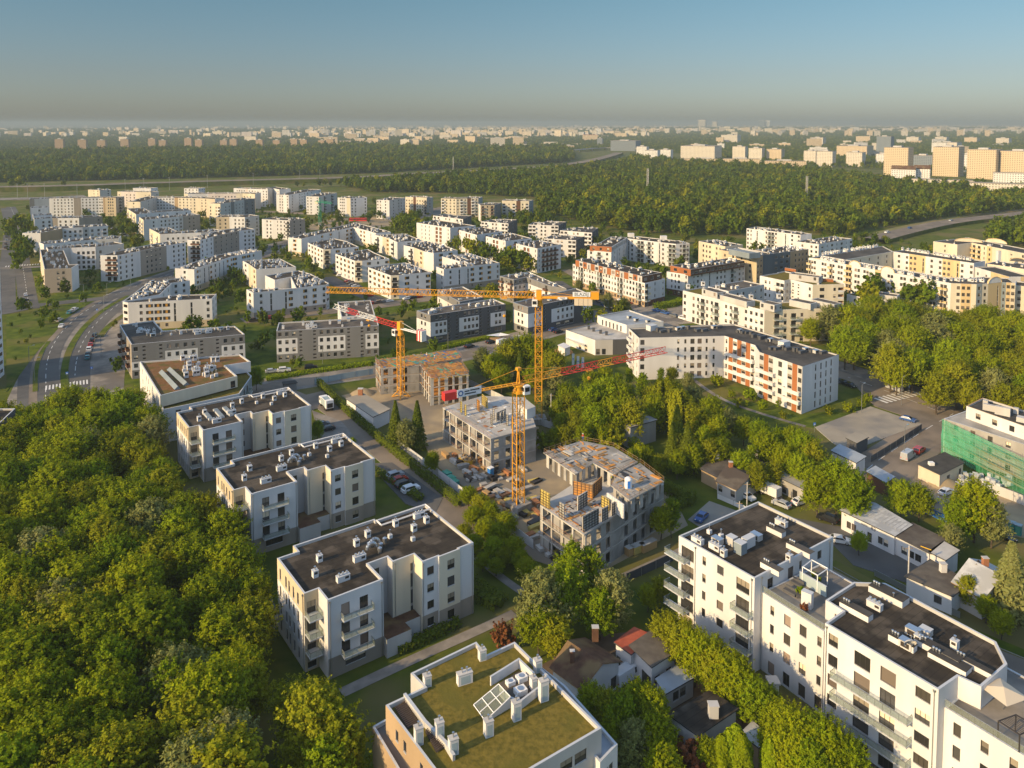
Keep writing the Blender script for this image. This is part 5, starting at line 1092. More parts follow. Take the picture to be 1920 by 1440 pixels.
# single trees round the building sites and gardens
for a in ((741,752,13,'spruce','dark spruce, left one of the pair beside the bag shed of the site'),(782,752,14,'spruce','dark spruce, right one of the pair beside the half built frame'),(762,790,9,'olive','brownish green tree between the two dark spruces')): tp(a[3], a[0], a[1], a[2], a[4], 'trees by the building site', 1.1)
for u, v, h, k in ((925,668,11,'broad'),(955,640,14,'broad'),(985,632,15,'broad'),(1015,640,14,'broad'),(1035,662,12,'broad'),(975,660,13,'spruce'),(905,655,10,'olive'),(1000,690,9,'broad'),(1040,690,9,'olive'),(940,690,9,'broad')):
    tp(k, u, v, h, {'broad':'large round tree in the clump behind the tall yellow crane mast','spruce':'dark conifer in the clump behind the tall yellow crane mast','olive':'dull green tree at the rim of the clump behind the tall yellow crane mast'}[k], 'tree clump behind the tall mast', 1.25)
mid = [(1110,725,12,'broad'),(1140,712,13,'broad'),(1170,722,12,'broad'),(1150,752,12,'broad'),(1115,765,11,'broad'),(1185,755,12,'olive'),(1205,700,11,'birch'),(1222,725,11,'olive'),(1250,712,14,'willow'),(1275,735,13,'willow'),(1300,725,10,'olive'),(1228,745,11,'broad'),(1270,760,15,'spruce'),(1290,790,14,'spruce'),(1260,800,12,'spruce'),(1315,770,11,'olive'),(1335,750,11,'broad'),(1345,785,10,'broad'),(1370,770,9,'olive'),(1395,785,8,'broad'),(1320,800,10,'birch'),(1425,792,9,'broad'),(1440,815,10,'broad'),(1460,800,10,'birch'),(1485,805,10,'broad'),(1505,815,11,'broad'),(1525,830,10,'broad'),(1470,840,9,'broad'),(1500,855,9,'broad'),(1130,805,7,'broad'),(1148,815,6,'bush'),(1185,845,6,'broad'),(1095,800,8,'broad'),(1080,790,8,'olive'),(1060,800,7,'broad'),(1040,805,6,'broad'),(1020,812,5,'bush'),(1240,690,7,'birch'),(1180,690,7,'birch'),(1290,700,7,'olive'),(1260,690,6,'broad'),(1160,775,9,'olive'),(1390,850,8,'broad'),(1420,870,8,'olive'),(1410,835,8,'birch'),(1045,752,8,'broad'),(1066,744,9,'olive'),(1088,758,9,'broad'),(1052,778,7,'broad'),(1075,772,8,'olive'),(1098,782,7,'broad'),(1062,722,10,'broad'),(1085,730,9,'broad'),(1030,735,8,'olive'),(1110,700,9,'broad'),(1135,692,9,'broad'),(1160,700,8,'birch'),(1120,800,6,'olive'),(1145,795,7,'broad'),(1215,840,6,'broad'),(1235,855,6,'olive'),(1270,850,7,'broad'),(1300,835,8,'broad'),(1330,830,8,'olive'),(1355,825,8,'broad'),(1450,870,7,'olive')]
for u, v, h, k in mid:
    tp(k, u, v, h, {'broad':'round green tree in the gardens between the cranes and the orange panelled block','olive':'dull olive tree in the gardens between the cranes and the orange panelled block','birch':'slim bright tree in the gardens before the orange panelled block','willow':'drooping willow in the gardens before the orange panelled block','spruce':'dark spruce in the gardens left of the brown roofed cottages','bush':'low bush beside the hedge behind the frame building'}[k], 'garden trees in the middle', 1.15)
for u, v, h, k, lb in ((1570,868,13,'broad','big wide dark green tree over the car yard, left of the workshop row'),(1535,885,11,'broad','second tree of the big dark clump left of the workshop row'),(1600,890,12,'broad','third tree of the big dark clump left of the workshop row'),(1690,905,9,'broad','green tree behind the workshop roof'),(1725,915,8,'broad','smaller green tree behind the workshop roof, nearer the site gate'),(1830,910,13,'broad','broad tree before the stacked grey bags, right of the workshop row'),(1800,940,10,'broad','lower side crown left of the broad tree by the grey bags'),(1862,945,10,'olive','lower side crown right of the broad tree by the grey bags'),(1785,985,7,'olive','narrow yellowish tree at the end of the workshop row'),(1612,1000,5,'broad','small round tree on the asphalt yard before the workshop row'),
    (1260,935,9,'birch','yellow green tree at the corner of the nearest half built house'),(1240,955,7,'broad','smaller bright tree at the corner of the nearest half built house'),(1898,1018,14,'silver','large silvery blue spruce at the right edge'),(1920,1060,10,'silver','second silvery spruce, cut by the right edge'),(1815,1085,6,'olive','yellowish clipped tree beside the white slate roof'),(1850,1120,5,'broad','low dark tree below the white slate roof'),(1880,1150,5,'broad','low dark tree by the alley at the right edge'),
    (1075,1015,13,'birch','tall pale birch standing before the nearest half built house'),(1110,1030,11,'birch','second pale birch before the nearest half built house'),(1015,1080,13,'olive','big half bare tree with grey branches behind the grass roofed block'),(1055,1065,12,'broad','dense green tree between the birch and the half bare tree'),(1145,1075,11,'olive','brownish tree right of the birches above the red roofed shed'),(1125,1110,9,'broad','green tree under the brownish tree by the brown roofed house'),(1010,1140,9,'broad','green tree at the corner of the grass roofed block'),(1040,1160,8,'broad','lower tree between the grass roofed block and the brown roof'),
    (1238,1085,6,'olive','tree on the lawn beside the balconies of the white stepped block'),(1215,1100,5,'broad','small tree on the lawn left of the white stepped block')):
    tp(k, u, v, h, lb, None, 1.2)
for u, v, h in ((1255,1155,8),(1280,1170,9),(1305,1190,9),(1330,1205,9),(1350,1225,9),(1375,1240,9),(1395,1262,8),(1415,1280,8),(1440,1290,6),(1475,1330,8),(1500,1350,9),(1530,1350,9),(1560,1370,9),(1590,1392,8),(1480,1375,8),(1520,1395,8),(1455,1352,7)):
    tp('broad', u, v, h, 'bright green tree in the row along the foot of the white stepped block', 'tree row along the white stepped block', 1.2)
for u, v, h, k in ((1110,1290,7,'broad'),(1140,1300,7,'broad'),(1170,1310,8,'broad'),(1200,1290,8,'broad'),(1225,1300,8,'broad'),(1150,1350,7,'broad'),(1190,1360,8,'olive'),(1230,1345,8,'broad'),(1240,1400,7,'broad'),(1090,1320,6,'broad'),(1290,1390,5,'rust'),(1325,1390,5,'broad')):
    tp(k, u, v, h, 'reddish lilac bush among the sheds at the bottom' if k == 'rust' else 'dark green tree among the sheds at the bottom, right of the grass roofed block', 'trees among the bottom sheds', 1.15)
for u, v, h in ((1368,1370,7),(1380,1362,7.5),(1355,1380,6.5),(1392,1378,7),(1445,1385,6.5),(1458,1372,6),(1462,1395,5.5)): tp('thuja', u, v, h, 'pointed thuja in the cluster by the orange shed at the bottom edge', 'thujas at the bottom edge', 1.2)
for u, v, h in ((1500,1395,6),(1545,1400,6),(1580,1412,6)): tp('silver', u, v, h, 'grey green spruce at the bottom edge below the tree row', 'small spruces at the bottom edge', 1.0)
tp('rust', 945, 1172, 4.2, 'reddish brown leaved bush at the end of the path by the grass roofed block', None, 1.1, name='bush', cat='bush')
for u, v, h in ((878,915,5),(900,930,5),(920,945,5),(888,955,4.5),(910,975,5),(935,985,5),(950,965,5),(870,985,4),(890,1005,4.2),(925,1010,4.5),(965,1010,4.5),(945,1030,4),(975,1035,4),(985,1050,4),(905,1040,3.6),(930,1050,3.5),(1000,1060,4)):
    tp('broad', u, v, h, 'rounded shrub in the green strip between the lane and the crane foot', 'shrubs by the lane', 1.5, name='bush', cat='bush')
tp('broad', 810, 850, 6, 'small dark tree on the site fence beside the containers'); tp('broad', 660, 812+10, 4, 'small tree by the lane at the first white block'); tp('broad', 480, 690, 8, 'round dark tree at the street corner behind the brown roofed block'); tp('broad', 465, 700, 7, 'smaller dark tree behind the brown roofed block'); tp('broad',595,790,6,'dark tree beside the farthest of the three wood side blocks')
for u, v in ((245,770),(90,752),(205,745)): pass
GREEN = []
# street trees of the estates
for u, v, h in ((1105,545,8),(1140,550,9),(1172,560,9),(1085,525,8)): tp('olive', u, v, h, 'street tree before the white block with the orange top floor', 'street trees by the orange top floor block', 1.1)
for u, v in ((463,585),(497,590),(532,580),(512,592),(566,575),(600,578),(560,600),(580,597),(370,600),(395,603),(405,600),(430,605),(353,610)): tp('young', u, v, rnd.uniform(4.5,6.5), 'young street tree in the strip before the white blocks with amber panels', 'young street trees', 1.1)
for poly, spc, lb, gp, ks, hh in (([(730,430),(775,412),(800,440),(770,452)],9,'tree in the clump left of the orange bay blocks','clump left of the orange bay blocks',('broad',),(8,11)),([(850,470),(905,460),(965,490),(960,520),(930,500)],8,'tree in the belt below the orange bay blocks','belt below the orange bay blocks',('broad','olive'),(7,11)),([(960,490),(1010,500),(1000,520),(960,515)],8,'tree in front of the nearest orange bay block','trees before the nearest orange bay block',('olive',),(8,12)),
    ([(770,430),(810,445),(860,458),(830,462),(790,450)],8,'small tree in the green strip at the foot of the orange bay blocks','strip by the orange bay blocks',('broad',),(5,8)), ([(950,415),(1000,405),(1050,412),(1000,432)],9,'tree on the lawn between the villa blocks','lawn of the villa blocks',('broad',),(6,10)),
    ([(540,480),(570,470),(640,500),(720,535),(760,555),(740,562),(660,525),(590,495)],7,'low green shrub in the long strip by the three loggia blocks','strip by the loggia blocks',('bush','young'),(2,3.5)),([(395,540),(470,520),(520,505),(455,540),(420,575)],9,'young tree in the court between the amber panel blocks','court of the amber panel blocks',('young','bush'),(3,6)),
    ([(0,430),(40,415),(58,500),(30,520),(20,470)],11,'street tree along the avenue at the left edge','left avenue trees',('broad','olive'),(7,11)),([(52,420),(62,425),(72,470),(60,480)],8,'street tree beside the left estate','trees by the left estate',('broad',),(7,10)),([(215,425),(240,415),(262,440),(235,450),(270,465),(250,470)],9,'tree in the inner yard of the left estate','inner yard of the left estate',('broad',),(6,10)),
    ([(1310,705),(1430,755),(1500,785),(1480,795),(1380,765)],6,'garden shrub at the foot of the orange panelled block','shrubs of the orange panelled block',('bush','young'),(2,4)),([(1530,785),(1640,745),(1632,757),(1545,795)],5.5,'shrub on the lawn beside the concrete car park','shrubs by the car park',('bush','bush','young'),(1.6,3.4)),([(1195,535),(1250,560),(1300,540),(1300,520)],9,'tree in the courtyard of the glass stairwell block','trees of the stairwell block court',('broad',),(5,8)),([(1600,575),(1690,560),(1760,590),(1640,600)],11,'pale tree at the foot of the courtyard block','trees at the courtyard block',('olive','birch'),(9,14)),
    ([(1480,640),(1530,615),(1560,640),(1510,655)],9,'tree left of the right hand wood, before the beige end wall','trees before the beige end wall',('broad',),(9,13))):
    pts = fill(poly, 0, spc, seed=len(lb))
    if sum(p[1] for p in pts)/max(1, len(pts)) > 330: GREEN.extend((x, y, rnd.uniform(*hh)/9.6) for x, y in pts)
    else:
        for x, y in pts: tree(rnd.choice(ks), x, y, rnd.uniform(*hh), lb, gp, 1.25)
# shrubs of the roof terraces sit in their planters
for t, s, col in TUBS:
    i = {'leaf':0,'leaf_bright':1,'leaf_rust':0}[col]; me = lobes_crown('foliage', 300+int(s*50), .6, .2, .9, 7, 500, .22, col, 'round', .5); o = ob('foliage', me, t, Matrix.Translation((0,0,.4)) @ Matrix.Diagonal((s*1.3,s,1,1)))
# hedges
def hedge(pts, w_, h, label, mat='leaf_dark', name='hedge'):
    P = px(pts); g = np.random.default_rng(len(P)*31+int(abs(P[0][0]))); cen = []; nr = []
    for i in range(len(P)-1):
        a, b = np.array(P[i]), np.array(P[i+1]); L = np.linalg.norm(b-a); n = int(L*(2*h+w_)*16); t = (b-a)/L; q = np.array((-t[1], t[0])); s = g.random(n)*L; k = g.random(n)*(2*h+w_)
        off = np.where(k < h, -w_/2, np.where(k < h+w_, k-h-w_/2, w_/2)); z = np.where(k < h, k, np.where(k < h+w_, h, 2*h+w_-k)); off = off+g.normal(0, .1, n); z = z+g.normal(0, .1, n)
        cen.append(np.stack((a[0]+t[0]*s+q[0]*off, a[1]+t[1]*s+q[1]*off, z), 1)); sg = np.where(k < h, -1., np.where(k < h+w_, 0., 1.)); nr.append(np.stack((q[0]*sg, q[1]*sg, np.where(sg == 0, 1., .35)), 1))
    cen = np.concatenate(cen); nr = np.concatenate(nr); c = cen.mean(0); c[2] = 0; t = thing(name, label, 'hedge', tuple(c)); o = ob('foliage', leafmesh('foliage', cen-c, nr, np.full(len(cen), .36), mat, 5), t)
    m = MB()
    for i in range(len(P)-1): m.bar((P[i][0]-c[0], P[i][1]-c[1], h*.45), (P[i+1][0]-c[0], P[i+1][1]-c[1], h*.45), min(w_, h)*.5, 'leaf_dark')
    m.build('inner_stems', t)
hedge([(597,722),(640,765),(700,818),(760,868),(830,925),(862,952)], 1.3, 2.4, 'tall clipped dark hedge along the lane by the building site')
hedge([(1210,900),(1260,930),(1290,945)], 1.8, 3, 'thick hedge at the far corner of the nearest half built house'); hedge([(1180,835),(1225,880)], 2, 3.2, 'bright garden hedge below the bunker like concrete house', 'leaf')
hedge([(500,714),(570,702),(640,692),(700,684)], 2.2, 1.3, 'low green hedge along the street before the grey and white block', 'leaf_bright'); hedge([(830,655),(880,643),(930,632)], 2.2, 1.2, 'low hedge along the street before the dark grey block', 'leaf_bright'); hedge([(1000,612),(1050,600),(1100,588)], 2.5, 1.1, 'low hedge along the street behind the tall yellow mast', 'leaf_bright')
hedge([(1228,580),(1262,575),(1280,568)], 4, 2.6, 'fat round hedge at the corner of the white block with orange top floor', 'leaf_bright')
hedge([(690,880),(740,905),(790,940)], 2.2, 1.2, 'low dark planting beside the parked cars', 'leaf_dark'); hedge([(865,1090),(905,1120),(940,1140)], 4, 1.6, 'dark shrub bed at the corner of the nearest wood side block', 'leaf_dark'); hedge([(745,1225),(800,1200),(860,1170)], 2.0, 1.3, 'dark hedge along the path at the nearest wood side block', 'leaf_dark')
hedge([(1290,950),(1300,935),(1265,960)], 1.5, 2, 'hedge corner beside the grey forecourt')
# woods beyond: nobody could count them
HSEG = [(P[i], P[i+1], w_) for P, w_ in HWAY for i in range(len(P)-1)]
def on_highway(x, y):
    for p, q_, w_ in HSEG:
        if not (min(p[0], q_[0])-70 < x < max(p[0], q_[0])+70): continue
        dx, dy = q_[0]-p[0], q_[1]-p[1]; q = dx*dx+dy*dy
        if q < 1e-6: continue
        t_ = max(0, min(1, ((x-p[0])*dx+(y-p[1])*dy)/q)); ex, ey = x-p[0]-dx*t_, y-p[1]-dy*t_
        if ex*ex+ey*ey < (w_/2+(75 if ey < 0 else 8)*(.6 if p[1] < 850 else 1))**2: return True
    return False
def scatter_wood(name, label, polys, seed, spacing, hmul=1.0, kinds=3):
    g = random.Random(seed); pts = []; sc = []
    for poly in polys:
        P = px(poly); y = min(p[1] for p in P); y1 = max(p[1] for p in P); x0 = min(p[0] for p in P); x1 = max(p[0] for p in P)
        while y < y1:
            s = max(spacing, y/spacing/22); x = x0
            while x < x1:
                a, b = x+g.uniform(-.45,.45)*s, y+g.uniform(-.45,.45)*s
                if inpoly(a, b, P) and abs(a) < (b+60)*.78 and not on_highway(a, b): pts.append((a, b, -.4)); sc.append(s/spacing*g.choice((.55,.75,.9,1.0,1.15,1.45))*g.uniform(.85,1.15)*hmul)
                x += s
            y += s*.85
    me = bpy.data.meshes.new(name); me.from_pydata(pts, [], []); a = me.attributes.new('size', 'FLOAT', 'POINT'); a.data.foreach_set('value', sc); me.update()
    o = ob(name, me); tag(o, label, 'wood', None, 'stuff'); return o
FARC = bpy.data.collections.new('far_tree_shapes')
for i in range(6):
    me = lobes_crown('far_crown', 200+i, 4.4, 3.0, 9.6, 12, 700, 1.15, ('leaf_far','leaf_far','leaf_far','leaf_dark','leaf_olive','leaf_far')[i], 'round' if i != 3 else 'tall', .48); FARC.objects.link(bpy.data.objects.new('far_crown', me))
def instancer():
    ng = bpy.data.node_groups.new('scatter', 'GeometryNodeTree'); ng.interface.new_socket('Geometry', in_out='INPUT', socket_type='NodeSocketGeometry'); ng.interface.new_socket('Geometry', in_out='OUTPUT', socket_type='NodeSocketGeometry')
    N = ng.nodes.new; L = ng.links.new; gi = N('NodeGroupInput'); go = N('NodeGroupOutput'); ip = N('GeometryNodeInstanceOnPoints'); ci = N('GeometryNodeCollectionInfo'); ci.inputs['Collection'].default_value = FARC; ci.inputs['Separate Children'].default_value = True; ci.inputs['Reset Children'].default_value = True
    ip.inputs['Pick Instance'].default_value = True; L(gi.outputs[0], ip.inputs['Points']); L(ci.outputs[0], ip.inputs['Instance'])
    rv = N('FunctionNodeRandomValue'); rv.data_type = 'FLOAT_VECTOR'; rv.inputs[0].default_value = (0,0,0); rv.inputs[1].default_value = (0,0,6.28); L(rv.outputs[0], ip.inputs['Rotation'])
    na = N('GeometryNodeInputNamedAttribute'); na.data_type = 'FLOAT'; na.inputs['Name'].default_value = 'size'; L(na.outputs[0], ip.inputs['Scale'])
    L(ip.outputs[0], go.inputs[0]); return ng
NG = instancer()
def plant(o): md = o.modifiers.new('scatter', 'NODES'); md.node_group = NG
plant(scatter_wood('distant_woodland', 'broad belt of woodland behind the estates, cut by the highway', [[(-120,372),(160,362),(340,352),(480,347),(560,352),(640,350),(700,362),(830,362),(930,368),(1010,372),(1010,400),(1060,412),(1150,432),(1300,447),(1310,440),(1390,445),(1400,425),(1520,436),(1600,452),(1620,446),(1700,423),(1800,408),(1960,390),(1960,374),(1860,362),(1730,352),(1640,345),(1560,330),(1480,322),(1280,312),(1180,300),(1150,300),(1060,317),(900,329),(760,337),(560,343),(300,350),(-120,358)],
    [(-120,345),(300,336),(500,331),(700,325),(900,314),(1060,305),(1080,300),(1060,285),(900,288),(760,285),(660,283),(500,288),(300,290),(100,293),(-120,300)], [(1690,447),(1960,405),(1960,470),(1880,462),(1760,450),(1700,476),(1640,470)], [(1975,490),(2200,480),(2200,780),(1990,780)], [(1985,1130),(2300,1150),(2300,1420),(2020,1290)]], 3, 8.0))
plant(scatter_wood('far_woodland', 'hazy wooded land between the far towers and the horizon', [[(-120,300),(100,292),(560,287),(960,284),(1090,284),(1170,279),(1290,290),(1500,312),(1960,330),(1960,243),(1300,243),(900,246),(500,245),(-120,246)]], 8, 11.0, .62))

# loose small trees and shrubs on the open ground between the blocks
def on_way(x, y, m):
    for P, w_ in WAYS:
        for i in range(0, len(P)-1):
            ax_, ay = P[i]; dx, dy = P[i+1][0]-ax_, P[i+1][1]-ay; q = dx*dx+dy*dy
            if q < 1e-6: continue
            t_ = max(0, min(1, ((x-ax_)*dx+(y-ay)*dy)/q))
            if (ax_+dx*t_-x)**2+(ay+dy*t_-y)**2 < (w_/2+m)**2: return True
    return False
g_ = random.Random(77); EST = [px(q) for q in ([(20,740),(10,520),(50,395),(260,372),(520,380),(760,385),(1000,400),(1120,430),(1290,455),(1300,560),(1180,600),(1060,612),(900,650),(700,690),(500,718),(230,700)],[(1060,612),(1180,590),(1300,560),(1300,455),(1420,450),(1600,445),(1930,480),(1930,620),(1700,560),(1560,620),(1540,660)])]
FB = [(min(p[0] for p in P)-2, max(p[0] for p in P)+2, min(p[1] for p in P)-2, max(p[1] for p in P)+2, offset(P if area(P) > 0 else P[::-1], -1.8)) for P in FOOT]
for E_ in EST:
    x0, x1, y0, y1 = min(p[0] for p in E_), max(p[0] for p in E_), min(p[1] for p in E_), max(p[1] for p in E_); n = int((x1-x0)*(y1-y0)/75)
    for _ in range(n):
        x, y = g_.uniform(x0, x1), g_.uniform(y0, y1)
        if y < 265 or not inpoly(x, y, E_) or on_way(x, y, 1.5): continue
        if any(a <= x <= b and c <= y <= d and inpoly(x, y, Q) for a, b, c, d, Q in FB): continue
        GREEN.append((x, y, g_.choice((.14,.16,.2,.2,.26,.34,.5,.65))*g_.uniform(.8, 1.2)))
me = bpy.data.meshes.new('estate_greenery'); me.from_pydata([(x, y, -.1) for x, y, h in GREEN], [], []); a = me.attributes.new('size', 'FLOAT', 'POINT'); a.data.foreach_set('value', [h for x, y, h in GREEN]); o = ob('estate_greenery', me); plant(o); tag(o, 'small trees and shrubs in the courts and strips of the far estates', 'greenery', None, 'stuff')

# ================================================================ tower cranes
def lattice(m, A, B, w_, mat, n, up=None, tri=False, r=.09, rd=.055):
    """box (or triangular) truss from A to B"""
    A, B = Vector(A), Vector(B); d = (B-A).normalized(); up = Vector(up or (0,0,1)); s = d.cross(up).normalized(); u = s.cross(d)
    c = [s*w_/2-u*0, -s*w_/2-u*0, u*w_*.95] if tri else [s*w_/2+u*w_/2, -s*w_/2+u*w_/2, -s*w_/2-u*w_/2, s*w_/2-u*w_/2]
    k = len(c)
    mats = mat if callable(mat) else (lambda t: mat)
    for i in range(n):
        t0, t1 = i/n, (i+1)/n; P, Q = A.lerp(B, t0), A.lerp(B, t1); mm = mats((t0+t1)/2)
        for q in c: m.bar(P+q, Q+q, r, mm)
        for j in range(k):
            a, b_ = c[j], c[(j+1) % k]; M_ = P.lerp(Q, .5)
            if tri: m.bar(P+a, M_+b_, rd, mm, 3); m.bar(M_+b_, Q+a, rd, mm, 3)
            else:
                if i % 2: a, b_ = b_, a
                m.bar(P+a, Q+b_, rd, mm, 3); m.bar(P+a, P+b_, rd, mm, 3)
def text(parent, s, M, size, mat, name='lettering', ext=.012):
    cu = bpy.data.curves.new(name, 'FONT'); cu.body = s; cu.size = size; cu.extrude = ext; cu.align_x = 'CENTER'; cu.align_y = 'CENTER'; cu.materials.append(MAT[mat]); tmp = bpy.data.objects.new(name, cu); me = bpy.data.meshes.new_from_object(tmp); bpy.data.objects.remove(tmp); me.name = name; return ob(name, me, parent, M)
def crane(label, base, zj, mw, tip, clen, jibmat, mastmat, head, ballast, cmat=None, n=22, wd=1.5, base_h=1.6, foot=None):
    bx, by = G(*base); t = thing('tower_crane', label, 'crane', (bx, by, 0)); O = Vector((bx, by, 0))
    tx, ty = G(*tip, zj+.6); T = Vector((tx-bx, ty-by, zj+.6)); d = Vector((T.x, T.y, 0)).normalized(); s = Vector((-d.y, d.x, 0)); az = math.atan2(d.y, d.x); J = Matrix.Rotation(az, 4, 'Z')
    m = MB(); lattice(m, (0,0,base_h), (0,0,zj-2.2), mw, mastmat, max(6, int((zj-3)/mw/1.15)), up=(d.x, d.y, 0), r=.13, rd=.065); m.build('mast', t)
    m = MB()
    if foot == 'legs':
        for a in range(4): q = Vector((math.cos(az+a*math.pi/2+.78), math.sin(az+a*math.pi/2+.78), 0)); m.bar((0,0,3.2), q*3.0+Vector((0,0,.2)), .16, mastmat); m.bar(q*.9+Vector((0,0,.6)), q*3.0+Vector((0,0,.3)), .16, mastmat)
    else:
        M = Matrix.Rotation(az+.2, 4, 'Z'); e = .004
        for i, (x, y) in enumerate(((-1.5,-1.5),(0,-1.5),(1.5,-1.5),(-1.5,1.5),(0,1.5),(1.5,1.5),(-1.5,0),(1.5,0))): m.box(x-.7+e*i,y-.7,0,x+.7,y+.7-e*i,1.7+.012*i,'concrete',M)
    m.build('base', t)
    m = MB(); m.lathe([(mw*.62,zj-2.25),(mw*.66,zj-1.6),(mw*.5,zj-1.55),(mw*.5,zj-.6),(mw*.7,zj-.55),(mw*.7,zj-.2)], mastmat, 14); m.build('slewing_ring', t)
    m = MB(); lattice(m, d*1.0+Vector((0,0,zj)), T, wd, jibmat, n, tri=True); m.build('jib', t)
    m = MB(); e = -d*clen+Vector((0,0,zj+.2)); ms = cmat or mastmat
    if head == 'apex':
        for q in (s*.55, -s*.55): m.bar(q+Vector((0,0,zj-.2)), Vector((0,0,zj+3.4))+q*.4, .16, mastmat)
        for q in (d*.5, -d*.5): m.bar(q+Vector((0,0,zj-.2)), Vector((0,0,zj+3.4)), .12, mastmat)
        m.box(-.5,-.5,zj+3.0,.5,.5,zj+3.7,mastmat,J)
    else:
        m.box(-.8,-.8,zj-.2,.8,.8,zj+2.3,mastmat,J)
    m.build('tower_head', t)
    m = MB()
    for q in (s*.6, -s*.6): m.bar(q+Vector((0,0,zj)), e+q, .17, ms)
    for i in range(int(clen/1.5)): P = -d*(1.5*i)+Vector((0,0,zj+.2*i/(clen/1.5))); m.bar(P+s*.6, P-s*.6, .08, ms); m.bar(P+s*.6, P-d*1.5-s*.6, .06, ms)
    m.build('counter_jib', t)
    m = MB(); hz = zj+(3.4 if head == 'apex' else 2.2)
    m.bar((0,0,hz), e+d*1.5, .06, mastmat if cmat is None else 'crane_white'); m.bar((0,0,hz), d*Vector((T.x,T.y,0)).length*(.3 if head == 'apex' else .12)+Vector((0,0,zj+1.6)), .06, mastmat); m.build('tie_bar', t)
    m = MB(); M = Matrix.Translation(e) @ J
    for i in range(4 if ballast != 'crane_red' else 1):
        if ballast == 'stripe':
            m.box(i*.62-.3,-1.0,-2.2,i*.62+.3,1.0,1.1,'crane_red' if i % 2 else 'crane_white',M)
        elif ballast == 'crane_red': m.box(-1.6,-.8,-.7,1.6,.8,1.0,'crane_red',M)
        else: m.box(i*1.35+1.2,-.8,-2.2,i*1.35+2.45,.8,-.1,'C',M)
    m.build('counterweight', t)
    m = MB(); M = Matrix.Translation(d*1.2-s*1.4*(1 if T.x > 0 else -1)+Vector((0,0,zj-2.3))) @ J; m.box(-.8,-.6,0,.8,.6,2.0,'white',M); m.box(-.82,-.45,.7,.82,.45,1.7,'car_glass',M); m.box(-.6,-.62,.7,.6,.62,1.7,'car_glass',M); m.build('cab', t)
    k = .45 if n < 30 else .16; P = (d*Vector((T.x,T.y,0)).length*k)+Vector((0,0,zj-.25)); m = MB(); m.box(-.8,-.7,-.15,.8,.7,.12,mastmat,Matrix.Translation(P) @ J); m.build('trolley', t)
    m = MB(); hk = 5.0 if n >= 30 else 1.5
    for q in (s*.15, -s*.15): m.bar(P+q, P+q-Vector((0,0,hk)), .025, 'frame', 3)
    m.lathe([(.1,-hk-.9),(.45,-hk-.6),(.45,-hk-.2),(.15,-hk)],mastmat,10,Matrix.Translation(P)); m.build('hook_block', t)
    return t, d, s, az, zj, clen
t1, d, s, az, zj, cl = crane('nearest yellow tower crane with red sections in its jib and a red counterweight', (972,955), 30, 2.0, (1248,660), 17.5, lambda t: 'crane_yellow' if t < .27 or .50 < t < .62 else 'crane_red', 'crane_yellow', 'apex', 'crane_red', n=20)
def signboard(t, d, s, z, r0, r1, zz0, zz1, txt, side, mat='sign_white', ink='ink', logo=False, size=1.1):
    q = -d*((r0+r1)/2)-s*side*.95+Vector((0,0,(zz0+zz1)/2+z)); m = MB(); M = Matrix.Translation(q) @ Matrix.Rotation(math.atan2(d.y, d.x)+(0 if side > 0 else math.pi), 4, 'Z'); hx = (r1-r0)/2; hz = (zz1-zz0)/2
    m.box(-hx,-.06,-hz,hx,.06,hz,mat,M); o = m.build('sign_board', t); F_ = M @ Matrix.Translation((0,-.075,0)) @ Matrix.Rotation(R(90),4,'X')
    if txt: text(o, txt, F_, size, ink)
    if logo:
        m = MB(); m.lathe([(.62,0),(.62,.02)],'ink_blue',20,F_ @ Matrix.Translation((-hx+.85,0,0))); m.lathe([(.36,.021),(.36,.03)],'sign_white',20,F_ @ Matrix.Translation((-hx+.85,0,0)))
        for x0, x1, y in ((-hx+1.8,-hx+3.0,.28),(-hx+3.2,hx-.5,.34),(-hx+1.8,hx-1.4,-.3)): m.box(x0,y-.14,.0,x1,y+.14,.02,'ink',F_)
        m.build('lettering', o)
# the boards face the camera side of each counter jib
def facing(d, s, t): 
    return 1 if (-s).dot(-Vector((t.location.x, t.location.y, 0))) > 0 else -1
signboard(t1, d, s, zj, 10.2, 16.2, -.2, 1.5, None, facing(d, s, t1), logo=True)
t2, d, s, az, zj, cl = crane('tallest crane, all yellow, with its very long jib reaching to the left', (1010,792), 38, 2.0, (612,548), 17.0, 'crane_yellow', 'crane_yellow', 'flat', 'beige', n=34, wd=1.7)
fs = facing(d, s, t2)
m = MB(); J = Matrix.Rotation(az, 4, 'Z'); M = Matrix.Translation(-d*8.5+Vector((0,0,zj+.2))) @ J
m.box(-8.5,-.65,-.35,8.5,.65,.35,'crane_yellow',M); m.box(-9.2,-.9,-.3,-6.8,.9,1.9,'crane_yellow',M); m.build('counter_jib_cladding', t2)
signboard(t2, d, s, zj, 10.0, 15.2, .7, 2.1, 'BLAZEJ', fs, size=1.35); signboard(t2, d, s, zj, 5.6, 8.4, -.1, .5, 'SAEZ', fs, size=.6)
crane('yellow masted crane with a red and white jib and a striped counterweight', (752,745), 23, 1.7, (627,577), 11.5, lambda t: 'crane_red' if t < .36 or .62 < t < .78 else 'crane_white', 'crane_yellow', 'flat', 'stripe', 'crane_white', n=18, foot='legs')
MAT['crane_green'] = None; simple('crane_green', (.02,.30,.16), .5)
crane('small green crane far off among the white blocks at the back', (600,424), 21, 2.0, (622,382), 9, 'crane_green', 'crane_green', 'apex', 'beige', n=10)

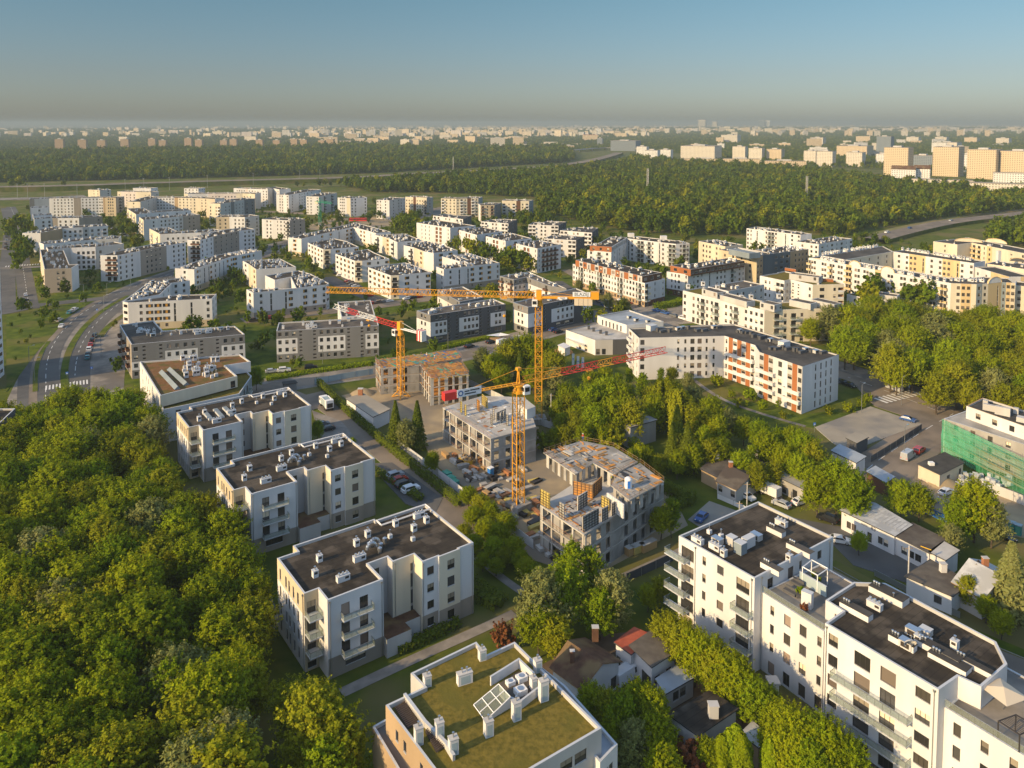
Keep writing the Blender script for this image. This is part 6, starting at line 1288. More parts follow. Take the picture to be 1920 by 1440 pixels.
# ================================================================ the three half built houses
def debris(m, P, z, n, seed, mats, big=2.2, h=.12):
    r = random.Random(seed); xs = [p[0] for p in P]; ys = [p[1] for p in P]; k = 0
    while k < n:
        x, y = r.uniform(min(xs), max(xs)), r.uniform(min(ys), max(ys))
        if not inpoly(x, y, P): continue
        k += 1; a = R(36)+r.choice((0, 1.57))+r.uniform(-.12,.12); L_ = r.uniform(.5, big); w_ = r.choice((.15,.2,.35,.8)); zz = z+.01+r.uniform(0,.02)
        m.box(-L_/2,-w_/2,0,L_/2,w_/2,h*r.uniform(.4,1.6),r.choice(mats),Matrix.Translation((x,y,zz)) @ Matrix.Rotation(a,4,'Z'))
def frame_house(label, corners, h, floors, deg_like=None, name='half_built_house'):
    P = [G(*p, h) for p in corners]
    if area(P) < 0: P.reverse()
    c = Vector((sum(p[0] for p in P)/len(P), sum(p[1] for p in P)/len(P), 0)); t = thing(name, label, 'construction', c); return t, [Vector((p[0]-c.x, p[1]-c.y)) for p in P], c
def slab_frame(t, P, floors, fh, open_edges, solid_edges, col=3.6, top='concrete_light', wallm='concrete', z00=0.0, win='d'):
    """floor slabs on columns; open edges show the slab edges and columns, solid ones are concrete walls with holes"""
    Q = [tuple(p) for p in P]; I = offset(Q, .9)
    m = MB()
    for f in range(1, floors+1): m.prism(Q, z00+f*fh-.24, z00+f*fh, 'concrete_light', top)
    m.prism(offset(Q, -.05), z00-.1, z00+.06, 'concrete'); m.build('floor_slab', t)
    for i in open_edges:
        a, b_ = Vector(Q[i]), Vector(Q[(i+1) % len(Q)]); L = (b_-a).length; d = (b_-a)/L; n = max(1, round(L/col)); nn = Vector((-d.y, d.x)); ang = math.atan2(d.y, d.x)
        for f in range(floors):
            for k in range(n+1):
                p = a+d*(.25+(L-.5)*k/n)+nn*.26; wd = .5 if k % 2 else .9; m = MB(); M = Matrix.Translation((p.x, p.y, z00+f*fh+.065)) @ Matrix.Rotation(ang, 4, 'Z'); m.box(-wd/2,-.13,0,wd/2,.13,fh-.31,'concrete_light',M,bottom=False); m.build('column', t)
            for k in range(n):
                if (k+f+i) % 3 == 0:
                    m = MB(); p = a+d*(L*(k+.5)/n)+nn*.3; M = Matrix.Translation((p.x, p.y, z00+f*fh+.065)) @ Matrix.Rotation(ang, 4, 'Z'); m.box(-L/n*.28,-.1,0,L/n*.28,.1,fh-.31,'concrete',M,bottom=False); m.build('infill_wall', t)
        m = MB()
        for f in range(floors+1):
            p, q = a+nn*.08, b_+nn*.08
            for hz in (.5, 1.0): m.bar((p.x,p.y,z00+f*fh+hz), (q.x,q.y,z00+f*fh+hz), .035, 'rebar_rust' if (f+int(hz)) % 2 else 'timber', 4)
            for k in range(2*n+1): w_ = p.lerp(q, k/(2*n)); m.bar((w_.x,w_.y,z00+f*fh), (w_.x,w_.y,z00+f*fh+1.05), .03, 'rail', 4)
        m.build('guard_rail', t)
    for i in solid_edges:
        a, b_ = Vector(Q[i]), Vector(Q[(i+1) % len(Q)]); L = (b_-a).length; d = (b_-a)/L; nn = Vector((-d.y, d.x)); m = MB(); n = max(1, round(L/3.4)); cw = L/n; ang = math.atan2(d.y, d.x); M = Matrix.Translation((a.x, a.y, z00)) @ Matrix.Rotation(ang, 4, 'Z')
        for f in range(floors):
            z0, z1 = f*fh+.062, (f+1)*fh-.245
            for k in range(n):
                x0 = cw*k+.02; wdt = 1.5; xa = x0+(cw-wdt)/2; blank = (k*7+i*3) % 5 == 4
                if blank: m.box(x0,.03,z0,x0+cw-.04,.25,z1,wallm,M,bottom=False); continue
                m.box(x0,.03,z0,xa,.25,z1,wallm,M,bottom=False); m.box(xa+wdt,.03,z0,x0+cw-.04,.25,z1,wallm,M,bottom=False); m.box(xa,.035,z1-.35,xa+wdt,.245,z1,wallm,M); m.box(xa,.035,z0,xa+wdt,.245,z0+.25,wallm,M)
        m.build('concrete_wall', t)
    # inner partitions and props, seen through the openings
    m = MB(); r = random.Random(int(abs(Q[0][0]*10))); xs = [p[0] for p in I]; ys = [p[1] for p in I]; J = offset(Q, 2.2)
    for f in range(floors):
        for k in range(26):
            x, y = r.uniform(min(xs), max(xs)), r.uniform(min(ys), max(ys))
            if not inpoly(x, y, J): continue
            if r.random() < .45: m.box(-r.uniform(1,1.9),-.1,0,r.uniform(1,1.9),.1,fh-.32,r.choice(('concrete','concrete_light')),Matrix.Translation((x,y,z00+f*fh+.066)) @ Matrix.Rotation(R(35)+r.choice((0,1.571)),4,'Z'),bottom=False)
            else: m.bar((x,y,z00+f*fh+.06),(x,y,z00+f*fh+fh-.25),.05,'rebar_rust',4)
    m.build('partition', t)
def formwork(t, p, q, z, h, mat, th=.22, frame='frame', name='formwork_panel'):
    a, b_ = Vector((*p, 0)), Vector((*q, 0)); L = (b_-a).length; M = Matrix.Translation((a.x, a.y, z)) @ Matrix.Rotation(math.atan2(b_.y-a.y, b_.x-a.x), 4, 'Z'); m = MB(); m.box(0,-th/2,0,L,th/2,h,mat,M)
    for i in range(int(h/.55)+1): m.box(.02,-th/2-.07,i*.55,L-.02,-th/2-.002,i*.55+.09,frame,M)
    for i in range(int(L/.9)+1): m.box(min(i*.9, L-.1),-th/2-.1,0,min(i*.9, L-.1)+.09,-th/2-.003,h,frame,M)
    return m.build(name, t)
# nearest: two levels
t, P, c = frame_house('nearest half built concrete house with orange planks and a white tank on its deck', [(1013,947),(1095,1003),(1245,907),(1160,853)], 9.6, 3)
slab_frame(t, P, 3, 3.2, [0], [1, 2, 3], wallm='concrete', win='d')
rl = lambda p: Vector((p[0]-c.x, p[1]-c.y))
U = [rl(G(*p, 12.8)) for p in ((1020,849),(1073,886),(1108,868),(1138,892),(1172,872),(1232,905),(1245,900),(1155,838),(1090,826))]
# upper storey: decks on walls
def deck(t, pts, z0, z1, mat_top, deb, seed, edge=True):
    Q = [tuple(p) for p in pts]
    if area(Q) < 0: Q.reverse()
    m = MB(); m.prism(Q, z1-.25, z1, 'concrete_light', mat_top); m.build('deck', t)
    J = offset(Q, .3); n = len(J)
    for i in range(n):
        a, b_ = Vector(J[i]), Vector(J[(i+1) % n]); L = (b_-a).length; k = max(1, round(L/2.6))
        for j in range(k): m = MB(); q = a.lerp(b_, (j+.2)/k); M = Matrix.Translation((q.x,q.y,z0+.01)) @ Matrix.Rotation(math.atan2(b_.y-a.y,b_.x-a.x),4,'Z'); m.box(0,-.1,0,min(1.1,L/k*.6),.1,z1-z0-.27,'concrete' if (i+j) % 2 else 'concrete_light',M,bottom=False); m.build('column', t)
    if deb:
        m = MB(); debris(m, offset(Q, .4), z1, deb, seed, ('plywood','plywood','plywood','timber','concrete','concrete','concrete_light','frame'), 3.2); m.build('planking', t)['label'] = 'loose orange planks and boards'
    if edge:
        m = MB()
        for i in range(n):
            a, b_ = Vector(Q[i]), Vector(Q[(i+1) % n]); L = (b_-a).length; k = max(1, round(L/1.8))
            for hz in (.5, 1.0): m.bar((a.x,a.y,z1+hz),(b_.x,b_.y,z1+hz),.03,'rebar_rust' if hz < .7 else 'timber',4)
            for j in range(k): q = a.lerp(b_, j/k); m.bar((q.x,q.y,z1),(q.x,q.y,z1+1.1),.03,'rail',4)
        m.build('guard_rail', t)
deck(t, [rl(G(*p, 12.8)) for p in ((1020,849),(1078,889),(1112,868),(1150,890),(1196,866),(1150,838),(1090,826))], 9.6, 12.8, 'concrete', 95, 3)
deck(t, [rl(G(*p, 12.8)) for p in ((1146,910),(1180,938),(1245,903),(1200,868),(1160,888))], 9.6, 12.8, 'concrete', 36, 4)
q = [rl(G(*p, 12.8)) for p in ((1139,922),(1170,944))]; formwork(t, tuple(q[0]), tuple(q[1]), 9.62, 3.0, 'W', .25, 'W', 'concrete_wall')
for a, b_, mt, hh in (((1014,945),(1031,955),'block_yellow',3.3),((1049,969),(1058,975),'concrete',3.2),((1092,998),(1122,981),'concrete',3.2),((1128,978),(1140,971),'concrete_light',2.6),((1146,967),(1153,963),'concrete_light',2.6),((1083,957),(1101,946),'concrete_light',3.0),((1128,950),(1142,958),'block_yellow',2.4)):
    q = [rl(G(*p, 9.6)) for p in (a, b_)]; formwork(t, tuple(q[0]), tuple(q[1]), 9.61, hh, mt)
q = [rl(G(*p, 9.6)) for p in ((1075,927),(1110,935),(1128,918))]
for i in range(2): formwork(t, tuple(q[i]), tuple(q[i+1]), 9.612, 3.0, 'plywood', .2, 'brown_door')
m = MB(); debris(m, [tuple(rl(G(*p, 9.6))) for p in ((1030,950),(1095,992),(1140,960),(1100,930))], 9.6, 90, 9, ('timber','plywood','concrete','rebar_rust','frame','concrete_light'), 2.0); m.build('planking', t)
p = rl(G(1178,915,12.8)); m = MB(); m.lathe([(.75,0),(.8,.1),(.8,2.0),(.5,2.3),(.2,2.4)],'white',16,Matrix.Translation((p.x,p.y,12.82))); m.box(-.3,-.83,.2,.3,-.78,1.8,'sign_blue',Matrix.Translation((p.x,p.y,12.82)))
x = m.build('water_tank'); x.location = c; tag(x, 'white cylindrical tank with a blue stripe on the nearest half built house', 'tank')
# middle one
t, P, c = frame_house('half built concrete house with bare white deck and columns, left of the nearest crane mast', [(830,764),(920,823),(1005,800),(985,745),(905,742)], 9.3, 3); rl = lambda p: Vector((p[0]-c.x, p[1]-c.y))
slab_frame(t, P, 3, 3.1, [0], [1, 2, 3, 4])
for a, b_, mt, hh in (((864,772),(866,774),'block_yellow',3),((872,778),(874,780),'block_yellow',3),((895,768),(899,771),'plywood',3),((904,758),(914,766),'block_yellow',3),((921,795),(924,798),'concrete',3),((925,785),(927,787),'concrete',3),((950,797),(953,799),'concrete',3),((960,803),(963,806),'concrete',3),((930,790),(948,782),'concrete_light',2.4),((938,794),(941,791),'concrete_light',2.8),((944,790),(947,788),'concrete_light',2.8)):
    q = [rl(G(*p, 9.3)) for p in (a, b_)]; formwork(t, tuple(q[0]), tuple(q[1]), 9.31, hh, mt)
q = [rl(G(*p, 12)) for p in ((972,757),(988,768),(1004,762),(986,748))]; m = MB(); m.prism([tuple(v) for v in q] if area([tuple(v) for v in q]) > 0 else [tuple(v) for v in reversed(q)], 9.31, 12, 'W', 'concrete_light'); m.build('stair_core', t)
m = MB(); debris(m, [tuple(rl(G(*p, 9.3))) for p in ((850,768),(920,815),(990,798),(975,755),(900,748))], 9.3, 110, 12, ('concrete_light','timber','concrete','rebar_rust','white','concrete_light'), 1.8, .06); m.build('planking', t)
# far one, two staggered decks covered in reinforcement
t, P, c = frame_house('half built house with rusty and green reinforcement on its decks, behind the two spruces', [(704,674),(714,690),(786,684),(866,671),(854,656.5)], 9, 3); rl = lambda p: Vector((p[0]-c.x, p[1]-c.y))
slab_frame(t, P, 3, 3.0, [0], [1, 2, 3], top='plywood', wallm='concrete')
Q = [rl(G(*p, 9)) for p in ((786,682),(808,709),(879,701),(864,679))]; Qt = [tuple(v) for v in Q]
mm = MB(); 
for f in (1, 2, 3): mm.prism(Qt, f*3-.24+.01, f*3+.01, 'concrete_light', 'plywood')
mm.build('floor_slab', t)
for i in (0, 1):
    a, b_ = Q[i], Q[(i+1) % 4]; L = (b_-a).length; n = 5; ang = math.atan2(b_.y-a.y, b_.x-a.x)
    for f in range(3):
        for k in range(n+1): m = MB(); q = a.lerp(b_, (.03+.94*k/n)); M = Matrix.Translation((q.x,q.y,f*3+.02)) @ Matrix.Rotation(ang,4,'Z'); m.box(-.3 if k % 2 else -.55,.1,0,.3 if k % 2 else .55,.35,2.74,'concrete_light',M,bottom=False); m.build('column', t)
m = MB(); debris(m, [tuple(v) for v in P], 9.0, 260, 21, ('net_teal','rebar_rust','rebar_rust','plywood','net_teal','blue_tarp','timber'), 3.6, .05); debris(m, Qt, 9.02, 130, 22, ('net_teal','rebar_rust','rebar_rust','plywood','plywood','timber'), 4.0, .06); m.build('planking', t)
m = MB()
for k in range(26): q = Q[1].lerp(Q[2], k/25); m.bar((q.x, q.y-.4, 8.7), (q.x+.3, q.y-.9, 8.75), .06, 'block_yellow')
for poly in ([P[0], P[1]], [Q[0], Q[1]], [Q[1], Q[2]], [Q[2], Q[3]], [P[3], P[4]]):
    a, b_ = poly; L = (b_-a).length
    for hz in (.5, 1.05): m.bar((a.x,a.y,9+hz),(b_.x,b_.y,9+hz),.04,'rebar_rust')
    for j in range(int(L/1.6)+1): q = a.lerp(b_, min(1, j*1.6/L)); m.bar((q.x,q.y,9),(q.x,q.y,10.2),.04,'blue_tarp')
m.build('guard_rail', t)

# ================================================================ the scaffolded house, right
b = estate('unfinished block wrapped in a green scaffold net, at the right edge', 9.2, [(1770,785),(1935,838),(2010,805),(1845,758)], {0: 'K:.u.u.u.u.u'}, floors=3, fh=3, first=.1, base='K', roof='concrete', clutter=0, parapet=.1, cat='construction', name='scaffolded_building')
more(b, 12.6, [(1812,761),(1940,806),(1990,790),(1842,745.5)], {0: 'W:.w.w.w.w'}, base='W', z0=9.0, floors=1, fh=3.2, first=.2, roof='bitumen_grey', coping='timber')
for u, v, sx, sy, hh in ((1848,758,1.2,1.2,1.2),(1865,772,5.5,1.0,1.7),(1880,778,3.5,1.2,2.2),(1905,775,1.2,1.2,1.5),(1915,790,2,2,1.2)):
    m = MB(); m.box(-sx/2,-sy/2,0,sx/2,sy/2,hh,'N',Matrix.Translation(GV(u, v, 12.15)-b.o) @ Matrix.Rotation(R(-42),4,'Z')); m.build('chimney', b.root)
b.done()
A, B_ = Vector((*G(1764,850), 0)), Vector((*G(1932,940), 0)); dd = (B_-A).normalized(); nn = Vector((-dd.y, dd.x, 0)); t = thing('scaffold', 'tube scaffold hung with a translucent green net, against the unfinished block at the right edge', 'scaffold', A)
L = (B_-A).length; m = MB(); k = int(L/2.5)
for i in range(k+1):
    for o_ in (.15, 1.2):
        p = dd*(L*i/k)+nn*o_; m.bar(p, p+Vector((0,0,9.6)), .045, 'metal', 4)
for f in range(1, 5):
    for o_ in (.15, 1.2): p = nn*o_+Vector((0,0,2*f+.9)); m.bar(p, p+dd*L, .04, 'timber', 4)
    M = Matrix.Translation(Vector((0,0,2*f-.1))) @ Matrix.Rotation(math.atan2(dd.y,dd.x),4,'Z'); m.box(0,.25,0,L,1.1,.06,'timber',M)
m.build('tube_frame', t)
m = MB(); k = 40
def np_(i, j): x = L*i/k; z = .3+9.3*j/10; return tuple(dd*x+nn*(.02+.1*math.sin(i*1.3+j)+.05*math.sin(j*2.1))+Vector((0,0,z)))
for i in range(k):
    for j in range(10): m.quad(np_(i,j), np_(i+1,j), np_(i+1,j+1), np_(i,j+1), 'net_green')
m.build('net', t, True)
r = random.Random(8)
for i, (u, v, n) in enumerate(((1820,900,26),(1868,905,26))):
    for k in range(n):
        x, y = G(u+r.uniform(-26,26), v+r.uniform(-9,11)); o = MB(); s_ = r.uniform(.55,1.0); o.box(-s_*.6,-s_*.5,0,s_*.6,s_*.5,s_,'bag_grey',Matrix.Rotation(r.uniform(0,3),4,'Z') @ Matrix.Rotation(r.uniform(-.15,.15),4,'X')); q = o.build('building_bag'); q.location = (x, y, r.choice((0,0,.75))); tag(q, ('grey insulation bag in the left heap before the green net' if i == 0 else 'grey insulation bag in the right heap before the green net'), 'bag', 'heaps of grey bags')

# ================================================================ small buildings
def cottage(label, base_px, h, roofm, wall='W', ridge=None, name='shed', cat='shed', pats='', flat=True, ov=.3, chim=(), parapet=.05):
    P = px(base_px, h)
    if area(P) < 0: P.reverse()
    c = (sum(p[0] for p in P)/len(P), sum(p[1] for p in P)/len(P), 0); b = Bld(name, label, cat, c)
    for i in range(len(P)):
        b.facade(P[i], P[(i+1) % len(P)], 0, h, pats.get(i, '') if isinstance(pats, dict) else pats, wall, 1, h-.4, None, .2)
    m = MB(); Q = offset(P, -ov)
    if flat: m.prism([b.rel((*q, 0)) for q in Q], h+.004, h+.22, 'coping_dark' if roofm != 'W' else 'N', roofm)
    else:     # gable along the first edge's direction
        a0, a1, a2, a3 = [Vector(b.rel((*q, h))) for q in Q[:4]]; r0, r1 = (a0+a3)/2+Vector((0,0,ridge)), (a1+a2)/2+Vector((0,0,ridge))
        for (x, y, z_, w_) in ((a0, a1, r1, r0), (a2, a3, r0, r1)): m.quad(tuple(x), tuple(y), tuple(z_), tuple(w_), roofm); m.quad(*[tuple(v-Vector((0,0,.12))) for v in (w_, z_, y, x)], 'timber')
        e0, e1, e2, e3 = [Vector(b.rel((*q, h))) for q in P[:4]]; g0, g1 = (e0+e3)/2+Vector((0,0,ridge*.93)), (e1+e2)/2+Vector((0,0,ridge*.93)); b.wall.poly([tuple(e3), tuple(e0), tuple(g0)], wall); b.wall.poly([tuple(e1), tuple(e2), tuple(g1)], wall)
    m.build('roof', b.root)
    for u, v, z, s_, mt in chim:
        m = MB(); M = Matrix.Translation(GV(u, v, z)-b.o); m.box(-s_*.5,-s_*.4,-.8,s_*.5,s_*.4,s_*1.5,mt,M); m.box(-s_*.58,-s_*.48,s_*1.5,s_*.58,s_*.48,s_*1.6,'N',M); m.build('chimney', b.root)
    return b
b = cottage('white workshop with barred windows and a striped tin roof, by the big dark tree', [(1578,958),(1677,1005),(1708,985),(1640,945),(1600,938)], 4.2, 'slate_white', name='workshop', cat='workshop', pats={0: 'W:.WW..d.WW.'})
a_, c_ = GV(1578,958,4.2), GV(1677,1005,4.2); e = (c_-a_).normalized(); nn = Vector((e.y,-e.x,0)); q = a_.lerp(c_, .53)-b.o+nn*.03; q.z = 3.55; M = Matrix.Translation(q) @ Matrix.Rotation(math.atan2(e.y,e.x),4,'Z') @ Matrix.Rotation(R(90),4,'X'); text(b.root, '83', M @ Matrix.Translation((1.1,0,0)), 1.15, 'ink'); text(b.root, 'auto', M @ Matrix.Translation((-1.0,.05,0)), .85, 'rail')
m = MB()
for i in range(14): t_ = (i+.5)/14; m.bar(GV(1590+100*t_,948+48*t_,4.5)-b.o-Vector((0,0,.06)), GV(1620+85*t_,935+50*t_,4.5)-b.o-Vector((0,0,.06)), .09, 'N', 4)
m.build('roof_rib', b.root); b.done()
b = cottage('white workshop with a flat brown roof and yellow sign beside the striped tin roof', [(1677,1004),(1742,1037),(1772,1012),(1712,983)], 4.0, 'brown_roof', name='workshop', cat='workshop', pats={0: 'W:.WWW.'}); m = MB(); m.box(-1.0,-.06,-.35,1.0,.06,.35,'sign_yellow',Matrix.Translation(GV(1736,1030,4.0)-b.o) @ Matrix.Rotation(R(-46),4,'Z')); m.build('sign_board', b.root); b.done()
cottage('last bay of the workshop row, beside the yellowish tree', [(1744,1036),(1772,1050),(1796,1033),(1770,1018)], 4.0, 'concrete_light', name='workshop', cat='workshop', pats={0: 'W:WW'}).done()
b = cottage('old white slate roofed house with a small dormer and orange chimney, at the right edge', [(1790,1092),(1842,1120),(1905,1085),(1850,1055)], 4.2, 'slate_white', 'N', 2.6, 'house', 'house', {}, False, .5, ((1847,1060,6.4,1.0,'brick'),))
m = MB(); M = Matrix.Translation(GV(1832,1070,5.0)-b.o) @ Matrix.Rotation(R(-42),4,'Z'); m.box(-.7,-.9,-.6,.7,.9,.9,'brown_roof',M); m.poly([M @ Vector(v) for v in ((-.9,-1.0,.9),(.9,-1.0,.9),(0,-1.0,1.7))],'N'); m.quad(*[tuple(M @ Vector(v)) for v in ((-.9,-1.0,.9),(0,-1.0,1.7),(0,1.1,1.7),(-.9,1.1,.9))],'brown_roof'); m.quad(*[tuple(M @ Vector(v)) for v in ((0,-1.0,1.7),(.9,-1.0,.9),(.9,1.1,.9),(0,1.1,1.7))],'brown_roof'); m.quad(*[tuple(M @ Vector(v)) for v in ((-.45,-.91,.0),(.45,-.91,.0),(.45,-.91,.7),(-.45,-.91,.7))],'glass'); m.build('dormer', b.root); b.done()
cottage('white shed with a brown roof on the alley behind the white stepped block', [(1700,1082),(1785,1118),(1815,1092),(1745,1052)], 3.6, 'brown_roof', 'W', name='shed', cat='shed', pats={0: 'W:...W.'}, chim=((1768,1072,3.8,1.1,'W'),)).done()
cottage('grey concrete garage with an orange door, left of the big dark tree', [(1456,893),(1506,917),(1520,908),(1468,882)], 3.6, 'concrete', 'K', name='garage', cat='garage', pats={0: 'K:.d.d.'}).done()
b = cottage('cottage with a brown felt roof and two orange chimneys, in the middle gardens', [(1345,902),(1380,917),(1428,893),(1385,868)], 3.4, 'brown_roof', 'N', 1.8, 'house', 'house', {0: 'N:u.u'}, False, .5, ((1370,876,5.0,.9,'brick'),(1397,866,5.2,.9,'brick'))); b.done()
cottage('cottage wing with a flat brown roof and two white chimneys, left of the orange chimneys', [(1315,880),(1345,895),(1385,866),(1345,852)], 3.2, 'brown_roof', 'Q', name='house', cat='house', pats='', chim=((1344,862,3.4,1.0,'W'),(1357,856,3.4,1.0,'W'))).done()
cottage('flat roofed outhouse with two white chimneys behind the brown cottage', [(1385,862),(1420,880),(1440,865),(1405,850)], 3.0, 'brown_roof', 'Q', chim=((1407,850,3.2,.9,'W'),(1417,856,3.2,.9,'W'))).done()
b = cottage('unfinished concrete block house with a flat roof, among the garden trees', [(1158,790),(1182,802),(1230,788),(1205,776)], 6.0, 'concrete', 'K', name='house', cat='house', pats={0: 'K:...'}); m = MB(); q = [b.rel((*G(*p, 2.6), 0)) for p in ((1158,806),(1180,818),(1200,810),(1182,800))]; m.prism(q, 0, 2.6, 'concrete', 'concrete_light'); m.build('porch', b.root); b.done()
b = cottage('guard house with a rounded corner and flat grey roof, under the scaffold', [(1722,871),(1762,890),(1806,868),(1772,850)], 3.6, 'bitumen_grey', 'C', name='guard_house', cat='shed', pats={1: 'C:.d.u'}); m = MB(); m.box(-.6,-.5,.0,.6,.5,.8,'white',Matrix.Translation(GV(1746,872,3.8)-b.o)); m.build('air_unit', b.root); b.done()
cottage('black slatted cube with a pale roof on the concrete car park', [(1588,822),(1606,831),(1627,820),(1608,810)], 3.6, 'slab', 'D', name='kiosk', cat='kiosk').done()
b = cottage('long shed with a pale blue tin roof edged in red, behind the big dark tree', [(1560,846),(1605,868),(1622,857),(1575,835)], 4.2, 'roof_sheet', 'W'); b.done()
b = cottage('shipping containers with blue tin covers in a rusty red stack by the site gate', [(1626,885),(1660,905),(1676,895),(1642,876)], 3.4, 'roof_sheet', 'B', name='container', cat='container'); b.done()
cottage('white hall with a wavy pale roof and snow like bags, beside the spruces', [(650,748),(700,782),(730,768),(680,739)], 4.0, 'slab', 'W', name='shed', cat='shed', chim=((676,741,4.1,1.4,'brick'),)).done()
cottage('grey bin shelter at the lane end behind the brown roofed block', [(532,722),(556,718),(552,714),(530,717)], 2.6, 'bitumen_grey', 'G').done()
b = cottage('brown roofed old house with a pale blue end wall, right of the grass roofed block', [(1037,1252),(1090,1290),(1160,1240),(1098,1200)], 4.4, 'rust_roof', 'W', 2.0, 'house', 'house', {0: 'W:..', 1: 'W:.w.d'}, False, .5, ((1116,1192,6.5,1.0,'rust_roof'),(1073,1232,6.2,.7,'B'))); b.done()
b = cottage('white outbuilding with a sloping brown felt roof, next to the red roofed one', [(1183,1212),(1222,1250),(1265,1222),(1225,1184)], 4.6, 'brown_roof', 'W', name='shed', cat='shed', pats={0: 'W:.m', 1: 'W:ww'}); b.done()
b = cottage('narrow outbuilding with a bright red roof above the brown roofed house', [(1155,1206),(1183,1226),(1222,1194),(1190,1180)], 4.3, 'red_roof', 'W', name='shed', cat='shed', pats={0: 'W:d.d'}); b.done()
cottage('low grey shed with a pale tin roof below the felt roofed outbuilding', [(1232,1276),(1248,1300),(1300,1270),(1275,1248)], 3.2, 'roof_sheet', 'N', pats={1: 'N:.ww.'}).done()
b = cottage('white shed with a dark flat felt roof and step shaped chimney, lowest of the sheds', [(1258,1342),(1308,1378),(1380,1330),(1330,1300)], 4.6, 'bitumen', 'N', name='shed', cat='shed', pats={0: 'W:.u.u'}, chim=((1337,1345,4.7,1.3,'N'),)); b.done()
b = cottage('small brick shed with a pale tin roof, beside the thujas at the bottom', [(1392,1378),(1422,1400),(1442,1385),(1412,1358)], 3.4, 'slate_white', 'Q'); b.done()
t = thing('chimney_stack', 'free standing white masonry stack in the tree row of the white stepped block', 'chimney', G(1448,1330)+(0,)); m = MB(); m.box(-.7,-.7,0,.7,.7,4.5,'W'); m.box(-.9,-.9,4.5,.9,.9,4.8,'N'); m.build('shaft', t)
t = thing('garden_kiosk', 'wooden summer bar with a white sail roof by the street', 'kiosk', G(934,640)+(0,)); m = MB(); m.box(-3.5,-2,0,3.5,2,1.1,'timber'); m.build('counter', t); m = MB(); m.poly([(-5,-2.5,3.2),(0,-1,2.4),(5,-2.5,3.4),(1,2.5,2.9)],'white'); m.build('sail', t)
cottage('small white booth beside the shop building', [(1047,648),(1059,654),(1069,650),(1057,644)], 3.0, 'W', 'W', name='kiosk', cat='kiosk').done()

# ================================================================ fences, lamps, flags, people, site things
def fence(label, pts, h, mat, z=0, post=2.5, name='fence'):
    P = px(pts); c = Vector((*P[0], 0)); t = thing(name, label, 'fence', c); m = MB()
    for i in range(len(P)-1):
        a, b_ = Vector((*P[i], 0))-c, Vector((*P[i+1], 0))-c; L = (b_-a).length; M = Matrix.Translation(a) @ Matrix.Rotation(math.atan2(b_.y-a.y, b_.x-a.x),4,'Z'); m.box(0,-.03,.08,L-.01*i,.03,h,mat,M)
    m.build('panel', t)
    for i in range(len(P)-1):
        a, b_ = Vector((*P[i], 0))-c, Vector((*P[i+1], 0))-c; L = (b_-a).length
        for k in range(0, min(40, int(L/post)+1)): q = a.lerp(b_, min(1, k*post/L)); m = MB(); m.box(q.x-.06,q.y-.06,0,q.x+.06,q.y+.06,h+.1,'rail'); m.build('post', t)
fence('pale sheet fence of the building site behind the clipped hedge', [(742,835),(800,878),(860,925),(940,985),(1000,1030)], 2.1, 'coping', post=6); fence('pale fence of the gardens behind the tall crane', [(870,718),(940,752),(1020,800),(1060,812)], 2.1, 'N', post=6); fence('grey street side hoarding of the building site', [(590,722),(640,712),(700,702)], 2.2, 'L', post=5)
fence('dark fence between the concrete car park and the street', [(1632,868),(1680,838),(1728,806)], 1.8, 'D', post=4); fence('white wall of the scaffolded site below the grey bags', [(1860,925),(1900,940),(1960,965)], 2.4, 'N', post=6); fence('dark hoarding behind the nearest half built house', [(1175,1092),(1262,1052)], 1.8, 'D', post=4); fence('low wire fence along the alley verge', [(1640,1080),(1720,1122),(1800,1160)], 1.3, 'rail', post=4); fence('blue banner fence beside the workshop trees', [(1700,950),(1740,965),(1782,985)], 1.8, 'sign_blue', post=4); fence('grey wall along the forecourt beside the white stepped block', [(1345,935),(1375,948),(1405,962)], 1.2, 'W', post=6)
lampp = None
def lamp(u, v, h=8, side=1, label='street lamp on a slim grey pole along the avenue', group='street lamps along the avenue'):
    global lampp
    p = G(u, v)
    if lampp is None or lampp[1] != h:
        t = thing('street_lamp', label, 'lamp', (*p, 0), 0, group); m = MB(); m.bar((0,0,0),(0,0,h),.09,'rail',6); m.build('pole', t); m = MB(); m.bar((0,0,h),(1.4,0,h+.25),.05,'rail'); m.build('arm', t); m = MB(); m.box(1.2,-.15,h+.15,2.0,.15,h+.3,'metal'); m.build('lamp_head', t); lampp = (t, h)
    else: t = copy_tree(lampp[0]); t.location = (*p, 0); tag(t, label, 'lamp', group)
    t.rotation_euler = (0,0,R(40) if side > 0 else R(220)); return t
for u, v, sd in ((195,585,1),(245,538,1),(78,560,1),(157,562,-1),(201,560,1),(65,715,1),(55,690,1),(190,668,-1),(178,648,-1)): lamp(u, v, 8, sd)
for u, v in ((605,682),(840,655),(1100,600),(1140,590)): lamp(u, v, 7, -1, 'street lamp along the street before the grey and white row', 'street lamps by the grey row')
for u, v, lb in ((1695,862,'street lamp standing by the red van on the right hand street'),(1690,760,'tall street lamp by the crossing on the right'),(1615,775,'street lamp at the corner of the concrete car park')): lamp(u, v, 9, 1, lb, 'street lamps by the concrete car park')
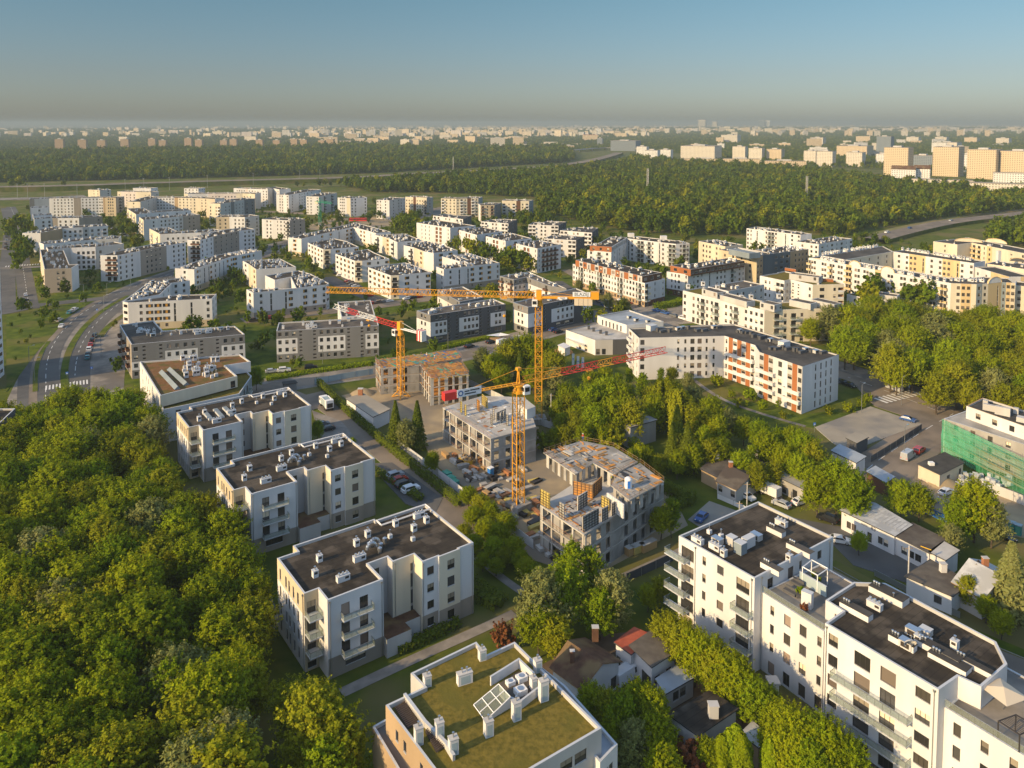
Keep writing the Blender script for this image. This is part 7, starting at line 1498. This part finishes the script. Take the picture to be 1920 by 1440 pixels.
for u, v, h, lb in ((1400,968,8,'bare wooden pole beside the cottage, right one of two'),(1386,972,4,'short bare wooden pole beside the cottage, left one of two'),(1702,1108,9,'pale utility pole on the alley behind the workshops'),(1033,800,10,'thin pale pole near the tall crane'),(1182,826,6,'thin pole before the unfinished concrete block house')):
    t = thing('utility_pole', lb, 'pole', (*G(u, v), 0)); m = MB(); m.bar((0,0,0),(0,0,h),.13,'N',6); m.build('pole', t); m = MB(); m.bar((-.7,0,h-.5),(.7,0,h-.5),.06,'timber'); m.build('crossarm', t)
for i, (u, v) in enumerate(((1072,694),(1081,699),(1090,701))):
    t = thing('banner_flag', ('leftmost','middle','rightmost')[i]+' of three tall white banner flags beside the shop', 'flag', (*G(u, v), 0), 0, 'white banner flags'); m = MB(); m.bar((0,0,0),(0,0,6.2),.05,'rail'); m.build('pole', t); m = MB(); m.box(.06,-.02,2.0,.95,.02,6.1,'white'); o = m.build('banner', t); m = MB(); m.lathe([(.24,0),(.24,.01)],'sign_blue',14,Matrix.Translation((.5,-.025,4.2)) @ Matrix.Rotation(R(90),4,'X')); m.build('emblem', o)
for u, v, lb in ((182,590,'blue round road sign on the verge of the wide avenue'),(1552-25,880-70,'blue sign plate at the car park hedge'),(126,712,'blue pedestrian crossing sign at the avenue'),(172,702,'blue pedestrian crossing sign right of the first one'),(1704,738,'blue pedestrian crossing sign by the right hand wood'),(1770,752,'small blue crossing sign at the far pavement on the right')):
    t = thing('road_sign', lb, 'sign', (*G(u, v), 0)); m = MB(); m.bar((0,0,0),(0,0,2.6),.05,'rail'); m.build('pole', t); m = MB(); m.box(-.4,-.03,2.0,.4,.03,2.8,'sign_blue',Matrix.Rotation(R(15),4,'Z')); o = m.build('sign_plate', t); m = MB(); m.poly([(-.24,-.036,2.15),(.24,-.036,2.15),(0,-.036,2.62)],'white'); x = m.build('emblem', o); x.matrix_local = Matrix.Rotation(R(15),4,'Z')
def person(x, y, z, rz, label, vest, legs='ink_blue', head='hair', helmet=None):
    t = thing('person', label, 'person', (x, y, z), rz)
    def skin(name, verts, edges, rad, mat):
        me = bpy.data.meshes.new(name); me.from_pydata(verts, edges, []); o = ob(name, me, t); me.materials.append(MAT[mat]); md = o.modifiers.new('skin', 'SKIN'); lay = me.skin_vertices[0].data
        for i, r_ in enumerate(rad): lay[i].radius = (r_, r_)
        lay[0].use_root = True; sb = o.modifiers.new('sub', 'SUBSURF'); sb.levels = 1; sb.render_levels = 1; return o
    V = [(0,0,.95),(0,0,1.15),(0,.01,1.38),(0,0,1.5),(0,-.02,1.62),(0,-.02,1.74),(.19,0,1.40),(.27,-.02,1.13),(.25,-.16,.92),(-.19,0,1.40),(-.27,.03,1.12),(-.26,-.05,.86),(.1,0,.9),(.11,-.05,.5),(.12,.0,.08),(.12,-.14,.04),(-.1,0,.9),(-.12,.08,.5),(-.12,.12,.08),(-.12,-.02,.04)]
    E_ = [(0,1),(1,2),(2,3),(3,4),(4,5),(2,6),(6,7),(7,8),(2,9),(9,10),(10,11),(0,12),(12,13),(13,14),(14,15),(0,16),(16,17),(17,18),(18,19)]
    skin('body', V, E_, [.15,.15,.16,.06,.1,.08,.07,.05,.04,.07,.05,.04,.09,.07,.05,.045,.09,.07,.05,.045], 'skin')
    skin('trousers', [(0,0,.95),(.1,0,.9),(.11,-.05,.5),(.12,0,.12),(-.1,0,.9),(-.12,.08,.5),(-.12,.12,.12)], [(0,1),(1,2),(2,3),(0,4),(4,5),(5,6)], [.16,.1,.08,.065,.1,.08,.065], legs)
    skin('jacket', [(0,0,1.0),(0,0,1.18),(0,.01,1.40),(.2,0,1.41),(.28,-.02,1.13),(-.2,0,1.41),(-.28,.03,1.12)], [(0,1),(1,2),(2,3),(3,4),(2,5),(5,6)], [.165,.165,.17,.085,.06,.085,.06], vest)
    m = MB(); m.lathe([(.13,1.69),(.125,1.76),(.09,1.82),(.02,1.845)], helmet or 'ink', 12, Matrix.Translation((0,-.015,0))); m.build('helmet' if helmet else 'hair', t)
    m = MB(); m.box(-.025,-.135,1.63,.025,-.11,1.67,'skin'); m.box(-.05,-.118,1.675,-.03,-.105,1.69,'ink'); m.box(.03,-.118,1.675,.05,-.105,1.69,'ink'); m.build('face', t)
for (u, v, z, lb, vs, hm) in ((1759,945,0,'worker in a yellow vest on the site road, left one of two','hivis','white'),(1775,953,0,'worker in a yellow vest on the site road, right one of two','hivis','white'),(1116,923,9.65,'worker in an orange vest inside the nearest half built house','orange','white'),(1147,905,9.65,'worker in a yellow vest beside the white wall of the nearest half built house','hivis','white'),(1093,826,12.85,'worker in a red jacket at the back corner of the planked deck','crane_red','white'),(800,671,9.05,'worker in a white helmet on the reinforced deck, left one of two','white','white'),(815,676,9.05,'worker in an orange vest on the reinforced deck, right one of two','orange','white'),(790,668,0.1,'person in dark clothes on the pavement of the street','ink','ink')):
    person(*G(u, v, z), z, rnd.uniform(0, 6), lb, vs, helmet=hm if hm != 'ink' else None)
def prop(name, label, cat, u, v, parts, rz=0.0, group=None, z=0):
    t = thing(name, label, cat, (*G(u, v, z), z), rz, group)
    for pn, fn in parts: m = MB(); fn(m); m.build(pn, t)
    return t
for i, (u, v) in enumerate(((838,896),(846,905),(852,912))): prop('waste_container', ('back','middle','front')[i]+' one of three green waste containers on the site', 'container', u, v, [('tub', lambda m: m.box(-1.1,-.8,.1,1.1,.8,1.5,'teal_plastic')), ('lid', lambda m: m.box(-1.15,-.85,1.5,1.15,.85,1.62,'net_teal'))], R(-50), 'green waste containers')
prop('skip', 'yellow skip full of rubble before the bare white deck', 'skip', 873,868, [('tub', lambda m: (m.box(-2.0,-.9,.1,2.0,.9,1.2,'sign_yellow'),)), ('rubble', lambda m: debris(m, [(-1.9,-.8),(1.9,-.8),(1.9,.8),(-1.9,.8)], 1.2, 40, 4, ('concrete','soil','timber'), 1.0, .4))], R(-52))
for u, v, lb in ((920,893,'blue portable toilet by the corner of the bare white deck house'),(1064,775,'blue portable toilet behind the fence near the tall crane')): prop('portable_toilet', lb, 'toilet', u, v, [('cabin', lambda m: m.box(-.6,-.6,0,.6,.6,2.2,'blue_plastic')), ('door', lambda m: m.box(-.45,-.64,.1,.45,-.6,2.0,'sign_blue')), ('roof', lambda m: m.box(-.66,-.66,2.2,.66,.66,2.4,'white'))], R(-50))
for i, (u, v) in enumerate(((1897,998),(1909,1003))): prop('portable_toilet', ('left','right')[i]+' of two teal portable toilets at the right edge', 'toilet', u, v, [('cabin', lambda m: m.box(-.6,-.6,0,.6,.6,2.2,'teal_plastic')), ('door', lambda m: m.box(-.45,-.64,.1,.45,-.6,2.0,'net_teal')), ('roof', lambda m: m.box(-.66,-.66,2.2,.66,.66,2.4,'L'))], R(-45), 'teal portable toilets')
r = random.Random(31)
YARD = px([(830,850),(880,905),(950,965),(1005,1030),(1060,1060),(1010,960),(1005,880),(930,880),(880,850)])
k = 0
while k < 95:
    x, y = r.uniform(-20, 20), r.uniform(110, 215)
    if not inpoly(x, y, YARD): continue
    k += 1; m = MB(); kind = k % 3; L_ = r.uniform(1.6,3.6); w_ = r.uniform(.9,1.5); mt = r.choice(('timber','concrete','rebar_rust','block_yellow','frame','concrete_light'))
    for i in range(r.randint(3,6)): m.box(-L_/2+r.uniform(-.1,.1),-w_/2,i*.16,L_/2+r.uniform(-.1,.1),w_/2,i*.16+.13,mt)
    o = m.build('material_stack'); o.location = (x, y, .08); o.rotation_euler = (0,0,R(36)+r.choice((0,1.57))+r.uniform(-.2,.2)); tag(o, {'timber':'stack of timber boards lying on the site ground by the nearest crane','concrete':'stack of grey concrete slabs lying on the site ground by the nearest crane','rebar_rust':'bundle of rusty steel lying on the site ground by the nearest crane','block_yellow':'stack of yellow formwork panels lying on the site ground by the nearest crane','frame':'stack of dark steel frames lying on the site ground by the nearest crane','concrete_light':'stack of pale slabs lying on the site ground by the nearest crane'}[mt], 'building material', 'materials on the site ground')
for u, v, mt, lb in ((680,738,'yard','heap of yellow sand beside the far half built house'),(1770,908,'yard','heap of pale sand by the grey bags'),(1055,660,'plywood','heap of orange earth beside the shop')):
    m = MB(); m.lathe([(4.2,0),(3.2,.6),(1.8,1.3),(.3,1.7)], mt, 14); o = m.build('sand_heap', None, True); o.location = (*G(u, v), 0); tag(o, lb, 'heap')
for u, v, L_, lb in ((1195,1035,3,'yellow crate pallet by the foot of the nearest half built house'),(1215,1030,4,'brown crate stack right of the yellow crate pallet'),(1180,1040,1.5,'narrow block pillar left of the yellow crate pallet')):
    m = MB(); m.box(-L_/2,-.7,0,L_/2,.7,1.6,'block_yellow' if 'yellow crate pallet by' in lb else 'timber'); m.box(-L_/2-.05,-.75,1.6,L_/2+.05,.75,1.68,'concrete_light'); o = m.build('crate'); o.location = (*G(u, v), .05); o.rotation_euler = (0,0,R(36)); tag(o, lb, 'crate')

# things standing on the near balconies
r = random.Random(41)
for root in [o for o in list(C.objects) if o.get('category') == 'apartment block' and not o.parent and o.location.y < 160]:
    for bal in [c_ for c_ in root.children if c_.name.startswith('balcony') and c_.data.vertices]:
        if r.random() < .35: continue
        w_ = bal.dimensions.x if bal.dimensions.x > 0 else 3; xs = [v.co.x for v in bal.data.vertices]; hw = max(xs)-.4; M = root.matrix_basis @ bal.matrix_local
        for k in range(r.choice((1,1,2,3)) if hw > 2 else 1):
            p = M @ Vector((r.uniform(-hw, hw), .75, .02)); a = math.atan2(M[1][0], M[0][0]); kd = r.choice(('box','box','chair','table')); m = MB()
            if kd == 'box':
                m.box(-.45,-.13,0,.45,.13,.3,r.choice(('brick','D','white')))
                for q in range(9): m.box(-.42+.09*q,-.12,.3,-.34+.09*q,.12,.3+r.uniform(.15,.5),'hedge_leaf' if q % 3 else r.choice(('crane_red','hedge_leaf','sign_yellow')))
                nm, lb, ct = 'flower_box', 'flower box with leafy plants on a balcony of a near block', 'flower box'
            elif kd == 'chair':
                cl = r.choice(('timber','white','teal_plastic','D')); m.box(-.25,-.25,.38,.25,.25,.45,cl); m.box(-.25,.2,.45,.25,.26,.9,cl)
                for sx in (-.21,.21):
                    for sy in (-.21,.21): m.box(sx-.025,sy-.025,0,sx+.025,sy+.025,.38,cl)
                nm, lb, ct = 'balcony_chair', 'small chair standing on a balcony of a near block', 'chair'
            else:
                m.lathe([(.4,.68),(.4,.72)],r.choice(('timber','white','umbrella')),12); m.bar((0,0,0),(0,0,.68),.05,'frame'); nm, lb, ct = 'balcony_table', 'small round table standing on a balcony of a near block', 'table'
            o = m.build(nm); o.location = p; o.rotation_euler = (0,0,a); tag(o, lb, ct, 'things on the near balconies')
# ================================================================ vehicles
def car_parts(kind):
    L_, W_, H_ = {'car':(4.3,1.78,1.45),'van':(5.4,2.0,2.25),'suv':(4.6,1.9,1.68)}[kind]; x = L_/2; y = W_/2
    prof = {'car':[(-x,.45),(-x,.85),(-x+.25,.95),(-x+.95,H_),(x-1.75,H_),(x-1.0,1.0),(x-.05,.82),(x,.5)],'suv':[(-x,.5),(-x,1.0),(-x+.15,1.1),(-x+.55,H_),(x-1.75,H_),(x-1.15,1.12),(x-.08,.98),(x,.5)],'van':[(-x,.5),(-x,H_-.15),(-x+.12,H_),(x-1.3,H_),(x-.75,1.25),(x-.05,1.05),(x,.9),(x,.45)]}[kind]
    b = MB(); sec = []
    tuck = lambda z: y if z < 1.0 else y-.16*(z-1.0)/(H_-1.0)
    Lp = [(px_, -tuck(z), z) for px_, z in prof]; Rp = [(px_, tuck(z), z) for px_, z in prof]; n = len(prof); i0 = 0
    for i in range(n-1): b.quad(Lp[i], Rp[i], Rp[i+1], Lp[i+1], 'car_white')
    b.poly([Lp[i] for i in range(n)], 'car_white'); b.poly([Rp[i] for i in reversed(range(n))], 'car_white'); b.quad((-x,-y,.4),(x,-y,.4),(x,y,.4),(-x,y,.4),'frame'); b.quad(Lp[-1], Rp[-1], (x,y,.3), (x,-y,.3), 'car_white'); b.quad((-x,-y,.3),(-x,y,.3),Rp[0],Lp[0],'car_white')
    b.quad((-x,-y,.3),Lp[0],Lp[-1],(x,-y,.3),'car_white'); b.quad(Rp[0],(-x,y,.3),(x,y,.3),Rp[-1],'car_white')
    g = MB(); e = .012
    for s_ in (-1, 1):
        if kind == 'van': q = [(x-1.75,1.2),(x-.85,1.25),(x-1.35,H_-.2),(x-1.75,H_-.2)]
        else: q = [(-x+.5,1.02),(x-1.15,1.02),(x-1.78,H_-.1),(-x+.98,H_-.1)] if kind == 'car' else [(-x+.4,1.15),(x-1.25,1.15),(x-1.78,H_-.12),(-x+.65,H_-.12)]
        pts = [(u, s_*(tuck(z)+e), z) for u, z in q]; g.poly(pts if s_ < 0 else pts[::-1], 'car_glass')
    a, c_ = (prof[4], prof[5]) if kind != 'van' else (prof[3], prof[4])
    for (p_, q_) in ((a, c_), ((prof[2], prof[3]) if kind != 'van' else (None, None))):
        if p_ is None: continue
        A = [p_[0]+(q_[0]-p_[0])*.1, p_[1]+(q_[1]-p_[1])*.1]; B = [p_[0]+(q_[0]-p_[0])*.9, p_[1]+(q_[1]-p_[1])*.9]; ox = .012 if q_[0] > p_[0] and q_[1] < p_[1] else -.012
        g.quad((A[0]+ox,-tuck(A[1])+.12,A[1]+.012),(A[0]+ox,tuck(A[1])-.12,A[1]+.012),(B[0]+ox,tuck(B[1])-.12,B[1]+.012),(B[0]+ox,-tuck(B[1])+.12,B[1]+.012),'car_glass')
    wh = MB(); wh.lathe([(.32,-.11),(.33,-.08),(.33,.08),(.32,.11),(.2,.112),(.19,.09)],'tyre',12,Matrix.Rotation(R(90),4,'X')); wh.lathe([(.19,.092),(.05,.1)],'metal',10,Matrix.Rotation(R(90),4,'X')); wh.lathe([(.19,.092),(.05,.1)],'metal',10,Matrix.Rotation(R(-90),4,'X'))
    li = MB(); li.box(x-.06,-y+.15,.68,x+.012,-y+.5,.82,'white'); li.box(x-.06,y-.5,.68,x+.012,y-.15,.82,'white'); tl = MB(); tl.box(-x-.012,-y+.1,.75,-x+.05,-y+.4,.92,'crane_red'); tl.box(-x-.012,y-.4,.75,-x+.05,y-.1,.92,'crane_red')
    return b.mesh('body'), g.mesh('windows'), wh.mesh('wheel'), li.mesh('headlights'), tl.mesh('tail_lights'), (x-.85, y-.1)
CARS = {k: car_parts(k) for k in ('car','van','suv')}; BODY = {}
def car(x, y, rz, kind, colour, label, group=None, z=.12, detail=True):
    bd, gl, wh, li, tl, (wx, wy) = CARS[kind]
    if (kind, colour) not in BODY:
        me = bd.copy(); me.materials[0] = MAT['car_'+colour]; BODY[(kind, colour)] = me
    t = thing('van' if kind == 'van' else 'parked_car', label, 'van' if kind == 'van' else 'car', (x, y, z), rz, group); ob('body', BODY[(kind, colour)], t); ob('window', gl, t)
    if detail:
        for a in (-wx, wx):
            for c_ in (-wy, wy): ob('wheel', wh, t, Matrix.Translation((a, c_, .33)))
        ob('headlight', li, t); ob('tail_light', tl, t)
    return t
COL = ('white','silver','grey','black','grey','silver','white','red','blue','black','brown')
def row(p0, p1, n, where, perp=False, cols=COL, seed=1, fill_=.85, z=.14):
    r = random.Random(seed); a, b_ = Vector(G(*p0, z if z > 1 else 0)), Vector(G(*p1, z if z > 1 else 0)); d = (b_-a); L = d.length; ang = math.atan2(d.y, d.x); near = a.y < 330
    for i in range(n):
        if r.random() > fill_: continue
        q = a.lerp(b_, (i+.5)/n); cl = r.choice(cols); kd = r.choice(('car','car','suv'))
        car(q.x, q.y, ang+(math.pi/2 if perp else 0)+(math.pi if r.random() < .5 else 0)+r.uniform(-.03,.03), kd, cl, f'{cl} {"tall " if kd == "suv" else ""}car parked {where}', 'cars parked '+where, z, near)
A = lambda p, q: math.atan2(G(*q)[1]-G(*p)[1], G(*q)[0]-G(*p)[0])
perp_ang = A((735,868),(830,935))+math.pi/2
for u, v, kd, cl, lb in ((741,896,'suv','silver','silver blue estate car, farthest of the four beside the lane'),(749,904,'car','red','red car among the four beside the lane'),(758,913,'suv','black','black estate car among the four beside the lane'),(770,922,'suv','white','white small van like car, nearest of the four beside the lane')): car(*G(u, v), perp_ang, kd, cl, lb, 'cars beside the lane')
row((600,795),(660,850), 6, 'in the bay behind the far wood side block', True, ('black','grey','silver','black'), 3)
sa = A((560,703),(700,688)); 
for u, v, kd, cl, lb in ((509,699,'car','silver','silver car parked on the street behind the brown roofed block, left one of three'),(533,697,'suv','white','white car parked on the street, between a silver and a black one'),(583,692,'suv','black','black car parked on the street before the grey and white block')): car(*G(u, v), sa, kd, cl, lb, 'cars on the street by the grey row')
sa = A((880,660),(960,641))
for u, v, kd, cl, lb in ((942,646,'van','white','white and blue van parked by the summer bar'),(962,640,'car','grey','grey car behind the white and blue van by the summer bar'),(975,636,'car','white','white car next in line behind the summer bar'),(920,644,'car','black','black car beside the hedge at the summer bar'),(880,652,'car','black','dark car on the street left of the summer bar'),(1037,621,'car','blue','blue car on the street behind the tall yellow mast'),(1047,625,'car','black','black car on the street behind the tall yellow mast')): car(*G(u, v), sa, kd, cl, lb, 'cars by the summer bar')
av = A((142,690),(152,645))
for u, v, kd, cl, lb in ((178,632,'suv','black','big black car heading the parked line on the avenue'),(173,640,'car','black','black car second in the parked line on the avenue'),(170,649,'car','red','red car in the parked line on the avenue'),(167,658,'suv','white','white car in the parked line on the avenue'),(165,667,'car','black','black car behind the white one in the avenue line'),(164,673,'car','teal','teal car last in the parked line on the avenue')): car(*G(u, v), A((165,673),(178,630)), kd, cl, lb, 'line of cars on the avenue')
for u, v, kd, cl, lb, q in ((131,588,'car','teal','teal car waiting on the avenue before the crossing',(150,578)),(140,582,'car','white','white car waiting on the avenue, foremost of the three',(160,572)),(135,586,'car','silver','silver car in the waiting queue on the avenue',(155,576)),(110,603,'suv','silver','silver estate car driving up the avenue',(130,592)),(115,614,'car','white','white car driving down the avenue past the oval island',(105,625)),(48,555,'car','white','white car on the side road at the brown corner block',(46,530)),(45,565,'car','black','black car turning at the side road mouth',(60,563))): car(*G(u, v), A((u, v), q), kd, cl, lb, 'cars moving on the avenue')
row((1530,702),(1600,728), 6, 'along the wood beside the orange panelled block', False, ('black','black','grey'), 5, 1.0); car(*G(1520,712), A((1520,712),(1600,745)), 'car', 'black', 'black car at the gap beside the orange panelled block')
car(*G(1677,732), A((1677,732),(1620,712)), 'van', 'silver', 'pale blue delivery van on the street by the right hand wood'); car(*G(1702,790), A((1702,790),(1730,797)), 'car', 'blue', 'shiny blue car parked at the edge of the concrete car park')
car(*G(1702,860), A((1702,860),(1730,840)), 'van', 'silver', 'silver van parked at the guard house'); car(*G(1723,849), A((1702,860),(1730,840)), 'suv', 'red', 'red van like car parked behind the silver van')
for u, v, kd, cl, lb, q in ((1575,1018,'car','white','white car standing at the corner of the white stepped block',(1600,1022)),(1500,945,'car','white','white car parked on the grass left of the big dark tree',(1520,938)),(1465,950,'car','silver','silver car behind the roof edge of the white stepped block',(1440,940)),(1400,935,'car','white','white car beside the wooden poles',(1425,948)),(1552,978,'suv','black','black car in the workshop yard under the tree',(1530,970)),(1315,975,'car','blue','blue car at the edge of the grey forecourt',(1305,985)),(1774,927,'car','white','white car by the grey bags at the site road',(1790,920)),(1885,1012,'car','black','black car near the teal toilets',(1900,1020)),(1730,940,'suv','blue','blue car on the site road behind the workshop trees',(1700,922)),(1175,1275,'van','white','white van in the yard between the sheds',(1195,1262)),(1345,575,'car','black','x',(1360,575))):
    if lb != 'x': car(*G(u, v), A((u, v), q), kd, cl, lb)
t = thing('box_trailer', 'two white box bodies on a trailer between the cottage and the grey garage', 'trailer', (*G(1443,930), 0), A((1425,920),(1465,938))); m = MB(); m.box(-2.6,-1.1,.8,-.05,1.1,2.9,'W'); m.box(.05,-1.1,.8,2.6,1.1,2.9,'W'); m.build('box_body', t); m = MB(); m.box(-2.7,-.9,.5,3.2,.9,.75,'frame'); m.build('chassis', t)
for sx in (-1.6, 1.6):
    for sy in (-1.0, 1.0): o = ob('wheel', CARS['car'][2], t, Matrix.Translation((sx, sy, .36)))
t = thing('refuse_truck', 'white refuse truck standing in the lane beside the hedge', 'truck', (*G(612,765), .15), A((590,742),(630,782))); m = MB(); m.box(-3.6,-1.2,.8,-1.6,1.2,2.9,'white'); m.build('cab', t); m = MB(); m.box(-3.63,-1.0,1.7,-3.55,1.0,2.6,'car_glass'); m.box(-3.2,-1.22,1.8,-2.2,1.22,2.6,'car_glass'); m.build('window', t); m = MB(); m.box(-1.5,-1.15,1.0,2.2,1.15,3.1,'L'); m.box(-1.5,-1.2,3.1,2.2,-1.0,3.25,'white'); m.box(-1.5,1.0,3.1,2.2,1.2,3.25,'white'); m.build('body', t); m = MB(); m.box(2.22,-1.2,.9,3.7,1.2,3.4,'white'); m.box(3.7,-.9,1.1,3.74,.9,2.5,'dark_in'); m.build('hopper', t); m = MB(); m.box(-3.5,-.9,.5,3.5,.9,.8,'frame'); m.build('chassis', t)
for sx in (-2.6, 1.4, 2.6):
    for sy in (-1.05, 1.05): ob('wheel', CARS['car'][2], t, Matrix.Translation((sx, sy, .45)) @ Matrix.Scale(1.4, 4))
for a in (((575,478),(640,520),14,'on the lane between the amber panel blocks',True),((650,528),(695,558),9,'in the bay right of the jib tip block',True),((690,572),(790,558),9,'on the street behind the crane jib',False),((470,604),(520,596),5,'behind the grey and white crane block',False),((1130,545),(1180,572),9,'before the orange top floor block',True),((1090,548),(1150,585),8,'beside the dark grey block',False),((1222,582),(1290,602),4,'in the square by the shop building',False),((55,452),(38,420),0,'x',False),((205,425),(240,445),10,'in the inner yard of the left estate',True),((300,395),(360,396),5,'on the back street of the left estate',False),((690,405),(790,402),8,'on the far street at the white back blocks',False),((10,470),(14,430),6,'on the avenue at the left edge',False),((25,440),(30,410),6,'under the trees of the left avenue',False),((100,360+22),(160,375),0,'x',False)):
    if a[2]: row(a[0], a[1], a[2], a[3], a[4], seed=a[2]+7, fill_=.8)
row((700,333),(1000,317), 16, 'driving along the far highway', False, ('white','silver','black','white'), 9, .6, 6.07); row((1640,441),(1800,411), 4, 'driving on the highway through the right hand wood', False, ('white','blue','silver'), 4, .7, 3.07)
t = thing('bus', 'long red and white bus at the stop beside the far building site', 'bus', (*G(672,415), .15), A((650,415),(690,415))); m = MB(); m.box(-8,-1.25,.4,8,1.25,3.0,'crane_red'); m.build('body', t); m = MB(); m.box(-7.8,-1.27,1.5,7.8,1.27,2.5,'car_glass'); m.build('window', t)
# pylons in the far wood
for u, v, h in ((1214,372,30),(1512,385,26),(850,322,22),(958,352,0)):
    if h:
        t = thing('pylon', {1214:'slim lattice mast standing in the wood, right of centre',1512:'slim lattice mast in the right hand wood',850:'slim mast beside the far highway'}[u], 'mast', (*G(u, v), 0)); m = MB(); lattice(m, (0,0,0), (0,0,h+6), 1.6, 'N', 12, up=(0,1,0), r=.16, rd=.1); m.build('lattice', t)
for u in (33,52,84,145,235,270,318,389,475,562,600): t = thing('street_lamp', 'tall thin lamp mast along the highway at the far left', 'lamp', (*G(u, 372 if u < 160 else 366-(u-160)*.06), 0), 0, 'highway lamp masts'); m = MB(); m.bar((0,0,0),(0,0,17),.22,'rail',5); m.build('pole', t); m = MB(); m.box(-.9,-.9,17,.9,.9,17.3,'rail'); m.build('lamp_head', t)
HAZE = 1.6e-4
# ================================================================ haze
m = bpy.data.materials.new('haze'); m.use_nodes = True; nt = m.node_tree; nt.nodes.remove(nt.nodes['Principled BSDF'])
pv = nt.nodes.new('ShaderNodeVolumePrincipled'); pv.inputs['Color'].default_value = (.43,.51,.535,1); pv.inputs['Density'].default_value = HAZE; pv.inputs['Anisotropy'].default_value = 0.0
nt.links.new(pv.outputs[0], nt.nodes['Material Output'].inputs['Volume'])
b = MB(); MAT['haze'] = m; b.box(-61000,-61000,-1,61000,61000,112,'haze'); o = b.build('haze'); tag(o, 'thin blue grey morning haze over the whole plain', 'haze', None, 'stuff')
